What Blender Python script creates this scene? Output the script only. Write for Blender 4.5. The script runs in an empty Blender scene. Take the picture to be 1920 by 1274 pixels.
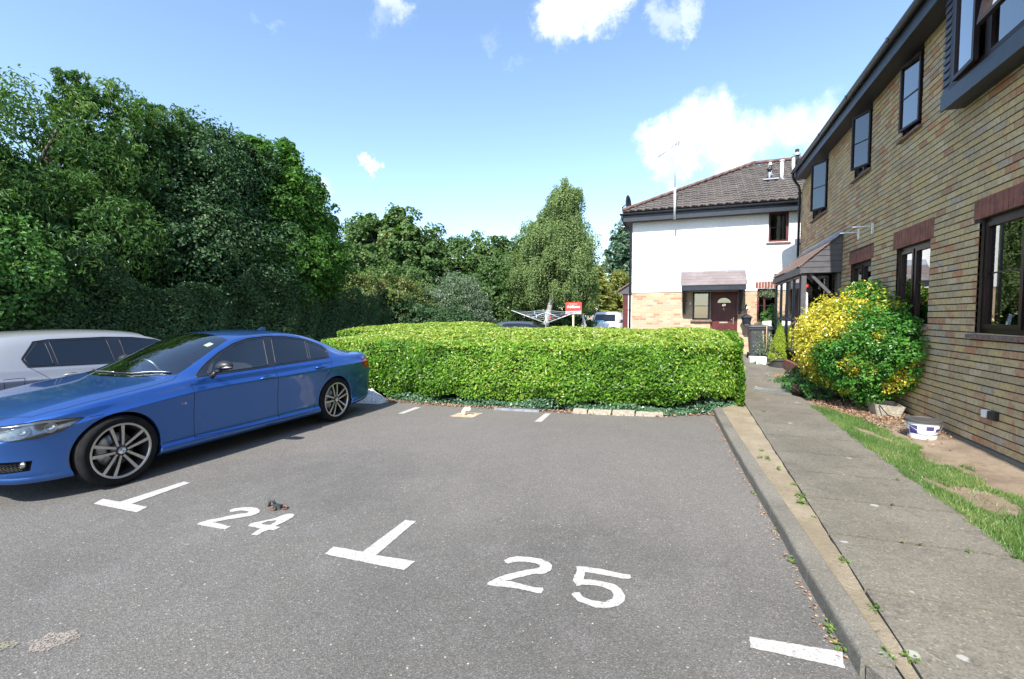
import bpy, bmesh, math, random
import numpy as np
from mathutils import Vector, Matrix
from mathutils.geometry import tessellate_polygon
from mathutils.bvhtree import BVHTree
R = math.radians
SC = bpy.context.scene
COL = SC.collection

# ------------------------------------------------------------------ camera
cam_d = bpy.data.cameras.new("camera")
cam = bpy.data.objects.new("camera", cam_d)
COL.objects.link(cam)
cam.location = (0, 0, 1.55)
cam_d.sensor_width = 36.0
cam_d.lens = 880.0 / 1920.0 * 36.0
cam_d.clip_end = 2000
cam_d.clip_start = 0.05
cam.rotation_euler = (R(90 - 2.862), 0, R(20.53))
SC.camera = cam

# ------------------------------------------------------------------ light
SUN_DIR = Vector((0.06, 0.90, -1.0)).normalized()       # the way the light travels
elev = math.asin(-SUN_DIR.z)
sx, sy = -SUN_DIR.x, -SUN_DIR.y                         # towards the sun
sun_d = bpy.data.lights.new("sun", 'SUN')
sun_d.energy = 4.2
sun_d.angle = R(0.55)
sun_d.color = (1.0, 0.955, 0.89)
sun = bpy.data.objects.new("sun", sun_d)
COL.objects.link(sun)
sun.rotation_euler = SUN_DIR.to_track_quat('-Z', 'Y').to_euler()

SC.view_settings.view_transform = 'Standard'
SC.view_settings.look = 'None'
SC.view_settings.exposure = 1.1
SC.view_settings.gamma = 1.0
SC.cycles.use_denoising = True
SC.cycles.max_bounces = 8
SC.cycles.transparent_max_bounces = 12


# ------------------------------------------------------------------ node helper
class NT:
    def __init__(s, tree):
        s.t = tree
        s.n = tree.nodes
        s.l = tree.links

    def node(s, typ, **kw):
        n = s.n.new(typ)
        for k, v in kw.items():
            if k.startswith('i_'):
                key = k[2:]
                key = int(key) if key.isdigit() else key.replace('_', ' ')
                s.put(n.inputs[key], v)
            else:
                setattr(n, k, v)
        return n

    def put(s, sock, v):
        if hasattr(v, 'is_output') or isinstance(v, bpy.types.NodeSocket):
            s.l.new(v, sock)
        else:
            sock.default_value = v

    def math(s, op, a, b=0.0, clamp=False):
        n = s.node('ShaderNodeMath', operation=op, use_clamp=clamp)
        s.put(n.inputs[0], a)
        s.put(n.inputs[1], b)
        return n.outputs[0]

    def vmath(s, op, a, b=(0, 0, 0), out=0):
        n = s.node('ShaderNodeVectorMath', operation=op)
        s.put(n.inputs[0], a)
        s.put(n.inputs[1], b)
        return n.outputs[out]

    def noise(s, vec, scale, detail=2.0, rough=0.5, out=0):
        n = s.node('ShaderNodeTexNoise')
        s.l.new(vec, n.inputs['Vector'])
        n.inputs['Scale'].default_value = scale
        n.inputs['Detail'].default_value = detail
        n.inputs['Roughness'].default_value = rough
        return n.outputs[out]

    def ramp(s, fac, stops, mode='LINEAR'):
        n = s.node('ShaderNodeValToRGB')
        cr = n.color_ramp
        cr.interpolation = mode
        while len(cr.elements) < len(stops):
            cr.elements.new(0.5)
        for e, (p, c) in zip(cr.elements, stops):
            e.position = p
            e.color = (c, c, c, 1) if isinstance(c, (int, float)) else (*c[:3], 1)
        s.l.new(fac, n.inputs[0])
        return n.outputs[0]

    def mix(s, fac, a, b, mode='MIX'):
        n = s.node('ShaderNodeMix', data_type='RGBA', blend_type=mode)
        s.put(n.inputs[0], fac)
        for sock, v in ((n.inputs[6], a), (n.inputs[7], b)):
            s.put(sock, (*v[:3], 1) if isinstance(v, (tuple, list)) else v)
        return n.outputs[2]

    def smooth(s, v, lo, hi, a=0.0, b=1.0):
        n = s.node('ShaderNodeMapRange', interpolation_type='SMOOTHSTEP')
        s.put(n.inputs[0], v)
        for i, x in enumerate((lo, hi, a, b)):
            n.inputs[i + 1].default_value = x
        return n.outputs[0]


# ------------------------------------------------------------------ world: sky and clouds
W = bpy.data.worlds.new("World")
SC.world = W
W.use_nodes = True
w = NT(W.node_tree)
w.n.clear()
sky = w.node('ShaderNodeTexSky', sky_type='NISHITA', sun_disc=False)
sky.sun_elevation = elev
sky.sun_rotation = math.atan2(sx, sy)
sky.air_density = 1.0
sky.dust_density = 0.6
sky.ozone_density = 1.2
tc = w.node('ShaderNodeTexCoord').outputs['Generated']
n1 = w.noise(tc, 11.0, 7.0, 0.66, out=1)
warp = w.vmath('SCALE', w.vmath('SUBTRACT', n1, (0.5, 0.5, 0.5)))
warp.node.inputs['Scale'].default_value = 0.15
wv = w.vmath('ADD', tc, warp)
clouds = [((-0.215, 0.822, 0.528), .045, 1), ((-0.181, 0.822, 0.540), .045, 1), ((-0.128, 0.825, 0.551), .045, 1),
          ((-0.045, 0.863, 0.503), .026, .35), ((-0.015, 0.860, 0.511), .026, .45),
          ((-0.050, 0.943, 0.325), .042, .95), ((0.003, 0.942, 0.336), .052, .9), ((0.043, 0.938, 0.343), .048, .85),
          ((0.067, 0.951, 0.302), .05, .6), ((0.112, 0.944, 0.312), .040, .55), ((0.165, 0.932, 0.322), .040, .6),
          ((0.21, 0.925, 0.315), .04, .4),
          ((-0.08, 0.95, 0.31), .018, .6), ((0.0, 0.957, 0.288), .025, .6), ((-0.04, 0.957, 0.283), .03, .5),
          ((-0.581, 0.762, 0.287), .016, .9), ((-0.565, 0.774, 0.283), .013, .8),
          ((-0.474, 0.700, 0.532), .030, .5), ((-0.50, 0.69, 0.525), .026, .2), ((-0.657, 0.598, 0.459), .016, .15),
          ((-0.33, 0.80, 0.50), .02, .1), ((-0.66, 0.71, 0.25), .03, .35), ((-0.30, 0.83, 0.46), .018, .12),
          # clouds out of the frame, seen only in reflections
          ((0.7, -0.3, 0.6), .20, .9), ((-0.75, -0.45, 0.5), .18, .8), ((0.1, -0.8, 0.55), .15, .7), ((0.8, .4, .4), .15, .8),
          ((-0.9, 0.15, .42), .10, .6)]
mask = None
for c, r_, a_ in clouds:
    d_ = w.vmath('DISTANCE', wv, c, out=1)
    m_ = w.math('MULTIPLY', w.smooth(d_, r_ * 1.35, r_ * 0.40), a_)
    mask = m_ if mask is None else w.math('MAXIMUM', mask, m_)
fine = w.noise(tc, 26.0, 5.0, 0.6)
mask = w.math('MULTIPLY', mask, w.smooth(fine, 0.2, 0.62, 0.62, 1.0))
# thin whitening towards the horizon is the sky's own haze
sepz = w.node('ShaderNodeSeparateXYZ')
w.l.new(tc, sepz.inputs[0])
skyc = w.mix(1.0, sky.outputs[0], (0.955, .99, 1.01), 'MULTIPLY')
shade = w.noise(tc, 14.0, 3.0, 0.5)
cl_col = w.mix(w.smooth(shade, .35, .65), (4.3, 4.5, 5.0), (5.6, 5.7, 5.95))
fin = w.mix(mask, skyc, cl_col)
bg = w.node('ShaderNodeBackground')
w.l.new(fin, bg.inputs[0])
bg.inputs[1].default_value = 0.15
out = w.node('ShaderNodeOutputWorld')
w.l.new(bg.outputs[0], out.inputs[0])


# ------------------------------------------------------------------ materials
MATS = {}


def mat(name):
    m = bpy.data.materials.new(name)
    m.use_nodes = True
    t = NT(m.node_tree)
    t.n.clear()
    o = t.node('ShaderNodeOutputMaterial')
    t.out = o.inputs[0]
    MATS[name] = m
    return m, t


def pbsdf(t, **kw):
    p = t.node('ShaderNodeBsdfPrincipled')
    for k, v in kw.items():
        key = k.replace('_', ' ')
        if isinstance(v, tuple) and len(v) == 3 and key in ('Base Color', 'Coat Tint', 'Emission Color'):
            v = (*v, 1)
        t.put(p.inputs[key], v)
    t.l.new(p.outputs[0], t.out)
    return p


def coord(t, kind='Object'):
    return t.node('ShaderNodeTexCoord').outputs[kind]


def bump(t, h, strength, dist=0.01):
    b = t.node('ShaderNodeBump')
    b.inputs['Strength'].default_value = strength
    b.inputs['Distance'].default_value = dist
    t.put(b.inputs['Height'], h)
    return b.outputs[0]


def simple(name, col, rough=0.6, metal=0.0, var=0.12, scale=8.0, bstr=0.0, bscale=60.0, **kw):
    m, t = mat(name)
    c = coord(t)
    n = t.noise(c, scale, 4.0, 0.6)
    k = t.mix(t.smooth(n, .3, .7), tuple(x * (1 - var) for x in col), tuple(min(1, x * (1 + var)) for x in col))
    args = dict(Base_Color=k, Roughness=rough, Metallic=metal)
    args.update(kw)
    p = pbsdf(t, **args)
    if bstr:
        t.l.new(bump(t, t.noise(c, bscale, 3.0), bstr), p.inputs['Normal'])
    return m


def tone_attr(t):
    a = t.node('ShaderNodeAttribute', attribute_name='tone')
    return a.outputs['Fac']


def foliage(name, stops, trans=0.3, rough=0.42, spec=0.5, tcol=None):
    m, t = mat(name)
    f = tone_attr(t)
    n = t.noise(coord(t), 0.9, 2.0)
    f2 = t.math('ADD', f, t.math('MULTIPLY', t.math('SUBTRACT', n, 0.5), 0.45))
    c = t.ramp(f2, stops)
    p = t.node('ShaderNodeBsdfPrincipled')
    t.l.new(c, p.inputs['Base Color'])
    p.inputs['Roughness'].default_value = rough
    p.inputs['Specular IOR Level'].default_value = spec
    tr = t.node('ShaderNodeBsdfTranslucent')
    t.l.new(t.mix(1.0, c, tcol or (1.25, 1.5, 0.5), 'MULTIPLY'), tr.inputs[0])
    mx = t.node('ShaderNodeMixShader')
    mx.inputs[0].default_value = trans
    t.l.new(p.outputs[0], mx.inputs[1])
    t.l.new(tr.outputs[0], mx.inputs[2])
    t.l.new(mx.outputs[0], t.out)
    return m


def glass(name, tint=(0.5, 0.55, 0.55), clear=0.6, rough=0.01, spec=1.0, refl=1.25):
    """thin pane: see-through share tinted, plus a fresnel reflection"""
    m, t = mat(name)
    tr = t.node('ShaderNodeBsdfTransparent')
    tr.inputs[0].default_value = (*[c * clear for c in tint], 1)
    gl = t.node('ShaderNodeBsdfGlossy')
    gl.inputs['Roughness'].default_value = rough
    gl.inputs[0].default_value = (spec, spec, spec, 1)
    fr = t.node('ShaderNodeFresnel')
    fr.inputs[0].default_value = 1.62
    mx = t.node('ShaderNodeMixShader')
    t.l.new(t.math('ADD', t.math('MULTIPLY', fr.outputs[0], refl), 0.03, True), mx.inputs[0])
    t.l.new(tr.outputs[0], mx.inputs[1])
    t.l.new(gl.outputs[0], mx.inputs[2])
    t.l.new(mx.outputs[0], t.out)
    return m


def m_asphalt():
    m, t = mat('asphalt')
    c = coord(t)
    big = t.noise(c, 0.35, 4.0, 0.6)
    mid = t.noise(c, 2.6, 5.0, 0.65)
    v = t.node('ShaderNodeTexVoronoi')
    t.l.new(c, v.inputs['Vector'])
    v.inputs['Scale'].default_value = 170.0
    sep = t.node('ShaderNodeSeparateColor')
    t.l.new(v.outputs['Color'], sep.inputs[0])
    grain = sep.outputs[0]
    base = t.mix(t.smooth(big, .35, .65), (0.100, 0.096, 0.088), (0.130, 0.124, 0.112))
    base = t.mix(t.math('MULTIPLY', t.smooth(mid, .45, .7), .45), base, (0.160, 0.150, 0.144))
    g = t.ramp(grain, [(0, .66), (.35, .87), (.6, 1.0), (.85, 1.17), (.965, 1.45), (1, 2.0)])
    sy_ = t.node('ShaderNodeSeparateXYZ')
    t.l.new(c, sy_.inputs[0])
    worn = t.smooth(t.math('ADD', sy_.outputs[1], t.math('MULTIPLY', t.math('SUBTRACT', big, .5), 5.0)), 2.2, 4.6)
    base = t.mix(t.math('MULTIPLY', worn, .55), base, (0.178, 0.163, 0.145))
    base = t.mix(1.0, base, g, 'MULTIPLY')
    v2 = t.node('ShaderNodeTexVoronoi')
    t.l.new(c, v2.inputs['Vector'])
    v2.inputs['Scale'].default_value = 34.0
    s2 = t.node('ShaderNodeSeparateColor')
    t.l.new(v2.outputs['Color'], s2.inputs[0])
    chip = t.math('MULTIPLY', t.smooth(s2.outputs[1], .90, .93), t.smooth(v2.outputs['Distance'], .22, .12))
    chipc = t.ramp(s2.outputs[2], [(0, (.50, .45, .38)), (.35, (.36, .22, .15)), (.6, (.62, .60, .56)), (1, (.42, .38, .33))])
    base = t.mix(t.math('MULTIPLY', chip, .8), base, chipc)
    # smooth polished tracks and oil
    oil = t.smooth(t.noise(c, 0.9, 3.0, .7), .62, .78)
    base = t.mix(t.math('MULTIPLY', oil, .25), base, (0.07, 0.068, 0.07))
    # worn, brownish dust near the hedge
    p = pbsdf(t, Base_Color=base, Roughness=0.88, Specular_IOR_Level=0.35)
    t.l.new(bump(t, t.math('ADD', v.outputs['Distance'], t.math('MULTIPLY', t.noise(c, 60, 3.0), .8)), .42, .005), p.inputs['Normal'])
    return m


def m_concrete(name, a, b, grit=120.0, stain=(0.09, 0.085, 0.08), bst=.4, spots=0.0):
    m, t = mat(name)
    c = coord(t)
    k = t.mix(t.smooth(t.noise(c, 1.3, 5.0, .65), .3, .7), a, b)
    k = t.mix(t.math('MULTIPLY', t.smooth(t.noise(c, 5.5, 6.0, .7), .5, .75), .55), k, stain)
    v = t.node('ShaderNodeTexVoronoi')
    t.l.new(c, v.inputs['Vector'])
    v.inputs['Scale'].default_value = grit
    s = t.node('ShaderNodeSeparateColor')
    t.l.new(v.outputs['Color'], s.inputs[0])
    k = t.mix(1.0, k, t.ramp(s.outputs[0], [(0, .72), (.5, 1.0), (.93, 1.12), (1, 1.6)]), 'MULTIPLY')
    if spots:
        v2 = t.node('ShaderNodeTexVoronoi')
        t.l.new(t.vmath('ADD', c, t.vmath('MULTIPLY', t.noise(c, 14, 3.0, out=1), (.05, .05, .05))), v2.inputs['Vector'])
        v2.inputs['Scale'].default_value = 5.0
        s2 = t.node('ShaderNodeSeparateColor')
        t.l.new(v2.outputs['Color'], s2.inputs[0])
        sp = t.math('MULTIPLY', t.smooth(s2.outputs[0], .72, .74), t.smooth(v2.outputs['Distance'], .17, .12))
        k = t.mix(t.math('MULTIPLY', sp, spots), k, (0.45, 0.45, 0.42))
    p = pbsdf(t, Base_Color=k, Roughness=0.9, Specular_IOR_Level=0.3)
    t.l.new(bump(t, t.noise(c, 70, 4.0, .7), bst, .006), p.inputs['Normal'])
    return m


def m_soil(name, a, b, c3):
    m, t = mat(name)
    c = coord(t)
    k = t.mix(t.smooth(t.noise(c, 2.2, 5.0, .7), .35, .65), a, b)
    k = t.mix(t.smooth(t.noise(c, 30, 4.0, .7), .55, .75), k, c3)
    p = pbsdf(t, Base_Color=k, Roughness=0.95, Specular_IOR_Level=0.2)
    t.l.new(bump(t, t.noise(c, 40, 6.0, .75), .9, .02), p.inputs['Normal'])
    return m


def m_brick_near():
    """real bricks carry a tone value each"""
    m, t = mat('stock_brick')
    c = coord(t)
    f = tone_attr(t)
    k = t.ramp(f, [(0, (.58, .43, .22)), (.14, (.54, .41, .245)), (.28, (.48, .365, .21)), (.40, (.60, .475, .31)),
                   (.50, (.43, .325, .205)), (.58, (.58, .41, .19)), (.68, (.50, .28, .165)), (.76, (.52, .20, .10)),
                   (.84, (.38, .16, .11)), (.90, (.42, .35, .29)), (1, (.57, .45, .26))], 'CONSTANT')
    mp = t.node('ShaderNodeMapping')
    mp.inputs['Scale'].default_value = (1, 1, .6)
    t.l.new(c, mp.inputs[0])
    red = t.math('MULTIPLY', t.smooth(t.noise(mp.outputs[0], 7.5, 2.0, .5), .58, .66), t.smooth(t.noise(c, .55, 2.0), .40, .62))
    k = t.mix(t.math('MULTIPLY', red, .75), k, (.50, .19, .105))
    k = t.mix(.32, k, (.53, .40, .235))
    n = t.noise(c, 22, 5.0, .7)
    k = t.mix(1.0, k, t.ramp(n, [(0.25, .62), (.5, 1.0), (.75, 1.25)]), 'MULTIPLY')
    k = t.mix(t.math('MULTIPLY', t.smooth(t.noise(c, 1.1, 4.0, .6), .45, .75), .28), k, (.26, .21, .15))
    p = pbsdf(t, Base_Color=k, Roughness=0.9, Specular_IOR_Level=0.25)
    t.l.new(bump(t, t.noise(c, 90, 4.0, .7), .5, .006), p.inputs['Normal'])
    return m


def m_brick_far():
    m, t = mat('far_brick')
    c = coord(t)
    mp = t.node('ShaderNodeMapping')
    mp.inputs['Rotation'].default_value = (R(90), 0, 0)
    t.l.new(c, mp.inputs[0])
    sp = t.node('ShaderNodeSeparateXYZ')
    t.l.new(c, sp.inputs[0])
    cb = t.node('ShaderNodeCombineXYZ')
    t.l.new(t.math('ADD', sp.outputs[0], sp.outputs[1]), cb.inputs[0])
    t.l.new(sp.outputs[2], cb.inputs[1])
    b = t.node('ShaderNodeTexBrick')
    t.l.new(cb.outputs[0], b.inputs['Vector'])
    b.inputs['Scale'].default_value = 1.0
    b.inputs['Brick Width'].default_value = 0.225
    b.inputs['Row Height'].default_value = 0.078
    b.inputs['Mortar Size'].default_value = 0.006
    b.inputs['Color1'].default_value = (0, 0, 0, 1)
    b.inputs['Color2'].default_value = (1, 1, 1, 1)
    b.inputs['Mortar'].default_value = (.5, .5, .5, 1)
    s = t.node('ShaderNodeSeparateColor')
    t.l.new(b.outputs['Color'], s.inputs[0])
    k = t.ramp(s.outputs[0], [(0, (.50, .36, .225)), (.25, (.54, .42, .28)), (.45, (.47, .345, .23)), (.6, (.50, .35, .21)),
                              (.75, (.45, .26, .165)), (.87, (.42, .21, .135)), (.93, (.50, .39, .26))], 'CONSTANT')
    k = t.mix(b.outputs['Fac'], k, (.50, .44, .36))
    p = pbsdf(t, Base_Color=k, Roughness=0.9)
    t.l.new(bump(t, t.math('SUBTRACT', 1.0, b.outputs['Fac']), .6, .01), p.inputs['Normal'])
    return m


def m_tiles(name, cols, rowh=0.30, wave=0.29, axis='front'):
    """interlocking pantiles; geometry gives the waves, this adds moss and row edges"""
    m, t = mat(name)
    c = coord(t)
    k = t.mix(t.smooth(t.noise(c, 1.6, 5.0, .7), .35, .65), cols[0], cols[1])
    k = t.mix(t.smooth(t.noise(c, 9, 5.0, .7), .58, .72), k, cols[2])
    k = t.mix(t.smooth(t.noise(c, 2.1, 6.0, .75), .70, .76), k, (.55, .26, .08))
    p = pbsdf(t, Base_Color=k, Roughness=0.85)
    t.l.new(bump(t, t.noise(c, 50, 4.0, .7), .5, .01), p.inputs['Normal'])
    return m


def m_paintwork(name, base, metal=.65, rough=.33, flake=.06, dust=.12):
    m, t = mat(name)
    c = coord(t)
    k = t.mix(t.smooth(t.noise(c, 400, 1.0), .35, .65), tuple(x * (1 - flake) for x in base), tuple(min(1, x * (1 + flake)) for x in base))
    k = t.mix(t.math('MULTIPLY', t.smooth(t.noise(c, 3.0, 6.0, .7), .5, .8), dust), k, (.35, .36, .38))
    rr = t.math('ADD', t.math('MULTIPLY', t.noise(c, 6.0, 5.0, .7), .12), rough - .06)
    p = pbsdf(t, Base_Color=k, Metallic=metal, Roughness=rr, Coat_Weight=1.0, Coat_Roughness=0.045, Coat_IOR=1.5)
    return m


m_asphalt()
m_concrete('path_concrete', (.132, .120, .095), (.182, .166, .134), grit=110, spots=.6, stain=(.075, .070, .062))
m_concrete('kerb_concrete', (.150, .139, .115), (.20, .186, .155), grit=150, stain=(.080, .075, .062), bst=.8)
m_concrete('old_block', (.36, .32, .25), (.42, .38, .30), grit=60)
m_concrete('render_white', (.84, .84, .84), (.88, .88, .87), grit=200, stain=(.80, .80, .79), bst=.2)
m_concrete('pale_stone', (.58, .62, .66), (.68, .70, .72), grit=60, bst=.8)
m_soil('strip_soil', (.265, .22, .15), (.34, .285, .205), (.17, .14, .10))
m_soil('bed_soil', (.20, .15, .105), (.31, .24, .17), (.12, .09, .065))
m_soil('turf_soil', (.10, .11, .04), (.16, .13, .07), (.08, .10, .03))
m_soil('wood_soil', (.05, .05, .025), (.08, .065, .04), (.03, .04, .015))
m_brick_near()
m_brick_far()
simple('mortar', (.062, .048, .034), .95, bstr=.6)  # dark shade of the recessed joints put into the mortar colour
simple('soldier_brick', (.235, .088, .062), .85, var=.25, scale=6, bstr=.6)
simple('brick_sill', (.20, .13, .11), .9, var=.3, scale=20, bstr=.8)
m_tiles('roof_tiles', ((.085, .073, .066), (.125, .108, .095), (.18, .16, .13)))
m_tiles('canopy_tiles', ((.17, .14, .14), (.22, .19, .19), (.32, .30, .29)))
m_tiles('porch_tiles', ((.17, .11, .085), (.24, .16, .12), (.27, .21, .16)))
simple('ridge_tile', (.15, .085, .068), .85, var=.3, scale=5, bstr=.5)
simple('black_timber', (.022, .028, .040), .42, var=.2, bstr=.2, bscale=20)
simple('soffit_black', (.024, .022, .026), .55)
simple('dark_cladding', (.085, .080, .088), .6, var=.15, bstr=.3, bscale=25)
simple('brown_frame', (.020, .009, .008), .42, var=.25, scale=3, Specular_IOR_Level=.25)
simple('rosewood', (.10, .020, .020), .45, var=.25, scale=4, bstr=.2)
simple('white_plastic', (.80, .80, .80), .35, var=.03)
simple('white_blind', (.78, .77, .76), .8, var=.03)
simple('net_curtain', (.56, .63, .61), .9, var=.15, scale=2)
simple('room_dark', (.035, .034, .035), .9)
simple('lead', (.30, .33, .37), .55, metal=.3, var=.2, scale=5)
simple('steel', (.55, .56, .58), .35, metal=.9, var=.08)
simple('galvanised', (.62, .66, .66), .45, metal=.4, var=.1)
simple('chrome', (.75, .75, .76), .12, metal=1.0, var=.02)
simple('alloy', (.56, .54, .52), .30, metal=.75, var=.05, scale=30)
simple('alloy_dark', (.045, .045, .048), .35, metal=.5)
simple('tyre_rubber', (.014, .014, .015), .92, Specular_IOR_Level=.15, var=.25, scale=12, bstr=.3, bscale=60)
simple('black_plastic', (.018, .018, .02), .42, var=.1)
simple('gloss_black', (.008, .008, .010), .08, var=.05, Coat_Weight=1.0)
simple('under_black', (.008, .008, .008), .9)
simple('bin_plastic', (.060, .062, .068), .45, var=.12)
simple('pot_plastic', (.065, .062, .060), .5, var=.15)
simple('pot_blue', (.13, .18, .24), .4, var=.1)
simple('terracotta', (.40, .14, .08), .8, var=.2)
simple('cane', (.52, .36, .20), .7, var=.15)
simple('bark', (.10, .085, .068), .95, var=.4, scale=10, bstr=1.0, bscale=15)
simple('birch_bark', (.36, .34, .32), .8, var=.4, scale=6, bstr=.8, bscale=12)
simple('dead_leaf', (.30, .185, .115), .85, var=.5, scale=25)
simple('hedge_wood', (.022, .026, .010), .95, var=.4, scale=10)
simple('shrub_wood', (.030, .028, .012), .95, var=.4, scale=10)
simple('sign_red', (.72, .055, .035), .5, var=.04)
simple('sign_grey', (.46, .46, .50), .5, var=.04)
simple('sign_post', (.80, .68, .46), .7, var=.06)
simple('fence_wood', (.36, .32, .28), .85, var=.2, scale=4, bstr=.4)
simple('drain_iron', (.28, .30, .33), .6, metal=.3, var=.2)
simple('rust', (.17, .095, .07), .9, var=.35, scale=30, bstr=.8)
simple('green_scrap', (.03, .042, .042), .5, var=.5, scale=40)
for nm_, col_ in (('sand_stain', (.34, .30, .26)), ('cream_stain', (.28, .26, .19))):
    m, t = mat(nm_)
    c = coord(t)
    k = t.mix(t.smooth(t.noise(c, 60, 4.0, .7), .35, .65), tuple(x * .75 for x in col_), col_)
    b = t.node('ShaderNodeBsdfDiffuse')
    t.l.new(k, b.inputs[0])
    tr_ = t.node('ShaderNodeBsdfTransparent')
    mx = t.node('ShaderNodeMixShader')
    t.l.new(t.smooth(t.noise(c, 95, 5.0, .8), .40, .58), mx.inputs[0])
    t.l.new(tr_.outputs[0], mx.inputs[1])
    t.l.new(b.outputs[0], mx.inputs[2])
    t.l.new(mx.outputs[0], t.out)
simple('cement_patch', (.42, .32, .22), .95, var=.2, scale=12, bstr=.6)
simple('cream_paint', (.72, .66, .50), .6, var=.12, scale=20)
simple('petal_red', (.75, .05, .04), .5, var=.2)
simple('petal_orange', (.75, .25, .05), .5, var=.2)
simple('blue_print', (.07, .06, .20), .4, var=.1)
simple('tail_red', (.35, .01, .01), .12, Coat_Weight=1.0)
simple('seat_cloth', (.035, .035, .038), .8)
simple('bmw_blue', (.05, .25, .70), .2)
simple('yellow_paper', (.70, .75, .15), .6)
simple('van_white', (.80, .81, .82), .3, var=.03, Coat_Weight=.8)
simple('lamp_white', (.85, .87, .90), .15, var=.02, Coat_Weight=1.0)
simple('lens_chrome', (.65, .67, .70), .10, metal=1.0)
simple('lamp_bowl', (.22, .225, .235), .22, metal=.8, var=.3, scale=30)
simple('cyan_cloth', (.12, .45, .70), .5)
m_paintwork('blue_paint', (.032, .135, .46), metal=.80, rough=.31)
m_paintwork('silver_paint', (.40, .40, .40), metal=.5, rough=.40, dust=.2)
m_paintwork('dark_paint', (.10, .12, .15), metal=.5)
glass('window_glass', clear=.8, refl=2.1)
glass('privacy_glass', (.2, .22, .25), clear=.35, refl=1.3)
glass('car_glass', (.78, .85, .86), clear=.85, refl=1.7)
glass('lamp_cover', (.95, .97, 1.0), clear=.92)
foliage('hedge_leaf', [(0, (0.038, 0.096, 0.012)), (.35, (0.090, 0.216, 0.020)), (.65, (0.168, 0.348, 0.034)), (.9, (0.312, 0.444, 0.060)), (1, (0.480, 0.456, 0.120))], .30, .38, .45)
foliage('hedge_lit_top_leaf', [(0, (.10, .19, .02)), (.4, (.22, .33, .04)), (.7, (.34, .42, .065)), (1, (.44, .42, .11))], .30, .34, .5)  # lighter, yellower copy of hedge_leaf: sunlight on the top put into the colour
foliage('ivy_leaf', [(0, (0.027, 0.068, 0.033)), (.5, (0.060, 0.135, 0.068)), (1, (0.135, 0.225, 0.135))], .12, .35)
foliage('cherry_leaf', [(0, (0.031, 0.076, 0.020)), (.45, (0.071, 0.153, 0.041)), (.8, (0.145, 0.246, 0.060)), (1, (0.255, 0.323, 0.085))], .28, .50, .28)
foliage('dark_leaf', [(0, (0.020, 0.054, 0.020)), (.5, (0.048, 0.109, 0.041)), (.85, (0.105, 0.178, 0.076)), (1, (0.221, 0.255, 0.119))], .22, .50, .28)
foliage('maple_leaf', [(0, (0.029, 0.075, 0.014)), (.5, (0.072, 0.174, 0.029)), (.85, (0.138, 0.290, 0.043)), (1, (0.232, 0.348, 0.058))], .34, .50, .28)
foliage('bright_leaf', [(0, (0.032, 0.088, 0.022)), (.5, (0.083, 0.200, 0.048)), (1, (0.192, 0.352, 0.096))], .30, .50, .28)
foliage('wood_leaf', [(0, (0.045, 0.090, 0.027)), (.5, (0.093, 0.168, 0.051)), (.85, (0.158, 0.225, 0.069)), (1, (0.270, 0.255, 0.090))], .28, .50, .28)
foliage('grey_leaf', [(0, (0.068, 0.108, 0.061)), (.5, (0.135, 0.196, 0.115)), (1, (0.270, 0.324, 0.216))], .22)
foliage('copper_leaf', [(0, (.06, .10, .02)), (.5, (.13, .18, .04)), (1, (.26, .21, .08))], .3)
foliage('birch_leaf', [(0, (.11, .165, .065)), (.5, (.19, .265, .10)), (1, (.28, .35, .16))], .34, .5, .3)
foliage('gold_leaf', [(0, (0.080, 0.100, 0.020)), (.5, (0.220, 0.240, 0.050)), (1, (0.420, 0.420, 0.120))], .25)
foliage('blue_leaf', [(0, (0.049, 0.105, 0.063)), (.5, (0.098, 0.175, 0.105)), (1, (0.154, 0.238, 0.140))], .25)
foliage('euonymus_green', [(0, (0.025, 0.088, 0.013)), (.5, (0.056, 0.194, 0.022)), (1, (0.138, 0.338, 0.044))], .24, .36, .45)
foliage('euonymus_gold', [(0, (.20, .24, .02)), (.35, (.46, .44, .04)), (.7, (.66, .57, .06)), (1, (.74, .66, .16))], .25, .25, .6, (1.1, 1.1, .5))
foliage('lime_leaf', [(0, (.10, .17, .01)), (.5, (.25, .34, .02)), (1, (.40, .46, .05))], .3)
foliage('grass_blade', [(0, (.065, .14, .03)), (.5, (.13, .23, .055)), (.85, (.21, .30, .09)), (1, (.38, .33, .17))], .3)
foliage('weed_leaf', [(0, (.07, .14, .02)), (.5, (.13, .23, .04)), (1, (.22, .29, .07))], .3)
m, t = mat('road_paint')
c = coord(t)
k = t.mix(t.smooth(t.noise(c, 70, 5.0, .75), .54, .64), (.41, .395, .375), (.20, .19, .175))
k = t.mix(t.math('MULTIPLY', t.smooth(t.noise(c, 6, 4.0, .6), .4, .7), .25), k, (.36, .345, .325))
p = pbsdf(t, Base_Color=k, Roughness=.8)
t.l.new(bump(t, t.noise(c, 110, 3.0), .5, .004), p.inputs['Normal'])


# ------------------------------------------------------------------ object helpers
def setp(o, label=None, cat=None, group=None, kind=None):
    for k_, v_ in (('label', label), ('category', cat), ('group', group), ('kind', kind)):
        if v_:
            o[k_] = v_
    return o


def empty(name, loc=(0, 0, 0), label=None, cat=None, group=None, rz=0.0):
    o = bpy.data.objects.new(name, None)
    COL.objects.link(o)
    o.location = loc
    o.rotation_euler = (0, 0, rz)
    o.empty_display_size = .2
    return setp(o, label, cat, group)


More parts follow.
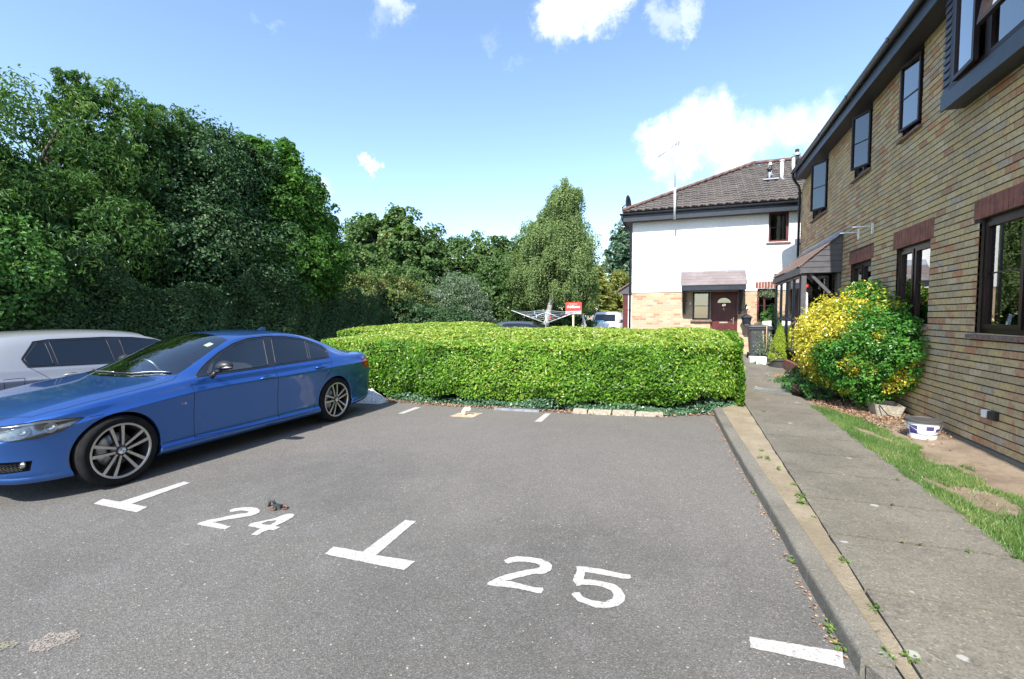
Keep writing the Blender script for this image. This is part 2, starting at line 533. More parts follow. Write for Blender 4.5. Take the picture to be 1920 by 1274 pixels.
class MB:
    """collects boxes, bars, tubes and lathes in world (or parent) space and links them as one mesh"""

    def __init__(s):
        s.v, s.f, s.mi, s.tone, s.mats, s.sm = [], [], [], [], [], []

    def m(s, name):
        if name not in s.mats:
            s.mats.append(name)
        return s.mats.index(name)

    def add(s, vs, fs, mt, tone=.5, smooth=False):
        b = len(s.v)
        s.v.extend([tuple(x) for x in vs])
        k = s.m(mt)
        for f_ in fs:
            s.f.append(tuple(b + i for i in f_))
            s.mi.append(k)
            s.tone.append(tone)
            s.sm.append(smooth)
        return s

    def box(s, x0, x1, y0, y1, z0, z1, mt, tone=.5):
        x0, x1 = min(x0, x1), max(x0, x1)
        y0, y1 = min(y0, y1), max(y0, y1)
        z0, z1 = min(z0, z1), max(z0, z1)
        vs = [(x0, y0, z0), (x1, y0, z0), (x1, y1, z0), (x0, y1, z0), (x0, y0, z1), (x1, y0, z1), (x1, y1, z1), (x0, y1, z1)]
        return s.add(vs, [(0, 3, 2, 1), (4, 5, 6, 7), (0, 1, 5, 4), (1, 2, 6, 5), (2, 3, 7, 6), (3, 0, 4, 7)], mt, tone)

    def cbox(s, x0, x1, y0, y1, z0, z1, mt, bev=.01):
        """box with chamfered edges"""
        bm = bmesh.new()
        bmesh.ops.create_cube(bm, size=1)
        for v in bm.verts:
            v.co = Vector(((x0 + x1) / 2 + v.co.x * (x1 - x0), (y0 + y1) / 2 + v.co.y * (y1 - y0), (z0 + z1) / 2 + v.co.z * (z1 - z0)))
        bmesh.ops.bevel(bm, geom=bm.edges[:], offset=bev, segments=2, profile=.6, affect='EDGES')
        s.addbm(bm, mt)
        return s

    def addbm(s, bm, mt, smooth=False, tone=.5):
        bm.verts.ensure_lookup_table()
        bm.verts.index_update()
        s.add([v.co[:] for v in bm.verts], [tuple(v.index for v in f_.verts) for f_ in bm.faces], mt, tone, smooth)
        bm.free()
        return s

    def prism(s, pts, axis, a0, a1, mt, tone=.5):
        """pts: polygon in the two other axes, counter-clockwise; extruded along axis"""
        n = len(pts)

        def P(p_, a):
            if axis == 'x':
                return (a, p_[0], p_[1])
            if axis == 'y':
                return (p_[0], a, p_[1])
            return (p_[0], p_[1], a)
        vs = [P(p_, a0) for p_ in pts] + [P(p_, a1) for p_ in pts]
        tri = tessellate_polygon([[Vector((p_[0], p_[1], 0)) for p_ in pts]])
        fs = [tuple(t_) for t_ in tri] + [tuple(n + i for i in reversed(t_)) for t_ in tri]
        fs += [(i, (i + 1) % n, n + (i + 1) % n, n + i) for i in range(n)]
        b = bmesh.new()
        bv = [b.verts.new(v_) for v_ in vs]
        for f_ in fs:
            try:
                b.faces.new([bv[i] for i in f_])
            except ValueError:
                pass
        bmesh.ops.recalc_face_normals(b, faces=b.faces[:])
        return s.addbm(b, mt, tone=tone)

    def tube(s, pts, r, mt, n=8, r2=None, caps=True, smooth=True):
        pts = [Vector(p_) for p_ in pts]
        rs = r if isinstance(r, (list, tuple)) else [r + ((r2 if r2 is not None else r) - r) * i / max(1, len(pts) - 1) for i in range(len(pts))]
        vs, fs = [], []
        up0 = None
        for i, p_ in enumerate(pts):
            d_ = (pts[min(i + 1, len(pts) - 1)] - pts[max(i - 1, 0)]).normalized()
            if up0 is None:
                up0 = Vector((0, 0, 1)) if abs(d_.z) < .9 else Vector((1, 0, 0))
            a = d_.cross(up0).normalized()
            b = a.cross(d_).normalized()
            up0 = b
            for k_ in range(n):
                th = 2 * math.pi * k_ / n
                vs.append(p_ + (a * math.cos(th) + b * math.sin(th)) * rs[i])
        for i in range(len(pts) - 1):
            for k_ in range(n):
                fs.append((i * n + k_, i * n + (k_ + 1) % n, (i + 1) * n + (k_ + 1) % n, (i + 1) * n + k_))
        if caps:
            fs.append(tuple(range(n - 1, -1, -1)))
            fs.append(tuple(range((len(pts) - 1) * n, len(pts) * n)))
        return s.add(vs, fs, mt, .5, smooth)

    def lathe(s, prof, c0, axis, mt, n=32, smooth=True, closed=False):
        """prof: (radius, along-axis) pairs round centre c0"""
        c0 = Vector(c0)
        ax = {'x': Vector((1, 0, 0)), 'y': Vector((0, 1, 0)), 'z': Vector((0, 0, 1))}[axis]
        a = {'x': Vector((0, 1, 0)), 'y': Vector((0, 0, 1)), 'z': Vector((1, 0, 0))}[axis]
        b = ax.cross(a)
        vs, fs = [], []
        for r_, h_ in prof:
            for k_ in range(n):
                th = 2 * math.pi * k_ / n
                vs.append(c0 + ax * h_ + (a * math.cos(th) + b * math.sin(th)) * r_)
        m_ = len(prof)
        for i in range(m_ if closed else m_ - 1):
            j = (i + 1) % m_
            for k_ in range(n):
                fs.append((i * n + k_, i * n + (k_ + 1) % n, j * n + (k_ + 1) % n, j * n + k_))
        return s.add(vs, fs, mt, .5, smooth)

    def build(s, name, parent=None, origin=None, **props):
        me = bpy.data.meshes.new(name)
        o_ = Vector(origin) if origin else Vector((0, 0, 0))
        me.from_pydata([tuple(Vector(v_) - o_) for v_ in s.v], [], s.f)
        for nm in s.mats:
            me.materials.append(MATS[nm])
        me.polygons.foreach_set('material_index', s.mi)
        me.polygons.foreach_set('use_smooth', s.sm)
        at = me.attributes.new('tone', 'FLOAT', 'FACE')
        at.data.foreach_set('value', s.tone)
        me.update()
        o = bpy.data.objects.new(name, me)
        COL.objects.link(o)
        if origin:
            o.location = o_
        if parent is not None:
            o.parent = parent
        return setp(o, **props)


def wparent(o, parent):
    """child mesh drawn in world space under a parent that has a location"""
    o.parent = parent
    o.matrix_parent_inverse = Matrix.Translation(parent.location).inverted() if parent.rotation_euler.z == 0 else parent.matrix_basis.inverted()
    return o


def part(mb, name, parent, label=None):
    o = mb.build(name)
    wparent(o, parent)
    if label:
        o['label'] = label
    return o


def np_mesh(name, V, F, matname, tone=None, parent=None, smooth=False, k=3):
    me = bpy.data.meshes.new(name)
    nv, nf = len(V), len(F)
    me.vertices.add(nv)
    me.vertices.foreach_set('co', V.astype(np.float32).ravel())
    me.loops.add(nf * k)
    me.loops.foreach_set('vertex_index', F.astype(np.int32).ravel())
    me.polygons.add(nf)
    me.polygons.foreach_set('loop_start', np.arange(0, nf * k, k, dtype=np.int32))
    me.polygons.foreach_set('use_smooth', np.full(nf, smooth))
    for mn in ([matname] if isinstance(matname, str) else matname):
        me.materials.append(MATS[mn])
    if tone is not None:
        at = me.attributes.new('tone', 'FLOAT', 'FACE')
        at.data.foreach_set('value', tone.astype(np.float32))
    me.update(calc_edges=True)
    o = bpy.data.objects.new(name, me)
    COL.objects.link(o)
    if parent is not None:
        wparent(o, parent)
    return o


RNG = np.random.default_rng(7)


def nrm(a):
    return a / np.maximum(np.linalg.norm(a, axis=1, keepdims=True), 1e-9)


def rdir(n):
    return nrm(RNG.normal(size=(n, 3)))


def leaves(name, C, N, matname, L=.08, Wd=.045, jitter=.35, droop=0.0, tone=None, parent=None, fold=.22, Adir=None, midx=None):
    """one folded leaf (two triangles) at each point C facing N"""
    n = len(C)
    N = nrm(N + RNG.normal(size=(n, 3)) * jitter)
    A = RNG.normal(size=(n, 3)) if Adir is None else Adir + RNG.normal(size=(n, 3)) * .35
    A[:, 2] -= droop
    A = nrm(A - N * np.sum(A * N, axis=1, keepdims=True))
    B = np.cross(N, A)
    l = (L * RNG.uniform(.65, 1.25, n))[:, None]
    wd = (Wd * RNG.uniform(.7, 1.2, n))[:, None]
    p0 = C - A * l * .5
    p2 = C + A * l * .5 - N * l * .12
    mid = C - A * l * .03
    p1 = mid + B * wd * .5 + N * wd * fold
    p3 = mid - B * wd * .5 + N * wd * fold
    V = np.stack([p0, p1, p2, p3], axis=1).reshape(-1, 3)
    i = np.arange(n) * 4
    F = np.stack([np.stack([i, i + 1, i + 2], 1), np.stack([i, i + 2, i + 3], 1)], 1).reshape(-1, 3)
    if tone is None:
        tone = np.clip(RNG.normal(.5, .22, n), 0, 1)
    o = np_mesh(name, V, F, matname, np.repeat(tone, 2), parent)
    if midx is not None:
        o.data.polygons.foreach_set('material_index', np.repeat(midx, 2).astype(np.int32))
    return o


def crown_points(blobs, n, sub=.24, subn=None, shell=.62, up=.35, flat=1.0):
    """leaf positions on small clumps that sit on the shells of big blobs"""
    vol = np.array([(b[3] * b[4] + b[4] * b[5] + b[3] * b[5]) for b in blobs])
    cnt = np.maximum(20, (n * vol / vol.sum())).astype(int)
    C, N, T = [], [], []
    for b, k_ in zip(blobs, cnt):
        c0 = np.array(b[:3])
        r0 = np.array(b[3:6])
        ns = subn or max(10, int(k_ / 55))
        d_ = rdir(ns)
        rr = RNG.uniform(shell, 1.06, ns)[:, None] ** .8
        sc_ = c0 + d_ * r0 * rr
        sr = (sub * r0.mean() * RNG.uniform(.5, 1.25, ns))
        idx = RNG.integers(0, ns, k_)
        v_ = rdir(k_)
        v_[:, 2] = np.where(RNG.random(k_) < .35, np.abs(v_[:, 2]), v_[:, 2])
        pos = sc_[idx] + v_ * (sr[idx] * RNG.uniform(.35, 1.0, k_) ** .5)[:, None] * np.array([1, 1, flat])
        nn = v_ * .7 + d_[idx] * .5
        nn[:, 2] += up
        st = np.clip(RNG.normal(.48, .13, ns), 0, 1)
        T.append(np.clip(st[idx] + RNG.normal(0, .13, k_), 0, 1))
        C.append(pos)
        N.append(nrm(nn))
    return np.concatenate(C), np.concatenate(N), np.concatenate(T)


def trunk_mesh(base, top, r, limbs, seed=1, matname='bark', bend=.25):
    rnd = random.Random(seed)
    mb = MB()
    b, t_ = Vector(base), Vector(top)
    pts = []
    for i in range(7):
        f_ = i / 6
        p_ = b.lerp(t_, f_) + Vector((rnd.uniform(-1, 1), rnd.uniform(-1, 1), 0)) * bend * f_ * .5
        pts.append(p_)
    mb.tube(pts, [r * (1.25 if i == 0 else 1 - .75 * i / 6) for i in range(7)], matname, 10)
    for lp in limbs:
        e = Vector(lp)
        s0 = pts[rnd.randint(2, 5)]
        m1 = s0.lerp(e, .5) + Vector((rnd.uniform(-.2, .2), rnd.uniform(-.2, .2), .25))
        mb.tube([s0, m1, e], [r * .42, r * .25, r * .08], matname, 6)
    return mb


def tree(name, base, blobs, n, L, Wd, leafmat, label, cat='tree', group=None, trunk_r=.18, droop=0, trunkmat='bark',
         sub=.24, shell=.62, flat=1.0, up=.35, nlimb=9, trunk_top=None, jitter=.45, core=True, lean=None):
    root = empty(name, base, label, cat, group)
    C, N, T = crown_points(blobs, n, sub, None, shell, up, flat)
    keep = C[:, 2] > .05
    C, N, T = C[keep], N[keep], T[keep]
    if core:                                   # big inner leaves close the middle of the crown, shade put into their tone
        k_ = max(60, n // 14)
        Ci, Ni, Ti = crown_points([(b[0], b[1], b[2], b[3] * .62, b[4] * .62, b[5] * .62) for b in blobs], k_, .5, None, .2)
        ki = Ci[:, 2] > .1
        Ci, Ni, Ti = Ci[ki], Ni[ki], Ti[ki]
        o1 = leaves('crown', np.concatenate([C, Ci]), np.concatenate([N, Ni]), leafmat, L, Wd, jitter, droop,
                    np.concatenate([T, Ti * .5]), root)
        # widen the inner leaves
        co = np.empty(len(o1.data.vertices) * 3, np.float32)
        o1.data.vertices.foreach_get('co', co)
        co = co.reshape(-1, 4, 3)
        inner = co[len(C):]
        mid = inner.mean(axis=1, keepdims=True)
        co[len(C):] = mid + (inner - mid) * 2.6
        o1.data.vertices.foreach_set('co', co.ravel())
    else:
        leaves('crown', C, N, leafmat, L, Wd, jitter, droop, T, root)
    tb = trunk_top or (np.mean([b[0] for b in blobs]), np.mean([b[1] for b in blobs]), max(b[2] for b in blobs) - .4)
    limbs = [(b[0] + b[3] * .3 * math.sin(i * 2.1), b[1] + b[4] * .3 * math.cos(i * 1.7), b[2] + b[5] * .3) for i, b in enumerate(blobs[:nlimb])]
    part(trunk_mesh(base, tb, trunk_r, limbs, len(name) + int(abs(base[0]) * 10), trunkmat), 'trunk', root)
    return root


def text_mesh(fo, parent):
    dg = bpy.context.evaluated_depsgraph_get()
    me = bpy.data.meshes.new_from_object(fo.evaluated_get(dg))
    o = bpy.data.objects.new(fo.name, me)
    COL.objects.link(o)
    o.location, o.rotation_euler, o.scale = fo.location, fo.rotation_euler, fo.scale
    nm = fo.name
    bpy.data.objects.remove(fo)
    o.name = nm
    o.parent = parent
    return o


def sheet(name, poly, z, mt, sub=None, **props):
    mb = MB()
    tri = tessellate_polygon([[Vector((*p_, 0)) for p_ in poly]])
    mb.add([(*p_, z) for p_ in poly], [tuple(t_) if (Vector(poly[t_[1]]) - Vector(poly[t_[0]])).cross(Vector(poly[t_[2]]) - Vector(poly[t_[0]])) > 0 else tuple(reversed(t_)) for t_ in tri], mt)
    return mb.build(name, **props)


def gz(x, y):
    """ground height on the footpath side"""
    t_ = min(1, max(0, (y - 9.5) / 6.0))
    return .10 + .22 * t_ * t_ * (3 - 2 * t_)

# ------------------------------------------------------------------ ground and paving
sheet('ground', [(-400, -300), (400, -300), (400, 600), (-400, 600)], -0.05, 'wood_soil', kind='structure')
sheet('parking_lot', [(-11.6, -14), (.75, -14), (.75, 8.5), (.75, 11.2), (-1.8, 11.2), (-1.9, 40), (-26, 40), (-26, 16), (-11.6, 16)], 0.0, 'asphalt', kind='structure')

# kerb: stones with a bullnosed top, laid along a slight curve
KY = [8.6, 7.4, 6.0, 4.93, 4.1, 3.05, 2.33]
KX = [.375, .428, .495, .558, .612, .672, .722]


def kx(y):
    return float(np.interp(y, KY[::-1], KX[::-1]))


mb = MB()
edges = [8.55, 7.64, 6.72, 5.81, 4.89, 3.98, 3.07, 2.34]
for a, b in zip(edges[:-1], edges[1:]):
    ys = np.linspace(a - .004, b + .004, 6)
    prof = [(-.004, -.1), (0, .074), (.003, .086), (.010, .095), (.022, .100), (.118, .101), (.124, .097), (.124, -.1)]
    vs, fs = [], []
    for y in ys:
        wob = .0012 * math.sin(y * 7.3) + .001 * math.sin(y * 23)
        for i_, (dx, z) in enumerate(prof):
            vs.append((kx(y) + dx + (wob if i_ < 5 else 0), y, z + (.0015 * math.sin(y * 11) if z > .05 else 0)))
    m_ = len(prof)
    for i in range(5):
        for j in range(m_ - 1):
            fs.append((i * m_ + j, i * m_ + j + 1, (i + 1) * m_ + j + 1, (i + 1) * m_ + j))
    fs.append(tuple(range(m_)))
    fs.append(tuple(range(6 * m_ - 1, 5 * m_ - 1, -1)))
    mb.add(vs, fs, 'kerb_concrete')
# the last stone turns towards the path
mb.prism([(.735, 2.325), (.80, 2.20), (1.0, 2.14), (1.05, 2.24), (.90, 2.31), (.86, 2.335)], 'z', -.1, .075, 'kerb_concrete')
mb.build('kerb', kind='structure')

# soil strip between kerb and slabs
ys = np.linspace(8.6, 2.25, 60)
vs, fs = [], []
for i, y in enumerate(ys):
    for j, f_ in enumerate((0, .25, .5, .75, 1)):
        x = kx(y) + .12 + (.90 - kx(y) - .12) * f_
        vs.append((x, y, .088 + .006 * f_ + .006 * math.sin(y * 9 + j) + .004 * math.sin(y * 31 + j * 2)))
for i in range(59):
    for j in range(4):
        fs.append((i * 5 + j, i * 5 + j + 1, (i + 1) * 5 + j + 1, (i + 1) * 5 + j))
mb = MB()
mb.add(vs, [f_[::-1] for f_ in fs], 'strip_soil', smooth=True)
mb.build('soil_strip', kind='structure')

# footpath of cast slabs
mb = MB()
jy = [-3, -1.5, 0, .75, 1.5, 2.2, 2.93, 3.63, 4.32, 5.01, 5.70, 6.42, 7.2, 8.0, 8.8, 9.7, 10.6, 11.5, 12.4, 13.3, 14.2, 15.2, 17.0]


def path_right(y):
    return float(np.interp(y, [8.5, 9.6, 11.2, 11.7, 12.0, 13], [1.90, 1.92, 1.98, 2.1, 2.95, 2.95]))


def path_left(y):
    return float(np.interp(y, [8, 10.6, 11.4, 17], [.908, .915, .55, .3]))


rnd = random.Random(4)
for a, b in zip(jy[:-1], jy[1:]):
    g = .011
    tl = rnd.uniform(-.004, .004)
    pts = [(path_left(a), a + g), (path_right(a), a + g + rnd.uniform(0, .03)), (path_right(b), b - g), (path_left(b), b - g)]
    z0, z1 = gz(0, a), gz(0, b)
    vs = [(*pts[0], z0 + tl), (*pts[1], z0), (*pts[2], z1), (*pts[3], z1 + tl)]
    lo = [(x, y, z - .13) for x, y, z in vs]
    # arris: a slightly inset top
    mb.add(vs + lo, [(0, 1, 2, 3), (0, 4, 5, 1), (1, 5, 6, 2), (2, 6, 7, 3), (3, 7, 4, 0)], 'path_concrete')
mb.build('footpath', kind='structure')
# soil beneath the slab gaps, lawn and bed
ys = np.linspace(-3, 17, 80)
xs = np.linspace(.93, 3.05, 14)
vs, fs = [], []
for y in ys:
    for x in xs:
        onp = x < path_right(y) - .02
        h = gz(x, y) - (.11 if onp else .008)
        if not onp:
            h += .012 * math.sin(x * 9 + y * 3) * math.sin(y * 5.1) + .03 * max(0, min(1, (x - 2.6) / .4))
        vs.append((x, y, h))
nx = len(xs)
for i in range(len(ys) - 1):
    for j in range(nx - 1):
        fs.append((i * nx + j, i * nx + j + 1, (i + 1) * nx + j + 1, (i + 1) * nx + j))
mb = MB()
mb.add(vs, fs, 'bed_soil', smooth=True)
mb.build('soil_bed', kind='structure')


def bed_z(x, y):
    return gz(x, y) - .008 + .03 * max(0, min(1, (x - 2.6) / .4))


# ------------------------------------------------------------------ painted markings
GL = dict(
    two24=[(-3.399, 2.65), (-3.391, 2.688), (-3.346, 2.729), (-3.28, 2.753), (-3.215, 2.754), (-3.166, 2.731), (-3.137, 2.694), (-3.136, 2.648), (-3.158, 2.614), (-3.204, 2.565), (-3.254, 2.521), (-3.288, 2.471), (-3.318, 2.445), (-3.256, 2.446), (-3.184, 2.444), (-3.155, 2.437), (-3.122, 2.443), (-3.121, 2.392), (-3.176, 2.385), (-3.278, 2.379), (-3.345, 2.377), (-3.395, 2.38), (-3.403, 2.404), (-3.386, 2.459), (-3.342, 2.507), (-3.305, 2.572), (-3.26, 2.628), (-3.22, 2.656), (-3.224, 2.675), (-3.253, 2.684), (-3.303, 2.675), (-3.337, 2.644), (-3.36, 2.624)],
    four=[(-3.012, 2.49), (-3.032, 2.53), (-2.992, 2.588), (-2.936, 2.659), (-2.932, 2.705), (-2.908, 2.76), (-2.874, 2.773), (-2.842, 2.758), (-2.821, 2.727), (-2.817, 2.672), (-2.818, 2.611), (-2.821, 2.562), (-2.773, 2.557), (-2.777, 2.501), (-2.815, 2.501), (-2.825, 2.464), (-2.824, 2.402), (-2.872, 2.399), (-2.888, 2.468), (-2.888, 2.491), (-2.947, 2.491)],
    two25=[(-1.065, 2.703), (-1.043, 2.746), (-1.008, 2.774), (-0.925, 2.796), (-0.85, 2.799), (-0.794, 2.778), (-0.76, 2.743), (-0.755, 2.693), (-0.779, 2.642), (-0.85, 2.607), (-0.895, 2.563), (-0.947, 2.511), (-0.979, 2.486), (-0.935, 2.495), (-0.846, 2.487), (-0.793, 2.482), (-0.748, 2.501), (-0.737, 2.479), (-0.738, 2.442), (-0.756, 2.436), (-0.818, 2.438), (-0.885, 2.438), (-0.967, 2.425), (-1.026, 2.413), (-1.054, 2.415), (-1.061, 2.432), (-1.043, 2.481), (-0.997, 2.546), (-0.935, 2.608), (-0.879, 2.657), (-0.831, 2.695), (-0.83, 2.717), (-0.854, 2.731), (-0.904, 2.733), (-0.952, 2.725), (-1.0, 2.7), (-1.024, 2.673), (-1.045, 2.677)],
    five=[(-0.617, 2.794), (-0.56, 2.806), (-0.468, 2.811), (-0.376, 2.806), (-0.293, 2.81), (-0.289, 2.779), (-0.298, 2.758), (-0.347, 2.752), (-0.435, 2.751), (-0.514, 2.749), (-0.556, 2.745), (-0.547, 2.666), (-0.5, 2.676), (-0.424, 2.681), (-0.369, 2.676), (-0.327, 2.642), (-0.299, 2.58), (-0.298, 2.535), (-0.32, 2.478), (-0.387, 2.429), (-0.431, 2.421), (-0.484, 2.434), (-0.532, 2.442), (-0.581, 2.494), (-0.57, 2.515), (-0.543, 2.527), (-0.523, 2.496), (-0.494, 2.484), (-0.442, 2.479), (-0.392, 2.486), (-0.363, 2.529), (-0.358, 2.568), (-0.38, 2.607), (-0.425, 2.625), (-0.474, 2.626), (-0.541, 2.606), (-0.571, 2.58), (-0.601, 2.625), (-0.61, 2.675), (-0.603, 2.721)],
    t1=[(-4.562, 2.347), (-4.619, 2.442), (-4.407, 2.452), (-4.389, 2.968), (-4.301, 2.966), (-4.267, 2.457), (-4.077, 2.462), (-4.046, 2.36)],
    t2=[(-2.187, 2.362), (-2.203, 2.464), (-1.975, 2.475), (-1.982, 2.985), (-1.895, 2.995), (-1.864, 2.47), (-1.587, 2.493), (-1.593, 2.377)],
    r=[(0.3, 2.373), (0.305, 2.457), (0.691, 2.49), (0.673, 2.375)],
    b1=[(-4.289, 6.279), (-4.319, 6.83), (-4.206, 6.841), (-4.196, 6.296)],
    b2=[(-2.083, 6.502), (-2.104, 7.116), (-2.013, 7.15), (-1.978, 6.519)])
FOURH = [(-2.953, 2.554), (-2.94, 2.601), (-2.893, 2.638), (-2.874, 2.602), (-2.874, 2.56), (-2.916, 2.55)]


def rough_edge(poly, rnd, step=.014, amp=.0028):
    out_ = []
    for a, b in zip(poly, poly[1:] + poly[:1]):
        a, b = Vector(a), Vector(b)
        L_ = (b - a).length
        n_ = max(1, int(L_ / step))
        nn = Vector((-(b - a).y, (b - a).x)) / max(L_, 1e-6)
        for i in range(n_):
            q = a.lerp(b, i / n_) + nn * rnd.uniform(-amp, amp)
            out_.append((q.x, q.y))
    return out_


def paint(name, polys, parent=None, z=.004, mt='road_paint', amp=.0028, **props):
    rnd_ = random.Random(int(abs(polys[0][0][0]) * 1000))
    loops = [rough_edge(p_, rnd_, amp=amp) for p_ in polys]
    flat = [q for l_ in loops for q in l_]
    tri = tessellate_polygon([[Vector((*q, 0)) for q in l_] for l_ in loops])
    fs = []
    for t_ in tri:
        a, b, c_ = (Vector(flat[i]) for i in t_)
        fs.append(tuple(t_) if (b - a).cross(c_ - a) > 0 else tuple(reversed(t_)))
    mb_ = MB()
    mb_.add([(*q, z) for q in flat], fs, mt)
    o = mb_.build(name, **props)
    if parent:
        wparent(o, parent)
    return o


nb = empty('bay_number', (-3.1, 2.56, 0), 'white painted number 24 on the asphalt, left of the other number', 'number', 'painted bay numbers')
paint('digit', [GL['two24']], nb)
paint('digit', [GL['four'], FOURH], nb)
nb = empty('bay_number', (-.68, 2.6, 0), 'white painted number 25 on the asphalt, nearest to the kerb', 'number', 'painted bay numbers')
paint('digit', [GL['two25']], nb)
paint('digit', [GL['five']], nb)
g = 'painted bay divider marks'
for k_, lb in (('t1', 'white T-shaped mark beside the front wheel of the blue car'),
               ('t2', 'white T-shaped mark between the painted numbers 24 and 25'),
               ('r', 'white painted dash ending at the near end of the kerb'),
               ('b1', 'thin white line at the foot of the hedge beside the blue car rear'),
               ('b2', 'white line at the foot of the hedge beside the drain channel')):
    o = paint('bay_mark', [GL[k_]])
    setp(o, lb, 'road marking', g)

rs = random.Random(9)


def blob2(cx_, cy_, rx, ry, n=18, rot=0):
    out_ = []
    for i in range(n):
        th = 2 * math.pi * i / n
        r_ = rs.uniform(.75, 1.15)
        x, y = rx * r_ * math.cos(th), ry * r_ * math.sin(th)
        out_.append((cx_ + x * math.cos(rot) - y * math.sin(rot), cy_ + x * math.sin(rot) + y * math.cos(rot)))
    return out_


o = paint('cement_stain', [blob2(-2.81, 1.262, .115, .075, rot=.6)], mt='sand_stain', amp=.008)
setp(o, 'pale pinkish cement stain on the asphalt in the near left corner', 'stain')
o = paint('cement_stain', [blob2(-3.0, 1.135, .085, .04, rot=.5)], z=.007, mt='cream_stain', amp=.006)
setp(o, 'cream coloured cement stain cut by the left edge of the photo', 'stain')

# rusty broken socket of a parking post
hs = empty('broken_post_socket', (-3.10, 2.82, 0), 'rusty broken post socket with dark scraps beside the number 24', 'post socket')
p_ = paint('rusty_surround', [blob2(-3.09, 2.82, .105, .055, 14)], z=.006, mt='rust', amp=.005)
wparent(p_, hs)
mb = MB()
mb.tube([(-3.16, 2.81, .005), (-3.155, 2.815, .045), (-3.125, 2.82, .055), (-3.10, 2.825, .012)], .012, 'green_scrap', 7)
mb.box(-3.105, -3.03, 2.80, 2.83, .008, .034, 'green_scrap')
mb.tube([(-3.06, 2.80, .012), (-3.02, 2.845, .02), (-2.99, 2.83, .012)], .009, 'rust', 6)
mb.tube([(-3.09, 2.79, .012), (-3.05, 2.775, .014)], .010, 'green_scrap', 6)
part(mb, 'metal_scraps', hs)

# cement patch with the stub of a cream post
ps = empty('post_stub', (-3.22, 6.56, 0), 'stub of a cream painted post on a cement patch before the hedge', 'post stub')
wparent(paint('cement_base', [[(-3.42, 6.37), (-3.40, 6.68), (-3.03, 6.79), (-3.05, 6.41)]], z=.005, mt='cement_patch', amp=.01), ps)
mb = MB()
mb.tube([(-3.26, 6.55, 0), (-3.26, 6.555, .06), (-3.235, 6.56, .095), (-3.18, 6.57, .10), (-3.16, 6.575, .075)], .036, 'cream_paint', 10)
part(mb, 'stub', ps)
mb = MB()
for i in range(7):
    mb.box(-3.17 + i * .02, -3.155 + i * .02, 6.53 + rs.uniform(-.02, .02), 6.56, .005, .02, 'cream_paint')
part(mb, 'cement_crumbs', ps)

# drain channel lying along the hedge
mb = MB()
mb.prism([(-2.98, 7.10), (-2.22, 7.17), (-2.21, 7.27), (-2.96, 7.20)], 'z', .0, .035, 'drain_iron')
for i in range(22):
    x = -2.94 + i * .033
    mb.box(x, x + .012, 7.12 + (x + 2.98) * .09, 7.19 + (x + 2.98) * .09, .034, .039, 'black_plastic')
setp(mb.build('drain_channel'), 'grey metal drain channel lying along the foot of the hedge', 'drain')

# row of concrete edging blocks under the hedge
bx = [(-1.70, 7.28), (-1.46, 7.31), (-1.09, 7.36), (-.74, 7.42), (-.32, 7.50)]
lbs = ['short concrete edging block at the left end of the row under the hedge', 'second concrete edging block from the left under the hedge',
       'third concrete edging block from the left under the hedge', 'long concrete edging block at the right end of the row under the hedge']
for i in range(4):
    (x0, y0), (x1, y1) = bx[i], bx[i + 1]
    mb = MB()
    jt = rs.uniform(-.01, .01)
    mb.prism([(x0 + .012, y0 + jt), (x1 - .012, y1 + jt), (x1 - .022, y1 + .16), (x0 + .002, y0 + .16)], 'z', -.02, .060 + rs.uniform(-.012, .012), 'old_block')
    setp(mb.build('edging_block'), lbs[i], 'edging block', 'concrete edging blocks under the hedge')

# pale pyramid-shaped stone behind the blue car
bm = bmesh.new()
vv = [bm.verts.new(v_) for v_ in ((-5.78, 6.78, 0), (-5.08, 6.86, 0), (-5.05, 7.15, 0), (-5.75, 7.25, 0), (-5.45, 7.0, .225), (-5.36, 7.05, .23))]
for f_ in ((0, 1, 4), (1, 5, 4), (1, 2, 5), (2, 3, 5), (3, 4, 5), (3, 0, 4), (0, 3, 2, 1)):
    bm.faces.new([vv[i] for i in f_])
bmesh.ops.subdivide_edges(bm, edges=bm.edges[:], cuts=3, use_grid_fill=True)
for v_ in bm.verts:
    if v_.co.z > .01:
        v_.co += Vector((rs.uniform(-1, 1), rs.uniform(-1, 1), rs.uniform(-1, 1))) * .010
mb = MB()
mb.addbm(bm, 'pale_stone')
setp(mb.build('stone_block'), 'pale pointed concrete lump on the ground behind the blue car', 'concrete block')

# ------------------------------------------------------------------ hedge
HX = [-8.0, -7.3, -5.6, -4.2, -1.7, -.3, .40, .74, .87]
HYF = [9.0, 7.9, 7.18, 7.12, 7.33, 7.60, 7.95, 8.35, 9.0]


def yf(x):
    return np.interp(x, HX, HYF)


def htop(x, y):
    d_ = np.clip((y - yf(x)) / 1.9, 0, 1)
    e_ = np.clip((x + 8.0) / 1.6, 0, 1) * np.clip((.92 - x) / .5, 0, 1) ** .5
    b_ = .03 * np.sin(x * 2.3 + 1) + .02 * np.sin(x * 5.1 + y * 2)
    return 1.10 + .165 * (d_ * d_ * (3 - 2 * d_)) * e_ + b_ * .6 - .18 * (1 - e_) * .6


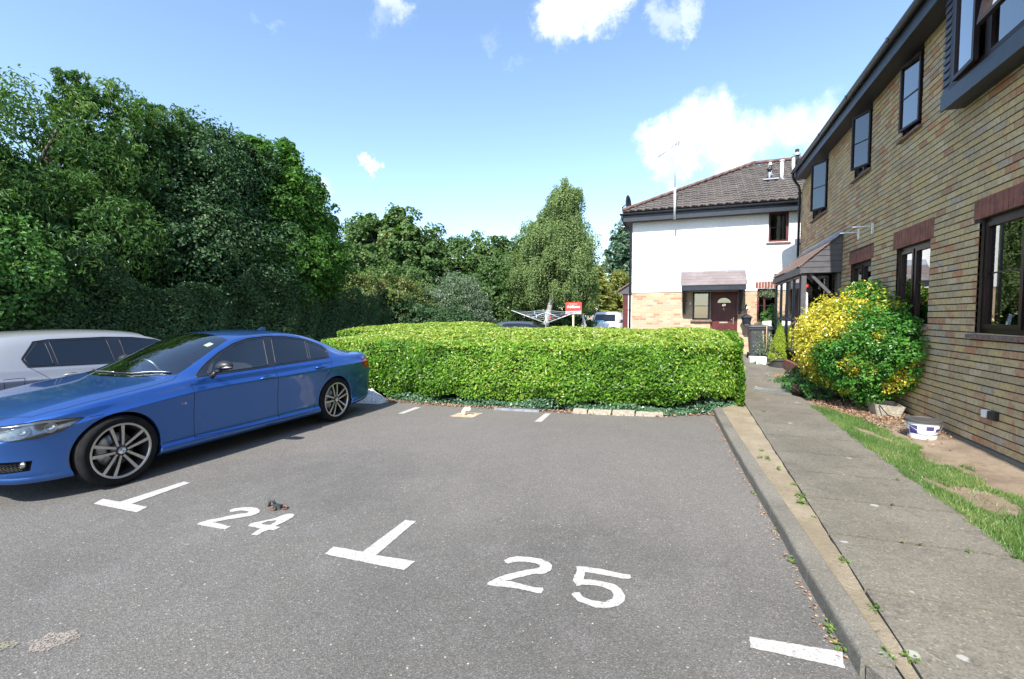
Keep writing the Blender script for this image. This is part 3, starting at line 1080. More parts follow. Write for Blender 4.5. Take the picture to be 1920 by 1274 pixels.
hd = empty('laurel_hedge', (-3, 8.8, 0), 'long clipped laurel hedge across the end of the parking bays', 'hedge', 'clipped laurel hedges')
n = 30000
x = RNG.uniform(-7.95, .84, n)
zz = RNG.uniform(0, 1, n) ** .9
gap = .12 + .04 * np.sin(x * 2.9) + .035 * np.sin(x * 7.7) + .10 * np.clip((x + 1.2) / 1.5, 0, 1)
yy = yf(x)
z = gap + (htop(x, yy) - gap) * zz
bul = .05 * np.sin(x * 3.1 + z * 4) + .04 * np.sin(x * 8.7 + 2) * np.sin(z * 7 + x) - .12 * np.clip((z - .95) / .25, 0, 1) ** 2
under = .16 * np.clip((.42 - z) / .35, 0, 1)
slope = np.gradient(HYF, HX)
sl = np.interp(x, HX, slope)
Cf = np.stack([x, yy - bul + under + RNG.exponential(.045, n), z], 1)
Nf = nrm(np.stack([sl * .8, -np.ones(n), np.full(n, .45)], 1))
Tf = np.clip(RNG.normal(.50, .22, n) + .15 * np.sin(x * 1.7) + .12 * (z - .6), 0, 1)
n2 = 42000
x2 = RNG.uniform(-7.95, .87, n2)
y2 = yf(x2) + RNG.uniform(0, 1, n2) * (11.1 - yf(x2))
z2 = htop(x2, y2) + .025 * np.sin(x2 * 9) * np.sin(y2 * 8) - RNG.exponential(.03, n2) - .05 * np.clip((.15 - (y2 - yf(x2))) / .15, 0, 1)
C2 = np.stack([x2, y2, z2], 1)
N2 = nrm(np.stack([np.zeros(n2), np.full(n2, -.35), np.ones(n2)], 1))
T2 = np.clip(RNG.normal(.50, .24, n2), 0, 1)
n3 = 7000
y3 = RNG.uniform(8.25, 11.1, n3)
z3 = .12 + RNG.uniform(0, 1, n3) * (htop(.5, y3) - .12)
C3 = np.stack([.85 - RNG.exponential(.04, n3) + .03 * np.sin(y3 * 6 + z3 * 5), y3, z3], 1)
N3 = np.tile([1, -.1, .35], (n3, 1)).astype(float)
T3 = np.clip(RNG.normal(.45, .2, n3), 0, 1)
leaves('foliage', np.concatenate([Cf, C3, C2]), np.concatenate([Nf, N3, N2]), ['hedge_leaf', 'hedge_lit_top_leaf'], .074, .038, .5, .25,
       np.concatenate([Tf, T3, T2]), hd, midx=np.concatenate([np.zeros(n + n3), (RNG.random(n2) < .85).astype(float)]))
# woody inside: a lumpy dark body a hand's breadth behind the leaves, and stems under it
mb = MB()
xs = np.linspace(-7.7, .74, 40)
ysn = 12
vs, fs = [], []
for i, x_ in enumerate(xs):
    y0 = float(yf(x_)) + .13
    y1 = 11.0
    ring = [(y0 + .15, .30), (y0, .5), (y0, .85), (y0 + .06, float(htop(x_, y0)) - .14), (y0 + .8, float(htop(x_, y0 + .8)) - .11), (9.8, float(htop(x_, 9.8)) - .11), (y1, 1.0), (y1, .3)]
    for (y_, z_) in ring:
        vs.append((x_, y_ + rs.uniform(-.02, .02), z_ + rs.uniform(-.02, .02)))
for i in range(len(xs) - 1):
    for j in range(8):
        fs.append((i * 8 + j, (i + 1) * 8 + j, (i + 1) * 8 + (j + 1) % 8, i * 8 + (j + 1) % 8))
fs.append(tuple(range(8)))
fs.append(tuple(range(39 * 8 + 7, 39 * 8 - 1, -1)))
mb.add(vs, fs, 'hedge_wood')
for i in range(70):
    x_ = rs.uniform(-6.6, .75)
    y_ = float(yf(x_)) + rs.uniform(.22, .6)
    mb.tube([(x_, y_, -.02), (x_ + rs.uniform(-.08, .08), y_ - .03, .22), (x_ + rs.uniform(-.15, .15), y_ - .05, .5)], .014, 'bark', 5)
part(mb, 'branches', hd)

# hedge running back behind it on the left
hw = empty('laurel_hedge', (-7, 13, 0), 'second laurel hedge running back behind the long one on the left', 'hedge', 'clipped laurel hedges')
n = 12000
x = RNG.uniform(-9.5, -6.2, n)
y = RNG.uniform(10.9, 15.5, n)
xr = -6.9 + .25 * np.sin(y) + .1 * (y - 11)
x = np.minimum(x, xr + .2)
z = 1.33 - .10 * np.clip((-7.6 - x) / 1.5, 0, 1) - .10 * np.clip((12.0 - y) / 1.1, 0, 1) + .03 * np.sin(x * 4) * np.sin(y * 3) - RNG.exponential(.03, n) - .25 * np.clip((x - xr + .25) / .45, 0, 1) ** 2
C1 = np.stack([x, y, z], 1)
N1 = np.tile([0, -.3, 1.0], (n, 1))
n2 = 3500
y2 = RNG.uniform(11.3, 15.5, n2)
z2 = RNG.uniform(.1, 1.25, n2)
C2 = np.stack([-6.75 + .25 * np.sin(y2) + .1 * (y2 - 11) + RNG.normal(0, .03, n2), y2, z2], 1)
n3 = 3500
x3 = RNG.uniform(-9.5, -6.4, n3)
C3 = np.stack([x3, 10.95 + RNG.normal(0, .03, n3), RNG.uniform(.1, 1.1, n3)], 1)
leaves('foliage', np.concatenate([C1, C2, C3]), np.concatenate([N1, np.tile([1, -.1, .3], (n2, 1)), np.tile([0, -1, .3], (n3, 1))]),
       ['hedge_leaf', 'hedge_lit_top_leaf'], .08, .042, .5, .2, None, hw, midx=np.concatenate([np.ones(n), np.zeros(n2 + n3)]))
mb = MB()
mb.box(-9.4, -7.0, 11.3, 15.4, .1, 1.05, 'hedge_wood')
part(mb, 'branches', hw)

# ivy and litter along its foot
n = 9000
x = RNG.uniform(-5.2, .95, n)
wgt = .35 + .65 * np.clip((x + 3.8) / 1.5, 0, 1)
x = x[RNG.random(n) < wgt]
n = len(x)
hgt = .10 + .11 * np.exp(-((x + 1.95) / .45) ** 2) * 1.3 + .04 * np.sin(x * 5) + .07 * np.clip((x + .3) / .8, 0, 1)
u = RNG.random(n)
y = yf(x) + .04 + .30 * RNG.random(n) - .10 * np.clip((x + .5) / 1, 0, 1) + .05 * np.sin(x * 6)
z = .015 + np.abs(hgt) * u * np.clip((y - yf(x) + .05) / .18, .15, 1)
o = leaves('ivy', np.stack([x, y, z], 1), np.tile([0, -.7, .9], (n, 1)), 'ivy_leaf', .05, .042, .6, .1)
setp(o, 'dark ivy creeping along the foot of the laurel hedge', 'ivy', None, 'stuff')
n = 1500
x = RNG.uniform(-6.2, .95, n)
y = yf(x) + RNG.normal(.02, .06, n)
o = leaves('leaf_litter', np.stack([x, np.clip(y, yf(x) - .11, 99), RNG.uniform(.006, .03, n)], 1), np.tile([0, 0, 1.0], (n, 1)), 'dead_leaf', .045, .03, .5)
setp(o, 'dry brown fallen leaves along the foot of the hedge', 'fallen leaves', None, 'stuff')

n = 260
y = RNG.uniform(2.4, 8.3, n)
x = np.array([kx(v) for v in y]) - np.abs(RNG.normal(0, .03, n)) - .008
o = leaves('leaf_litter', np.stack([x, y, RNG.uniform(.004, .012, n)], 1), np.tile([0, 0, 1.0], (n, 1)), 'dead_leaf', .022, .014, .4)
setp(o, 'brown leaf crumbs and grit in the gutter along the kerb', 'fallen leaves', None, 'stuff')

# leaf litter in the bed
n = 2600
x = RNG.uniform(1.98, 2.98, n)
y = 8.55 + RNG.normal(0, .75, n)
k_ = (y < 11) & (x > 1.95 + (8.9 - y) * .25)
x, y = x[k_], y[k_]
z = np.array([bed_z(a, b) for a, b in zip(x, y)]) + RNG.uniform(.008, .04, len(x))
o = leaves('leaf_litter', np.stack([x, y, z], 1), np.tile([0, 0, 1.0], (len(x), 1)), 'dead_leaf', .040, .028, .6)
setp(o, 'dry orange leaves lying on the soil under the yellow bush', 'fallen leaves', None, 'stuff')

# grass strip with bare patches
n = 90000
x = RNG.uniform(1.86, 2.56, n)
y = RNG.uniform(1.0, 8.75, n) ** 1.0
edge = np.interp(y, [1, 4.7, 5.5, 6.3, 7.0, 7.8, 8.8], [2.5, 2.47, 2.50, 2.40, 2.42, 2.36, 2.0]) + .05 * np.sin(y * 7) + .03 * np.sin(y * 17)
pt = np.sin(x * 9 + 1.3) * np.sin(y * 3.1 + x * 4) + .6 * np.sin(x * 21 + y * 5)
bare = (np.hypot((x - 2.22) / .16, (y - 4.72) / .33) < 1) | (np.hypot((x - 2.35) / .1, (y - 5.9) / .2) < 1)
k_ = (x < edge - .02 * RNG.random(n)) & (pt > -.95) & (~bare | (RNG.random(n) < .06)) & (x > 1.885 + .02 * np.sin(y * 13) - .03 * RNG.random(n))
x, y = x[k_], y[k_]
n = len(x)
H_ = RNG.uniform(.018, .05, n) * (1 + .4 * np.sin(x * 13) * np.sin(y * 7))
th = RNG.uniform(0, 6.28, n)
ln = RNG.normal(0, .016, (n, 2))
zb = np.array([bed_z(a, b) for a, b in zip(x, y)]) - .002
P0 = np.stack([x - .0032 * np.cos(th), y - .0032 * np.sin(th), zb], 1)
P1 = np.stack([x + .0032 * np.cos(th), y + .0032 * np.sin(th), zb], 1)
P2 = np.stack([x + ln[:, 0], y + ln[:, 1], zb + H_], 1)
V = np.stack([P0, P1, P2], 1).reshape(-1, 3)
F = np.arange(n * 3).reshape(-1, 3)
tn = np.clip(RNG.normal(.5, .2, n) + .2 * np.sin(x * 6) * np.sin(y * 4), 0, 1)
o = np_mesh('grass', V, F, 'grass_blade', tn)
setp(o, 'strip of short green grass between the footpath and the bare soil', 'grass', None, 'stuff')

# weeds: each a rosette of leaves
weeds = [(0.575, 4.505, 0, .05), (0.602, 4.45, 0, .045), (0.635, 3.815, 0, .035), (0.647, 3.32, 0, .05), (0.680, 2.665, 0, .06), (0.698, 2.535, 0, .06), (0.53, 5.9, 0, .03), (.555, 5.21, 0, .035),
         (0.78, 5.63, .09, .05), (0.718, 5.38, .09, .045), (0.789, 5.33, .09, .06), (0.827, 5.024, .09, .055), (0.884, 4.565, .09, .05), (0.874, 4.306, .09, .07), (0.858, 4.151, .09, .07), (0.89, 3.235, .09, .05),
         (0.90, 2.742, .09, .05), (0.826, 2.38, .09, .05), (0.91, 2.40, .09, .05), (0.882, 3.88, .09, .03),
         (1.458, 5.702, .10, .025), (1.757, 5.02, .10, .03), (1.314, 3.635, .10, .025), (1.411, 3.63, .10, .025), (1.645, 3.63, .10, .035), (1.50, 4.33, .10, .03), (1.10, 7.95, .1, .05)]
wl = ['in the gutter at the foot of the kerb', 'on the sandy strip behind the kerb', 'in a joint of the footpath slabs']
for i, (x_, y_, z_, s_) in enumerate(weeds):
    s_ *= .82
    n = int(10 + s_ * 220)
    th = RNG.uniform(0, 6.28, n)
    rr = s_ * RNG.uniform(.15, 1.0, n)
    A_ = np.stack([np.cos(th), np.sin(th), np.full(n, .55)], 1)
    C_ = np.stack([x_ + rr * np.cos(th) * .75, y_ + rr * np.sin(th) * 1.1, z_ + .006 + s_ * .45 * RNG.random(n)], 1)
    o = leaves('weed', C_, np.tile([0, 0, 1.0], (n, 1)), 'weed_leaf', s_ * .62, s_ * .30, .3, 0, None, None, .15, A_)
    side = 0 if z_ == 0 else (1 if i < 20 else 2)
    near = ['nearest to the camera', 'farther along'][1 if y_ > 3.3 else 0]
    setp(o, 'small green weed ' + wl[side], 'weed', 'weeds ' + wl[side])

# ------------------------------------------------------------------ brick terrace on the right
WX = 3.0


def sub_intervals(a, b, cuts):
    segs = [(a, b)]
    for c0, c1 in cuts:
        ns = []
        for s0, s1 in segs:
            if c1 <= s0 or c0 >= s1:
                ns.append((s0, s1))
                continue
            if c0 > s0:
                ns.append((s0, c0))
            if c1 < s1:
                ns.append((c1, s1))
        segs = ns
    return segs


holes = [  # y0, y1, z0, z1 of openings, and of lintels
    (5.10, 6.74, 1.36, 2.62), (5.0, 6.84, 2.62, 2.85),
    (7.84, 8.94, 1.42, 2.58), (7.76, 9.06, 2.58, 2.86),
    (9.99, 11.12, 1.42, 2.56), (9.90, 11.22, 2.56, 2.80),
    (12.98, 14.38, 4.03, 5.32), (10.20, 11.10, 4.20, 5.32), (8.26, 8.90, 4.23, 5.32),
    (12.2, 13.2, .3, 2.35), (3.4, 6.98, 4.1, 5.32)]


def brick_wall(y0, y1, z0, z1):
    mb = MB()
    rb = random.Random(11)
    rowh, bw, j, jv = .081, .232, .0145, .005
    k = 0
    z = z0
    while z < z1:
        zt = min(z + rowh - j, z1)
        off = (k % 2) * bw / 2
        cuts = [(h[0], h[1]) for h in holes if h[2] < z + rowh * .5 < h[3]]
        y = y0 - off
        while y < y1:
            a, b = max(y, y0), min(y + bw - jv, y1)
            if b - a > .02:
                for s0, s1 in sub_intervals(a, b, cuts):
                    if s1 - s0 > .015:
                        d_ = WX + rb.uniform(-.0015, .002)
                        # a patchwork: reds come in drifts
                        tn = rb.random()
                        if tn > .7 and math.sin(y * 1.3 + z * 1.9) + math.sin(y * .7 - z * 2.3) < rb.uniform(-1.5, .8):
                            tn *= .68
                        zz0, zz1 = z + rb.uniform(-.001, .001), zt + rb.uniform(-.001, .001)
                        vs = [(d_, s0, zz0), (d_, s1, zz0), (d_, s1, zz1), (d_, s0, zz1),
                              (WX + .03, s0, zz0), (WX + .03, s1, zz0), (WX + .03, s1, zz1), (WX + .03, s0, zz1)]
                        mb.add(vs, [(0, 3, 2, 1), (0, 1, 5, 4), (1, 2, 6, 5), (2, 3, 7, 6), (3, 0, 4, 7)], 'stock_brick', tn)
            y += bw
        z += rowh
        k += 1
    # mortar and wall body behind, with the openings left out
    ycuts = sorted({y0, y1} | {h[0] for h in holes} | {h[1] for h in holes})
    zcuts = sorted({0.0, z1} | {h[2] for h in holes} | {h[3] for h in holes})
    for a, b in zip(ycuts[:-1], ycuts[1:]):
        for c0, c1 in zip(zcuts[:-1], zcuts[1:]):
            my, mz = (a + b) / 2, (c0 + c1) / 2
            if any(h[0] < my < h[1] and h[2] < mz < h[3] and i not in (1, 3, 5) for i, h in enumerate(holes)):
                continue
            mb.box(WX + .010, WX + .30, a, b, c0, c1, 'mortar')
    return mb


bt = empty('brick_house', (3.0, 6, 0), 'long yellow stock brick house with black eaves along the right side', 'house')
part(brick_wall(-4, 15.75, .16, 5.33), 'wall', bt)
mb = MB()
mb.box(2.965, 3.005, -4, 15.75, -.02, .15, 'kerb_concrete')
part(mb, 'plinth', bt)
for (y0, y1, z0, z1) in (holes[1], holes[3], holes[5]):
    mb = MB()
    n = int((y1 - y0) / .076)
    for i in range(n):
        a = y0 + (y1 - y0) * i / n
        d_ = rs.uniform(0, .004)
        mb.box(WX - .006 + d_, WX + .03, a + .003, a + (y1 - y0) / n - .004, z0 + .002, z1 - .012, 'soldier_brick')
    part(mb, 'brick_lintel', bt)


def window(parent, y0, y1, z0, z1, mulls=(), sill=True, fr='brown_frame', bars=True, name='window', back='room_dark', curtain=None,
           glassm='window_glass', fx=3.055, opened=None, skip=()):
    """casement in the X plane; lights run from mullion to mullion"""
    t_ = .055
    mb = MB()
    mb.box(fx, fx + .07, y0, y1, z0, z0 + t_, fr)
    mb.box(fx, fx + .07, y0, y1, z1 - t_, z1, fr)
    mb.box(fx, fx + .07, y0, y0 + t_, z0 + t_, z1 - t_, fr)
    mb.box(fx, fx + .07, y1 - t_, y1, z0 + t_, z1 - t_, fr)
    for m_ in mulls:
        mb.box(fx, fx + .07, m_ - t_ / 2, m_ + t_ / 2, z0 + t_, z1 - t_, fr)
    w_ = part(mb, name, parent)
    es = [y0 + t_] + [v for m_ in mulls for v in (m_ - t_ / 2, m_ + t_ / 2)] + [y1 - t_]
    gb = MB()
    sb = MB()
    for i in range(0, len(es), 2):
        a, b = es[i], es[i + 1]
        if i // 2 in skip:
            continue
        s = .045
        for q in ((a, b, z0 + t_, z0 + t_ + s), (a, b, z1 - t_ - s, z1 - t_), (a, a + s, z0 + t_ + s, z1 - t_ - s), (b - s, b, z0 + t_ + s, z1 - t_ - s)):
            sb.box(fx - .015, fx + .045, q[0], q[1], q[2], q[3], fr)
        gb.box(fx + .018, fx + .022, a + s, b - s, z0 + t_ + s, z1 - t_ - s, glassm)
        if bars:
            zm = z0 + (z1 - z0) * .52
            sb.box(fx + .010, fx + .030, a + s, b - s, zm - .007, zm + .007, fr)
    if sb.v:
        o = part(sb, 'sash', w_)
        o.matrix_parent_inverse = Matrix()
    if gb.v:
        o = part(gb, 'pane', w_)
        o.matrix_parent_inverse = Matrix()
    # room behind
    rb_ = MB()
    rb_.box(fx + .9, fx + .95, y0 - .3, y1 + .3, z0 - .2, z1 + .2, back)
    rb_.box(fx + .26, fx + .9, y0 - .3, y0 - .28, z0 - .2, z1 + .2, back)
    rb_.box(fx + .26, fx + .9, y1 + .28, y1 + .3, z0 - .2, z1 + .2, back)
    rb_.box(fx + .26, fx + .9, y0 - .3, y1 + .3, z0 - .22, z0 - .2, back)
    rb_.box(fx + .26, fx + .9, y0 - .3, y1 + .3, z1 + .2, z1 + .22, back)
    o = part(rb_, 'room', w_)
    o.matrix_parent_inverse = Matrix()
    if curtain:
        cb = MB()
        cy0, cy1, cz0, cz1, cm = curtain
        npt = int((cy1 - cy0) / .02)
        vs = []
        for i in range(npt + 1):
            y = cy0 + (cy1 - cy0) * i / npt
            xx = fx + .13 + (.012 * math.sin(i * 1.1) if cm == 'net_curtain' else 0)
            vs += [(xx, y, cz0), (xx, y, cz1), (xx + .006, y, cz1), (xx + .006, y, cz0)]
        fs = []
        for i in range(npt):
            for j in range(4):
                fs.append((i * 4 + j, i * 4 + (j + 1) % 4, (i + 1) * 4 + (j + 1) % 4, (i + 1) * 4 + j))
        cb.add(vs, fs, cm)
        o = part(cb, 'curtain' if cm == 'net_curtain' else 'blind', w_)
        o.matrix_parent_inverse = Matrix()
    if sill:
        s_ = MB()
        n = max(2, int((y1 - y0 + .1) / .115))
        for i in range(n):
            a = y0 - .05 + (y1 - y0 + .1) * i / n
            b = y0 - .05 + (y1 - y0 + .1) * (i + 1) / n
            s_.prism([(WX - .055, z0 - .055), (WX - .055 + rs.uniform(0, .004), z0 - .018), (WX + .06, z0 + .0), (WX + .06, z0 - .055)], 'y', a + .003, b - .003, 'brick_sill')
        o = part(s_, 'sill', w_)
        o.matrix_parent_inverse = Matrix()
    return w_


def open_sash(parent, yh, z0, z1, wd, ang, fr='brown_frame', hinge='near', glassm='window_glass'):
    """a casement swung outwards about a vertical hinge at (WX, yh)"""
    d_ = Vector((-math.sin(ang), math.cos(ang), 0))
    nn = Vector((-math.cos(ang), -math.sin(ang), 0))
    h = Vector((WX - .01, yh, 0))
    sb, gb = MB(), MB()

    def bx(u0, u1, za, zb, th, mt, mbx):
        vs = []
        for zz in (za, zb):
            for u_, v_ in ((u0, -th / 2), (u1, -th / 2), (u1, th / 2), (u0, th / 2)):
                q = h + d_ * u_ + nn * v_
                vs.append((q.x, q.y, zz))
        mbx.add(vs, [(0, 3, 2, 1), (4, 5, 6, 7), (0, 1, 5, 4), (1, 2, 6, 5), (2, 3, 7, 6), (3, 0, 4, 7)], mt)
    s = .032
    bx(0, wd, z0, z0 + s, .045, fr, sb)
    bx(0, wd, z1 - s, z1, .045, fr, sb)
    bx(0, s, z0 + s, z1 - s, .045, fr, sb)
    bx(wd - s, wd, z0 + s, z1 - s, .045, fr, sb)
    zm = z0 + (z1 - z0) * .48
    bx(s, wd - s, zm - .009, zm + .009, .02, fr, sb)
    bx(s, wd - s, z0 + s, z1 - s, .004, glassm, gb)
    o = part(sb, 'sash', parent)
    o.matrix_parent_inverse = Matrix()
    o = part(gb, 'pane', parent)
    o.matrix_parent_inverse = Matrix()


def subpart(mb, name, par):
    """a mesh drawn in world space, two levels down"""
    o = mb.build(name)
    o.parent = par
    return o


# lower windows
window(bt, 5.10, 6.74, 1.36, 2.62, (6.0,), curtain=(5.2, 6.7, 1.4, 2.6, 'net_curtain'))
window(bt, 7.84, 8.94, 1.42, 2.58, (8.42,), sill=True, )
window(bt, 9.99, 11.12, 1.42, 2.56, (10.55,))
# upper windows under the eaves, each with a casement standing open
w1 = window(bt, 12.98, 14.38, 4.03, 5.32, (13.68,), skip=(0,), curtain=(13.0, 14.3, 4.1, 5.3, 'net_curtain'))
open_sash(w1, 13.0, 4.09, 5.20, .46, R(30))
w2 = window(bt, 10.20, 11.10, 4.20, 5.32, (10.65,), skip=(0,), curtain=(10.7, 11.05, 4.2, 5.3, 'net_curtain'))
open_sash(w2, 10.21, 4.26, 5.22, .42, R(24))
w3 = window(bt, 8.26, 8.90, 4.23, 5.32, (), skip=(0,), curtain=(8.3, 8.5, 4.3, 5.3, 'white_blind'))
open_sash(w3, 8.28, 4.29, 5.24, .50, R(7))
# box bay near the camera
by0, by1, bxf = 3.2, 7.15, 2.80
mb = MB()
mb.box(bxf, 3.0, by0, by1, 3.99, 4.06, 'black_timber')
mb.box(bxf - .022, bxf, by0 - .02, by1 + .02, 3.975, 4.16, 'black_timber')
mb.box(bxf, 3.0, by1 - .03, by1, 4.06, 5.32, 'black_timber')
mb.box(bxf, 3.0, by0, by0 + .03, 4.06, 5.32, 'black_timber')
mb.box(bxf + .02, bxf + .10, by0 + .03, by1 - .03, 4.06, 4.12, 'black_timber')
for i in range(14):                       # weatherboards beside the window
    z = 4.16 + i * .085
    mb.prism([(bxf - .020, z), (bxf - .004, z + .083), (bxf + .02, z + .083), (bxf + .02, z)], 'y', 7.0, by1, 'black_timber')
by = part(mb, 'bay_window', bt)
mb = MB()
gb = MB()
F0 = bxf - .015
zb, zt = 4.17, 5.32
mb.box(F0, F0 + .07, 3.3, 7.0, zb, zb + .05, 'brown_frame')
mb.box(F0, F0 + .07, 3.3, 7.0, zt - .05, zt, 'brown_frame')
for a, b in ((6.88, 7.0), (6.20, 6.30), (5.45, 5.52), (4.7, 4.76), (3.3, 3.4)):
    mb.box(F0, F0 + .07, a, b, zb + .05, zt - .05, 'brown_frame')
for a, b in ((5.52, 6.20), (4.76, 5.45), (3.4, 4.7)):
    gb.box(F0 + .03, F0 + .034, a, b, zb + .05, zt - .05, 'window_glass')
o = subpart(mb, 'window_frame', by)
subpart(gb, 'pane', by)
# opened casement and opened top light of the bay


def sash_bay(y0, wd, ang, z0, z1):
    sb, gb = MB(), MB()
    d_ = Vector((-math.sin(ang), -math.cos(ang), 0))
    nn = Vector((-math.cos(ang), math.sin(ang), 0))
    h = Vector((F0 - .01, y0, 0))

    def bx(u0, u1, za, zb_, th, mt, m_):
        vs = []
        for zz in (za, zb_):
            for u_, v_ in ((u0, -th / 2), (u1, -th / 2), (u1, th / 2), (u0, th / 2)):
                q = h + d_ * u_ + nn * v_
                vs.append((q.x, q.y, zz))
        m_.add(vs, [(0, 1, 2, 3), (7, 6, 5, 4), (4, 5, 1, 0), (5, 6, 2, 1), (6, 7, 3, 2), (7, 4, 0, 3)], mt)
    s = .045
    for q in ((0, wd, z0, z0 + s), (0, wd, z1 - s, z1), (0, s, z0 + s, z1 - s), (wd - s, wd, z0 + s, z1 - s)):
        bx(*q, .045, 'brown_frame', sb)
    bx(s, wd - s, z0 + s, z1 - s, .004, 'window_glass', gb)
    subpart(sb, 'sash', by)
    subpart(gb, 'pane', by)


sash_bay(6.86, .50, R(4), 4.20, 5.28)
tb, tg = MB(), MB()
hy0, hy1 = 5.40, 6.06
for (u0, u1, v0, v1, mt, bb, th) in ((0, .85, 0, .045, 'brown_frame', tb, .04), (0, .85, .615, .66, 'brown_frame', tb, .04), (.805, .85, .045, .615, 'brown_frame', tb, .04),
                                     (0, .045, .045, .615, 'brown_frame', tb, .04), (.045, .805, .045, .615, 'window_glass', tg, .004)):
    vs = []
    for th_ in (0, th):
        for u_, v_ in ((u0, v0), (u1, v0), (u1, v1), (u0, v1)):
            a_ = R(9)
            vs.append((F0 - .01 - u_ * math.sin(a_) - th_ * math.cos(a_), hy0 + v_, 5.24 - u_ * math.cos(a_) + th_ * math.sin(a_)))
    bb.add(vs, [(0, 1, 2, 3), (7, 6, 5, 4), (4, 5, 1, 0), (5, 6, 2, 1), (6, 7, 3, 2), (7, 4, 0, 3)], mt)
subpart(tb, 'sash', by)
subpart(tg, 'pane', by)
mb = MB()
mb.box(bxf + .9, bxf + .95, 3.2, 7.2, 4.0, 5.4, 'room_dark')
mb.box(bxf + .09, bxf + .094, 6.25, 6.52, 4.12, 5.3, 'white_blind')
mb.box(bxf + .12, bxf + .124, 5.55, 6.1, 4.12, 5.3, 'net_curtain')
mb.box(bxf + .12, bxf + .124, 3.5, 5.3, 4.12, 5.3, 'net_curtain')
subpart(mb, 'curtain', by)

# eaves, gutter, roof
mb = MB()
mb.box(2.745, 3.02, -4, 15.2, 5.325, 5.345, 'soffit_black')
part(mb, 'soffit', bt)
mb = MB()
mb.box(2.72, 2.745, -4, 15.2, 5.315, 5.52, 'black_timber')
part(mb, 'fascia', bt)
mb = MB()
pr = [(.055 * math.cos(th), -.05 * math.sin(th)) for th in np.linspace(0, math.pi, 9)]
pts = [(2.665 - q[0], 5.545 + q[1]) for q in pr] + [(2.665 + q[0] * .9, 5.545 + q[1] * .88) for q in pr]
mb.prism([(2.665 + .055 * math.cos(th), 5.545 - .055 * math.sin(th)) for th in np.linspace(0, math.pi, 12)], 'y', -4, 15.2, 'black_timber')
for y in np.arange(-3, 15.0, 1.9):
    mb.box(2.603, 2.727, y, y + .05, 5.50, 5.556, 'black_timber')
part(mb, 'gutter', bt)
mb = MB()
# pitched roof with a row of tile edges over the gutter
for i in range(int(19.2 / .3)):
    y = -4 + i * .3
    mb.prism([(2.64, 5.565), (2.64, 5.595), (6.8, 8.0), (6.8, 7.97)], 'y', y + .004, y + .292, 'roof_tiles')
mb.prism([(2.66, 5.56), (6.8, 7.96), (10.9, 5.56)], 'y', -4, 15.2, 'roof_tiles')
mb.prism([(6.8, 8.0), (11.0, 5.56), (11.0, 5.53), (6.8, 7.965)], 'y', -4, 15.8, 'roof_tiles')
mb.box(3.3, 10.6, -4, 15.75, 0, 5.55, 'mortar')
part(mb, 'roof', bt)
mb = MB()
mb.tube([(2.66, 15.12, 5.5), (2.66, 15.12, 5.40), (2.70, 15.15, 5.32), (2.88, 15.5, 5.22), (2.94, 15.68, 5.12), (2.94, 15.68, .3)], .036, 'black_timber', 10)
for z in (5.05, 3.6, 2.0):
    mb.box(2.90, 3.01, 15.63, 15.73, z, z + .04, 'black_timber')
part(mb, 'downpipe', bt)
# outside tap cover and vents on the wall
mb = MB()
mb.cbox(2.955, 3.0, 6.20, 6.32, .47, .56, 'black_plastic', .008)
mb.cbox(2.94, 3.0, 6.335, 6.40, .48, .56, 'white_plastic', .008)
part(mb, 'outdoor_socket', bt)
for (y, z) in ((10.66, 3.13), (9.95, 3.12)):
    mb = MB()
    mb.tube([(3.0, y, z - .10), (2.985, y, z), (2.70, y + .05, z)], .012, 'galvanised', 7)
    mb.box(2.975, 3.0, y - .02, y + .02, z - .14, z + .05, 'galvanised')
    part(mb, 'wall_bracket', bt)

# porch of the brick house
px0, pxf, py0, py1 = 2.237, 2.33, 11.68, 15.15
mb = MB()
# lean-to roof of overlapping tile courses
nc = 9
for i in range(nc):
    f0, f1 = i / nc, (i + 1) / nc + .02
    xa, xb = px0 - .03 + (3.0 - px0 + .03) * f0, min(3.0, px0 - .03 + (3.0 - px0 + .03) * f1)
    za, zb_ = 2.595 + .70 * f0, 2.595 + .70 * min(1, f1)
    mb.prism([(xa, za + .012), (xa, za + .030), (xb, zb_ + .018), (xb, zb_ + .0)], 'y', py0 - .06, py1 + .05, 'porch_tiles')
po = part(mb, 'porch', bt)
mb = MB()
mb.tube([(2.99, py0 - .06, 3.315), (2.99, py1 + .05, 3.315)], .035, 'lead', 8)
mb.prism([(2.83, 3.155), (2.83, 3.175), (3.0, 3.335), (3.0, 3.30)], 'y', py0 - .07, py1 + .05, 'lead')
subpart(mb, 'lead_flashing', po)
mb = MB()
for i in range(7):                       # weatherboarded gable, boards cut to the slope
    z = 2.47 + i * .12
    xl = px0 + .02 + max(0, (z + .10 - 2.60)) / .70 * (3.0 - px0)
    xl0 = px0 + .02 + max(0, (z - 2.60)) / .70 * (3.0 - px0)
    mb.prism([(xl0, z), (2.995, z), (2.995, z + .118), (min(xl, 2.99), z + .118)], 'y', py0 - .022 + 0, py0 + .01, 'dark_cladding')
    mb.box(xl0, 2.995, py0 - .032, py0 - .02, z, z + .018, 'dark_cladding')
mb.box(px0 + .0, px0 + .03, py0 - .02, py1, 2.455, 2.60, 'dark_cladding')
mb.box(px0 + .03, 2.995, py1 - .03, py1, 2.46, 2.75, 'dark_cladding')
mb.box(px0 + .03, 2.995, py0 + .01, py1 - .03, 2.46, 2.475, 'soffit_black')
subpart(mb, 'weatherboards', po)
mb = MB()
mb.box(2.28, 2.37, 11.70, 11.79, .45, 2.455, 'dark_cladding')
mb.prism([(2.40, 2.46), (2.47, 2.46), (2.90, 1.98), (2.84, 1.95)], 'y', 11.71, 11.77, 'dark_cladding')
mb.box(2.93, 2.99, 11.70, 11.78, .3, 2.455, 'dark_cladding')
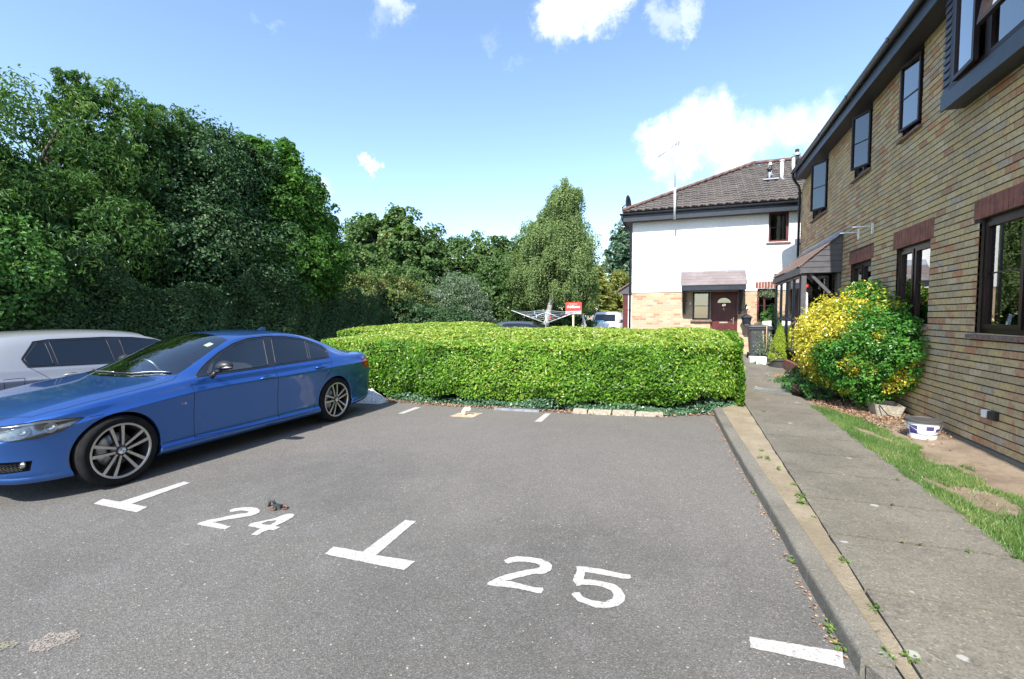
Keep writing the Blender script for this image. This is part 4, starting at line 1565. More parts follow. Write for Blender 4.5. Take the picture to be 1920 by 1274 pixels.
subpart(mb, 'post', po)
mb = MB()
for y in (12.0, 12.7, 13.5, 14.3, 15.05):
    mb.box(2.30, 2.36, y, y + .06, .75, 2.455, 'black_timber')
for z in (.72, 1.45, 2.40):
    mb.box(2.30, 2.36, 12.06, 15.05, z, z + .055, 'black_timber')
subpart(mb, 'glazing_frame', po)
mb = MB()
mb.box(2.328, 2.332, 12.06, 15.05, .78, 2.40, 'window_glass')
mb.box(2.37, 2.93, 12.062, 12.066, .78, 2.44, 'window_glass')
subpart(mb, 'pane', po)
mb = MB()
mb.box(2.24, 2.42, 11.66, 15.1, .1, .48, 'soldier_brick')
mb.box(2.42, 2.62, 11.66, 11.86, .1, .44, 'soldier_brick')
subpart(mb, 'brick_plinth', po)
mb = MB()
mb.box(2.9, 2.99, 12.2, 13.2, .3, 2.35, 'black_timber')
mb.box(2.86, 2.9, 12.3, 13.1, .35, 2.28, 'rosewood')
subpart(mb, 'door', po)

# ------------------------------------------------------------------ white rendered house
wh = empty('white_house', (.7, 17, 0), 'white rendered house with a brick ground floor and a tiled hipped roof', 'house')
hl, hr, hy = -1.86, 3.45, 17.0
FH = [(2.35, 2.92, 3.90, 4.83), (.14, .68, 1.42, 2.36), (.70, 1.52, .34, 2.36), (2.08, 2.80, 1.35, 2.43)]


def front_panels(mb, x0, x1, z0, z1, y0, y1, mt, hs_):
    xc = sorted({x0, x1} | {v for h in hs_ for v in h[:2] if x0 < v < x1})
    zc = sorted({z0, z1} | {v for h in hs_ for v in h[2:] if z0 < v < z1})
    for a, b in zip(xc[:-1], xc[1:]):
        for c0, c1 in zip(zc[:-1], zc[1:]):
            if any(h[0] <= (a + b) / 2 <= h[1] and h[2] <= (c0 + c1) / 2 <= h[3] for h in hs_):
                continue
            mb.box(a, b, y0, y1, c0, c1, mt)


mb = MB()
front_panels(mb, hl, hr, 0, 2.37, hy, hy + .25, 'far_brick', FH)
mb.box(hl, hl + .25, hy + .25, 25, 0, 2.37, 'far_brick')
part(mb, 'brick_wall', wh)
mb = MB()
front_panels(mb, hl - .005, hr, 2.37, 4.86, hy - .022, hy + .25, 'render_white', FH)
mb.box(hl - .005, hl + .25, hy + .25, 25, 2.37, 4.86, 'render_white')
part(mb, 'rendered_wall', wh)
mb = MB()
mb.box(hl + .3, hr, hy + 1.6, hy + 1.65, 0, 4.8, 'room_dark')
mb.box(hl + .3, hr, hy + .3, hy + 1.6, 2.45, 2.5, 'room_dark')
part(mb, 'interior', wh)
# roof: wavy tile courses, hip on the left
ex, ey, ez = hl - .32, 16.66, 5.13
ax_, ay_, az_ = 2.30, 21.0, 7.50
rows = 18


def tile_slope(mb, o_, along, upv, rows, L0, L1, mt, tile=.25, amp=.034):
    """o_: eave start; along: unit; upv: full vector eave->ridge; L0(f), L1(f): extent along at height f"""
    nrm_ = along.cross(upv).normalized()
    if nrm_.z < 0:
        nrm_ = -nrm_
    for r_ in range(rows):
        f0, f1 = r_ / rows, (r_ + 1) / rows
        a0, a1 = L0((f0 + f1) / 2), L1((f0 + f1) / 2)
        n_ = max(2, int((a1 - a0) / (tile / 6)))
        vs, fs = [], []
        jit = [rs.uniform(-.006, .006) for _ in range(200)]
        for i in range(n_ + 1):
            u_ = a0 + (a1 - a0) * i / n_
            ph = (u_ / tile) % 1.0
            hgt = amp * (math.sin(ph * 2 * math.pi) * .6 + .4 * math.sin(ph * 4 * math.pi + .6)) + jit[int(u_ / tile) % 200]
            p0 = o_ + along * u_ + upv * f0 + nrm_ * (hgt + .045)
            p1 = o_ + along * u_ + upv * (f1 + .012) + nrm_ * (hgt + .005)
            pb = o_ + along * u_ + upv * f0 + nrm_ * (hgt + .012)
            vs += [pb, p0, p1]
        for i in range(n_):
            fs += [(i * 3, (i + 1) * 3, (i + 1) * 3 + 1, i * 3 + 1), (i * 3 + 1, (i + 1) * 3 + 1, (i + 1) * 3 + 2, i * 3 + 2)]
        mb.add(vs, fs, mt)


mb = MB()
upv = Vector((0, ay_ - ey, az_ - ez))
tile_slope(mb, Vector((ex, ey, ez)), Vector((1, 0, 0)), upv, rows, lambda f: f * (ax_ - ex), lambda f: 8.0, 'roof_tiles')
upl = Vector((ax_ - ex, 0, az_ - ez))
tile_slope(mb, Vector((ex, ey, ez)), Vector((0, 1, 0)), upl, rows, lambda f: f * (ay_ - ey), lambda f: 8.9 - f * 4.3, 'roof_tiles')
mb.add([(ex, ey, ez), (8 + ex, ey, ez), (8 + ex, ay_, az_), (ax_, ay_, az_), (ax_, 25.4, ez), (ex, 25.4, ez), (8 + ex, 25.4, ez)],
       [(0, 1, 2, 3), (0, 3, 4, 5), (3, 2, 6, 4)], 'roof_tiles')
rf = part(mb, 'roof', wh)
mb = MB()
a, b = Vector((ex + .03, ey + .03, ez + .07)), Vector((ax_, ay_, az_ + .09))
n = 15
for i in range(n):
    p0, p1 = a.lerp(b, i / n), a.lerp(b, (i + 1.06) / n)
    mb.tube([p0, p1], .07, 'ridge_tile', 10, r2=.062)
for i in range(13):
    mb.tube([(ax_ + i * .45, ay_, az_ + .085), (ax_ + (i + 1.04) * .45, ay_, az_ + .085)], .075, 'ridge_tile', 10, r2=.067)
subpart(mb, 'ridge_tiles', rf)
# flues and vents on the roof
fl = [(2.98, 18.9, 6.30, .62, .055, 'white_plastic', True), (2.70, 19.5, 6.65, .45, .05, 'white_plastic', True), (3.45, 19.6, 6.72, .5, .05, 'white_plastic', True)]
for x, y, z, h, r_, mt, cap in fl:
    mb = MB()
    mb.tube([(x, y, z - .1), (x, y, z + h)], r_, mt, 12)
    mb.lathe([(0, h + .05), (r_ * 1.5, h + .05), (r_ * 1.5, h + .025), (0, h + .02)], (x, y, z), 'z', 'lead' if r_ < .052 else mt, 14)
    mb.lathe([(r_ * 2.6, -.02), (r_ * 2.2, .02), (r_, .05)], (x, y, z), 'z', 'lead', 14)
    subpart(mb, 'flue', rf)
mb = MB()
mb.tube([(2.60, 18.9, 6.28), (2.60, 18.9, 6.62)], .035, 'lead', 10)
mb.tube([(2.60, 18.9, 6.62), (2.63, 18.9, 6.85)], .05, 'black_plastic', 10)
mb.prism([(2.35, 18.6), (2.85, 18.6), (2.85, 18.95), (2.35, 18.95)], 'z', 6.28, 6.32, 'lead')
mb.lathe([(.09, .40), (.10, .44), (.03, .48)], (2.60, 18.9, 6.28), 'z', 'black_plastic', 10)
subpart(mb, 'vent_pipe', rf)
mb = MB()
mb.tube([(3.7, 20.4, 7.1), (3.7, 20.4, 7.75)], .07, 'black_plastic', 12)
mb.lathe([(.12, .42), (.12, .5), (.05, .55)], (3.7, 20.4, 7.1), 'z', 'lead', 12)
subpart(mb, 'vent_pipe', rf)
mb = MB()
mb.box(hl - .3, hr, 16.70, hy - .022, 4.80, 4.815, 'soffit_black')
mb.box(hl - .3, hl - .005, hy - .022, 25.2, 4.80, 4.815, 'soffit_black')
part(mb, 'soffit', wh)
mb = MB()
mb.box(hl - .3, hr, 16.675, 16.70, 4.79, 5.03, 'black_timber')
mb.box(hl - .325, hl - .3, 16.675, 25.2, 4.79, 5.03, 'black_timber')
part(mb, 'fascia', wh)
mb = MB()
mb.prism([(16.62 + .055 * math.cos(th), 5.06 - .06 * math.sin(th)) for th in np.linspace(0, math.pi, 10)], 'x', hl - .40, hr, 'black_timber')
part(mb, 'gutter', wh)
mb = MB()
mb.tube([(hl - .33, 16.64, 5.02), (hl - .33, 16.66, 4.9), (hl - .22, 16.85, 4.66), (hl - .06, 16.95, 4.5), (hl - .06, 16.95, .2)], .036, 'black_timber', 10)
part(mb, 'downpipe', wh)


def front_window(x0, x1, z0, z1, fr, bar=True, sill=True, cur='net_curtain', mull=None):
    mb = MB()
    t_ = .06
    y = hy + .05
    mb.box(x0, x1, y, y + .07, z0, z0 + t_, fr)
    mb.box(x0, x1, y, y + .07, z1 - t_, z1, fr)
    mb.box(x0, x0 + t_, y, y + .07, z0 + t_, z1 - t_, fr)
    mb.box(x1 - t_, x1, y, y + .07, z0 + t_, z1 - t_, fr)
    if mull:
        mb.box(mull - .03, mull + .03, y, y + .07, z0 + t_, z1 - t_, fr)
    w_ = part(mb, 'window', wh)
    g_ = MB()
    g_.box(x0 + t_, x1 - t_, y + .03, y + .034, z0 + t_, z1 - t_, 'window_glass')
    subpart(g_, 'pane', w_)
    if bar:
        g_ = MB()
        zm = (z0 + z1) / 2
        g_.box(x0 + t_, x1 - t_, y + .018, y + .028, zm - .01, zm + .01, 'black_timber')
        subpart(g_, 'glazing_bar', w_)
    if cur:
        g_ = MB()
        n_ = 24
        vs = []
        for i in range(n_ + 1):
            x = x0 + (x1 - x0) * i / n_
            vs += [(x, y + .13 + .012 * math.sin(i * 1.7), z0), (x, y + .13 + .012 * math.sin(i * 1.7), z1)]
        g_.add(vs, [(i * 2, i * 2 + 2, i * 2 + 3, i * 2 + 1) for i in range(n_)], cur)
        subpart(g_, 'curtain', w_)
    if sill:
        g_ = MB()
        g_.prism([(hy - .07, z0 - .06), (hy - .07, z0 - .02), (hy + .05, z0 + .0), (hy + .05, z0 - .06)], 'x', x0 - .06, x1 + .06, 'brick_sill')
        subpart(g_, 'sill', w_)
    return w_


front_window(2.35, 2.92, 3.90, 4.83, 'rosewood')
front_window(.14, .68, 1.42, 2.36, 'black_timber', cur='net_curtain')
front_window(2.08, 2.80, 1.35, 2.43, 'rosewood', cur=None, mull=2.3)
mb = MB()
mb.box(2.14, 2.26, hy + .12, hy + .13, 1.4, 2.4, 'white_blind')
part(mb, 'blind', wh)
mb = MB()
n = 10
for i in range(n):
    x0_ = 2.02 + .84 * i / n
    zt_ = 2.66 - .02 * abs(i - 4.5) / 4.5
    mb.box(x0_ + .004, x0_ + .078, hy - .026, hy + .02, 2.44, zt_, 'soldier_brick')
part(mb, 'brick_lintel', wh)
# door
mb = MB()
y = hy + .06
mb.box(.70, .76, y - .01, y + .07, .34, 2.36, 'rosewood')
mb.box(1.46, 1.52, y - .01, y + .07, .34, 2.36, 'rosewood')
mb.box(.76, 1.46, y - .01, y + .07, 2.29, 2.36, 'rosewood')
mb.box(.765, 1.455, y + .01, y + .05, .36, 2.285, 'rosewood')
for i in range(8):                       # planked lower part
    mb.box(.80 + i * .078, .865 + i * .078, y + .004, y + .012, .45, 1.62, 'rosewood')
dr = part(mb, 'door', wh)
mb = MB()
pts = [(1.11 + .20 * math.cos(th), 1.99 + .16 * math.sin(th)) for th in np.linspace(0, math.pi, 16)]
mb.prism(pts, 'y', y + .0, y + .012, 'net_curtain')
mb.prism([(1.11 + (q[0] - 1.11) * 1.0, q[1]) for q in pts], 'y', y - .004, y - .001, 'window_glass')
subpart(mb, 'fanlight', dr)
mb = MB()
mb.lathe([(.0, -.03), (.022, -.03), (.03, -.012), (.034, 0)], (1.11, y + .005, 1.79), 'y', 'chrome', 16)
mb.lathe([(.030, -.02), (.036, -.02), (.036, -.012), (.030, -.012)], (1.11, y, 1.755), 'y', 'chrome', 20, closed=True)
subpart(mb, 'knocker', dr)
mb = MB()
mb.cbox(.98, 1.24, y - .008, y + .012, 1.31, 1.36, 'chrome', .004)
subpart(mb, 'letterbox', dr)
mb = MB()
mb.cbox(1.39, 1.425, y - .008, y + .012, 1.28, 1.50, 'chrome', .004)
mb.tube([(1.405, y - .03, 1.42), (1.31, y - .035, 1.42)], .010, 'chrome', 8)
subpart(mb, 'handle', dr)
fc = bpy.data.curves.new('house_number', 'FONT')
fc.body = "69"
fc.size = .11
fc.extrude = .004
fc.align_x = 'CENTER'
fo = bpy.data.objects.new('house_number', fc)
COL.objects.link(fo)
fo.location = (1.11, y - .001, 1.875)
fo.rotation_euler = (R(90), 0, 0)
fc.materials.append(MATS['chrome'])
text_mesh(fo, dr)
# canopy over the door
mb = MB()
cx0, cx1 = -.24, 1.70
nc = 6
for i in range(nc):
    f0, f1 = i / nc, (i + 1) / nc + .03
    ya, yb = 16.15 + .83 * f0, 16.15 + .83 * min(f1, 1)
    za, zb_ = 2.53 + .60 * f0, 2.53 + .60 * min(f1, 1)
    mb.prism([(ya, za), (ya, za + .02), (yb, zb_ + .01), (yb, zb_ - .01)], 'x', cx0, cx1, 'canopy_tiles')
cn = part(mb, 'door_canopy', wh)
mb = MB()
mb.prism([(16.80, 3.005), (16.80, 3.025), (16.97, 3.20), (16.975, 3.16)], 'x', cx0 - .01, cx1 + .01, 'lead')
mb.box(cx0 - .01, cx1 + .01, 16.955, 16.977, 3.15, 3.215, 'white_plastic')
subpart(mb, 'lead_flashing', cn)
mb = MB()
mb.box(cx0 + .03, cx1 - .03, 16.17, 16.195, 2.37, 2.53, 'black_timber')
mb.box(cx0 + .03, cx1 - .03, 16.195, 16.97, 2.385, 2.40, 'soffit_black')
for x in (cx0 + .03, cx1 - .06):
    mb.prism([(16.195, 2.40), (16.97, 2.40), (16.97, 3.10)], 'x', x, x + .03, 'black_timber')
subpart(mb, 'fascia', cn)
for x in (cx0 + .06, cx1 - .17):
    mb = MB()
    mb.box(x, x + .09, 16.90, 16.99, 1.62, 2.38, 'black_timber')
    mb.prism([(16.90, 1.72), (16.90, 1.84), (16.28, 2.385), (16.21, 2.385)], 'x', x + .01, x + .08, 'black_timber')
    subpart(mb, 'bracket', cn)
mb = MB()
mb.cbox(.04, .10, 16.96, 17.0, 1.92, 2.02, 'white_plastic', .006)
part(mb, 'doorbell', wh)
# side entrance on the left
mb = MB()
sy = 18.95
mb.prism([(-2.62, 2.52), (-2.62, 2.57), (-1.86, 3.05), (-1.86, 3.0)], 'y', sy - .1, sy + 2.2, 'porch_tiles')
mb.prism([(-2.60, 2.44), (-1.86, 2.44), (-1.86, 2.98), (-2.60, 2.52)], 'y', sy - .03, sy, 'dark_cladding')
mb.box(-2.60, -1.86, sy - .05, sy - .03, 2.42, 2.47, 'dark_cladding')
sp = part(mb, 'side_porch', wh)
mb = MB()
mb.box(-2.42, -2.22, sy, sy + .06, .1, 2.42, 'rosewood')
mb.box(-1.93, -1.87, sy, sy + .06, .1, 2.42, 'black_timber')
mb.box(-2.22, -1.93, sy + .01, sy + .05, .1, 2.42, 'white_plastic')
mb.box(-2.22, -1.93, sy, sy + .01, 1.78, 1.80, 'black_timber')
mb.box(-2.40, -2.36, sy + .06, sy + 2, .1, 2.42, 'black_timber')
subpart(mb, 'door', sp)

# tv aerial strapped to the gutter of the white house
ta = empty('tv_aerial', (-.47, 16.55, 4.75), 'tall white aerial pole with a slanting antenna on the white house eaves', 'aerial')
mb = MB()
mb.tube([(-.47, 16.56, 4.74), (-.475, 16.56, 5.75)], .040, 'galvanised', 10)
mb.tube([(-.475, 16.56, 5.75), (-.49, 16.56, 7.15)], .018, 'galvanised', 8)
part(mb, 'mast', ta)
mb = MB()
b0, b1 = Vector((-1.02, 16.45, 6.78)), Vector((-.36, 16.6, 7.26))
mb.tube([b0, b1], .012, 'steel', 6)
for i in range(12):
    q = b0.lerp(b1, .05 + i * .07)
    mb.tube([q - Vector((.02, .16, -.02)), q + Vector((.02, .16, -.02))], .005, 'steel', 5)
mb.tube([(-.50, 16.56, 7.0), (-.46, 16.58, 7.18)], .014, 'black_plastic', 6)
for dz in (-.12, -.06, .06, .12):
    mb.tube([(-.36 - .03, 16.45, 7.26 + dz), (-.36 + .02, 16.75, 7.26 + dz)], .006, 'steel', 5)
mb.tube([(-.40, 16.6, 7.12), (-.33, 16.6, 7.42)], .008, 'steel', 5)
part(mb, 'antenna', ta)
sd = empty('satellite_dish', (-2.25, 18.2, 4.4), 'dark satellite dish on a pole at the left corner of the white house', 'satellite dish')
mb = MB()
ctr = Vector((-2.22, 18.2, 5.75))
ax = Vector((.96, -.25, .05)).normalized()
u_ = ax.cross(Vector((0, 0, 1))).normalized()
v_ = u_.cross(ax)
vs, fs = [], []
for k in range(6):
    rr = k / 5
    for j in range(20):
        th = 2 * math.pi * j / 20
        vs.append(ctr + (u_ * math.cos(th) * .27 + v_ * math.sin(th) * .31) * rr + ax * (.075 * rr * rr))
n0 = len(vs)
vs += [q - ax * .012 for q in vs]
for k in range(5):
    for j in range(20):
        q = (k * 20 + j, k * 20 + (j + 1) % 20, (k + 1) * 20 + (j + 1) % 20, (k + 1) * 20 + j)
        fs += [q, tuple(n0 + i for i in reversed(q))]
fs += [(100 + j, 100 + (j + 1) % 20, n0 + 100 + (j + 1) % 20, n0 + 100 + j) for j in range(20)]
mb.add(vs, fs, 'alloy_dark', smooth=True)
part(mb, 'reflector', sd)
mb = MB()
mb.tube([ctr - v_ * .27, ctr + ax * .36 - v_ * .12], .010, 'alloy_dark', 6)
mb.tube([ctr + ax * .34 - v_ * .12, ctr + ax * .42 - v_ * .10], .025, 'white_plastic', 8)
part(mb, 'receiver_arm', sd)
mb = MB()
mb.tube([(-2.42, 18.22, 4.9), (-2.42, 18.22, 5.70)], .020, 'galvanised', 8)
mb.tube([(-2.42, 18.22, 5.60), ctr], .022, 'alloy_dark', 8)
mb.tube([(-2.42, 18.22, 4.92), (-2.15, 18.22, 4.90)], .020, 'galvanised', 8)
part(mb, 'pole', sd)

# ------------------------------------------------------------------ trees
G1 = 'tall trees along the left side'
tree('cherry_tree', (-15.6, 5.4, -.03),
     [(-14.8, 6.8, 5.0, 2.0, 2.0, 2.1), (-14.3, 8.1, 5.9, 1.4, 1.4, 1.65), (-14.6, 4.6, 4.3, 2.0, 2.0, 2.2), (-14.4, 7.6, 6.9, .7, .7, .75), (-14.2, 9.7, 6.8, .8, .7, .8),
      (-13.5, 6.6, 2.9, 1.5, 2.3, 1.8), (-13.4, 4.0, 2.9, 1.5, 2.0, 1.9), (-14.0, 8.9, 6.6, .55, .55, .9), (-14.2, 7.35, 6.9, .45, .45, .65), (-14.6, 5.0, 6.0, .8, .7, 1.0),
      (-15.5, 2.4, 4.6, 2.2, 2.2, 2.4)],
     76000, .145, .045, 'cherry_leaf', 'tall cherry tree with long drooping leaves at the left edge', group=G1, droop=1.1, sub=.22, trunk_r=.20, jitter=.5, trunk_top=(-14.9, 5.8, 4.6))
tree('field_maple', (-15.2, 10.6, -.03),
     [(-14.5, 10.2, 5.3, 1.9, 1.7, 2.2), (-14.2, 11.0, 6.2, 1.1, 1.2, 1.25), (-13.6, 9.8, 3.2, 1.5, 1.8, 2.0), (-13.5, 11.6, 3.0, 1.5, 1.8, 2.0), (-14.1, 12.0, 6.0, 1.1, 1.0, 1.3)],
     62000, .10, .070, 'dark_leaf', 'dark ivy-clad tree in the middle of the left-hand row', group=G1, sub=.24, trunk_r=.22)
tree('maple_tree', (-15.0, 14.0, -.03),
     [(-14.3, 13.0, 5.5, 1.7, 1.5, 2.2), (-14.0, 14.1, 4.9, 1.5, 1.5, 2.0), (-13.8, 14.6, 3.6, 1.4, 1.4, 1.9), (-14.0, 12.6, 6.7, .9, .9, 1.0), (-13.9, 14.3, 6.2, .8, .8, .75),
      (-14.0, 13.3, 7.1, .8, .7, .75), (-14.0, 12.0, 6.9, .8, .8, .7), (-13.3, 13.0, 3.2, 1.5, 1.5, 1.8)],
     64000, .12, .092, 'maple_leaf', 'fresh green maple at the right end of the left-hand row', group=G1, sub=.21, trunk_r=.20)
tree('hawthorn_bush', (-12.6, 4.6, -.03), [(-12.5, 4.7, 2.35, 1.0, 1.5, 1.15), (-12.6, 3.2, 2.3, 1.1, 1.3, 1.3)], 14000, .10, .065, 'bright_leaf',
     'bright green bush low at the left edge behind the silver car', 'bush', sub=.26, trunk_r=.08)
tree('holly_bush', (-16.5, 8, -.03), [(-16.2, y_, 2.4, 1.2, 1.6, 2.2) for y_ in (1, 3.5, 6, 8.5, 11, 13.5, 15.5)] + [(-16.6, y_, 4.6, 1.0, 1.4, 1.6) for y_ in (3, 6, 9, 12)], 16000, .24, .18, 'dark_leaf',
     'dark leafy thicket behind the left-hand row of trees', 'bush', sub=.3, trunk_r=.1)
# ivy hedge at their feet
ih = empty('ivy_hedge', (-12.3, 10, -.03), 'tall dark ivy hedge under the left-hand trees behind the cars', 'hedge')
n = 60000
y = RNG.uniform(.5, 17.0, n)
z = RNG.uniform(0, 1, n) ** 1.0 * (2.6 + .35 * np.sin(y * 1.3) + .2 * np.sin(y * 3.1))
z *= np.interp(y, [13, 17.0], [1, .80])
x = -12.15 - .14 * np.sin(y * 1.9 + z * .7) - .10 * np.sin(y * 5.3 + np.sin(z * 2.7) * 2) - RNG.exponential(.07, n) + .10 * np.sin(z * 2.6)
leaves('foliage', np.stack([x, y, z], 1), np.tile([1, -.25, .45], (n, 1)), 'dark_leaf', .075, .055, .75, .2, None, ih)
mb = MB()
mb.box(-13.6, -12.62, .6, 16.0, -.03, 2.2, 'hedge_wood')
part(mb, 'branches', ih)

G2 = 'trees beyond the far car park'
tree('field_maple', (-21, 29, -.03),
     [(-21.2, 28.5, 5.9, 2.4, 2.2, 2.9), (-18.7, 28.5, 5.7, 2.0, 2.0, 3.2), (-23.2, 29, 5.0, 2.0, 2.0, 2.6), (-21.0, 28.5, 3.3, 3.4, 2.0, 2.2), (-19.2, 28.2, 8.2, .9, .9, 1.0), (-21.6, 28.4, 8.1, 1.1, 1.0, .8), (-17.0, 28.6, 4.8, 1.8, 1.8, 2.9)],
     30000, .26, .19, 'wood_leaf', 'broad dark green tree with spiky top shoots left of centre', group=G2, trunk_r=.3, sub=.22)
tree('ash_tree', (-13.2, 30, -.03),
     [(-14.6, 30, 4.6, 2.0, 2.0, 2.6), (-12.2, 30.5, 4.7, 1.9, 1.9, 2.4), (-10.4, 31, 4.9, 1.7, 1.7, 2.3), (-13.2, 29.6, 2.6, 3.0, 1.6, 2.0)],
     26000, .24, .16, 'wood_leaf', 'lower mid green tree between the dark tree and the birch', group=G2, trunk_r=.22, sub=.23)
tree('hazel_bush', (-18.4, 25.5, -.03), [(-17.6, 25.4, 2.9, 2.6, 1.4, 2.0), (-19.6, 25.6, 2.7, 1.6, 1.4, 1.9)], 11000, .17, .12, 'wood_leaf',
     'mid green bush standing in front of the broad dark tree', 'bush', sub=.25, trunk_r=.07)
tree('hazel_bush', (-11.4, 25.5, -.03), [(-12.4, 25.2, 2.2, 1.5, 1.2, 1.6), (-10.8, 25.8, 2.6, 1.6, 1.3, 2.0)], 7000, .17, .12, 'wood_leaf',
     'mid green bush between the grey green bush and the birch', 'bush', sub=.25, trunk_r=.07)
tree('hazel_bush', (-8.2, 30, -.03), [(-9.0, 29, 1.6, 1.8, 1.0, 1.7), (-7.2, 30.5, 1.4, 1.6, .9, 1.5)], 6000, .17, .12, 'wood_leaf',
     'low green bush behind the clothes dryer and the birch trunk', 'bush', sub=.25, trunk_r=.05)
tree('copper_hedge', (-15.2, 19.9, -.03),
     [(-16.0, 20.5, 2.7, 1.5, 1.0, 1.05), (-14.6, 20.5, 2.5, 1.2, 1.0, .85), (-13.1, 20.6, 2.2, 1.2, 1.0, 1.0), (-16.9, 20.4, 2.9, 1.0, 1.0, 1.0), (-12.8, 18.6, 2.3, .8, 1.3, 1.2)], 12000, .13, .09, 'copper_leaf',
     'bronze tinted hedge at the right end of the left-hand trees', 'hedge', sub=.25, trunk_r=.06)
tree('elder_bush', (-13.4, 19.2, -.03),
     [(-13.0, 18.4, 1.3, 1.6, 1.0, 1.3), (-11.5, 19.2, 1.1, 1.2, 1.0, 1.15), (-10.2, 19.8, 1.0, 1.2, 1.0, 1.1)], 14000, .10, .07, 'dark_leaf',
     'dark scruffy undergrowth below the bronze tinted hedge', 'bush', sub=.25, trunk_r=.05)
tree('willow_bush', (-11.6, 22, -.03),
     [(-11.3, 22, 2.0, 1.6, 1.3, 1.75), (-13.0, 22.2, 1.7, 1.3, 1.2, 1.45), (-10.2, 22, 1.3, 1.0, 1.0, 1.2)], 24000, .13, .05, 'grey_leaf',
     'rounded grey green bush in the middle distance', 'bush', sub=.22, trunk_r=.07, jitter=.6)
# birch: white trunk, hanging twigs
bb = [(-6.6, 26, 8.15, 1.05, .9, 1.0), (-6.5, 26, 7.2, 1.25, 1.0, 1.4), (-7.4, 26, 6.6, 1.2, 1.0, 1.2), (-7.2, 26, 5.6, 1.8, 1.4, 1.6), (-8.3, 26, 4.4, 1.5, 1.3, 1.7), (-6.1, 26, 4.9, 1.4, 1.3, 1.9), (-7.4, 26, 3.4, 2.1, 1.4, 1.4), (-5.6, 26, 3.5, 1.1, 1.0, 1.6)]
br = empty('silver_birch', (-7.6, 26, -.03), 'tall pale weeping birch behind the red sign', 'tree', G2)
C, N, T = crown_points(bb, 22000, .30, None, .3)
cs, ns, ts = [], [], []
for k_ in range(5):                                  # each leaf group hangs down as a twig
    cs.append(C + np.array([0, 0, -.13 * k_]) + RNG.normal(0, .035, C.shape))
    ns.append(N)
    ts.append(T)
C, N, T = np.concatenate(cs), np.concatenate(ns), np.concatenate(ts)
k_ = C[:, 2] > 1.3
leaves('crown', C[k_], N[k_], 'birch_leaf', .12, .075, .6, .9, T[k_], br)
mb = MB()
mb.tube([(-7.85, 26, -.03), (-7.55, 25.9, 1.4), (-7.25, 25.8, 2.6), (-7.25, 25.9, 4.2), (-6.9, 26, 6.2), (-6.7, 26, 7.4)], [.20, .155, .13, .10, .05, .02], 'birch_bark', 10)
for q in ((-8.5, 25.8, 4.5), (-6.0, 25.7, 4.3), (-8.8, 26, 3.6), (-6.2, 26.2, 5.6), (-7.9, 25.9, 6.2)):
    mb.tube([(-7.3, 25.85, 2.9), ((q[0] - 7.3) / 2, q[1], q[2] * .6 + 1.5), q], [.06, .04, .015], 'birch_bark', 6)
part(mb, 'trunk', br)
tree('pine_tree', (-11.0, 36, -.03), [(-11.0, 36, 6.9, 1.0, 1.0, 2.1), (-11.4, 36, 8.6, .5, .5, 1.0), (-10.2, 36, 5.4, 1.6, 1.3, 1.5)], 9000, .22, .06, 'copper_leaf',
     'brownish pine top showing left of the birch', group=G2, trunk_r=.15, sub=.2, jitter=.7)
# golden conifer: layered flat sprays
gc = empty('golden_cypress', (-6.9, 37, -.03), 'golden conifer with layered drooping branches beside the white van', 'tree', G2)
C, N, T = [], [], []
for k_ in range(230):
    h = RNG.uniform(1.0, 5.4)
    rad = 2.4 * (1 - (h / 6.2) ** 1.4) + .2
    th = RNG.uniform(0, 6.28)
    L_ = rad * RNG.uniform(.6, 1.05)
    m_ = 70
    f_ = RNG.uniform(.35, 1, m_)
    w_ = RNG.normal(0, .13, m_) * f_
    xx = -6.9 + np.cos(th) * L_ * f_ - np.sin(th) * w_
    yy_ = 37 + np.sin(th) * L_ * f_ + np.cos(th) * w_
    zz_ = h + .25 * f_ - .35 * f_ ** 2 + RNG.normal(0, .03, m_)
    C.append(np.stack([xx, yy_, zz_], 1))
    N.append(np.tile([np.cos(th) * .3, np.sin(th) * .3, 1], (m_, 1)))
    T.append(np.clip(.15 + .6 * f_ * RNG.uniform(.7, 1.2, m_), 0, 1))
leaves('crown', np.concatenate(C), np.concatenate(N), 'gold_leaf', .16, .075, .4, .3, np.concatenate(T), gc)
part(trunk_mesh((-6.9, 37, -.03), (-6.9, 37, 5.2), .14, [], 3), 'trunk', gc)
tree('laburnum_bush', (-5.2, 39, -.03), [(-5.2, 39, 3.0, 1.7, 1.2, 2.0), (-3.9, 39, 2.6, 1.2, 1.0, 1.8), (-6.2, 39.5, 3.9, 1.4, 1, 1.6)], 12000, .17, .11, 'gold_leaf',
     'pale yellow green bush behind the golden conifer', 'bush', sub=.24, trunk_r=.06)
tree('oak_tree', (-5.6, 44, -.03), [(-5.5, 44, 8.2, 1.2, 1.3, 1.9), (-6.2, 44, 6.2, 1.4, 1.3, 1.8), (-4.8, 44, 6.0, 1.6, 1.3, 2.1), (-5.2, 44, 4.0, 2.2, 1.3, 1.9)], 14000, .24, .17, 'blue_leaf',
     'bluish green tree rising beside the left corner of the white house', group=G2, trunk_r=.2, sub=.25)
tree('lime_tree', (-27, 32.5, -.03), [(-26, 33, 5, 2.5, 2.5, 3), (-29, 31, 4.5, 2.5, 2.5, 3.5)], 8000, .28, .2, 'wood_leaf',
     'dark tree at the far left end of the row beyond the car park', group=G2, trunk_r=.25, sub=.25)
tree('lime_tree', (-9.6, 40, -.03), [(-10.5, 39, 3.0, 3.0, 1.5, 3.2), (-8.4, 41, 3.0, 2.4, 1.5, 3.0)], 9000, .28, .2, 'wood_leaf',
     'low dark tree seen through the gaps behind the birch', group=G2, trunk_r=.22, sub=.25)

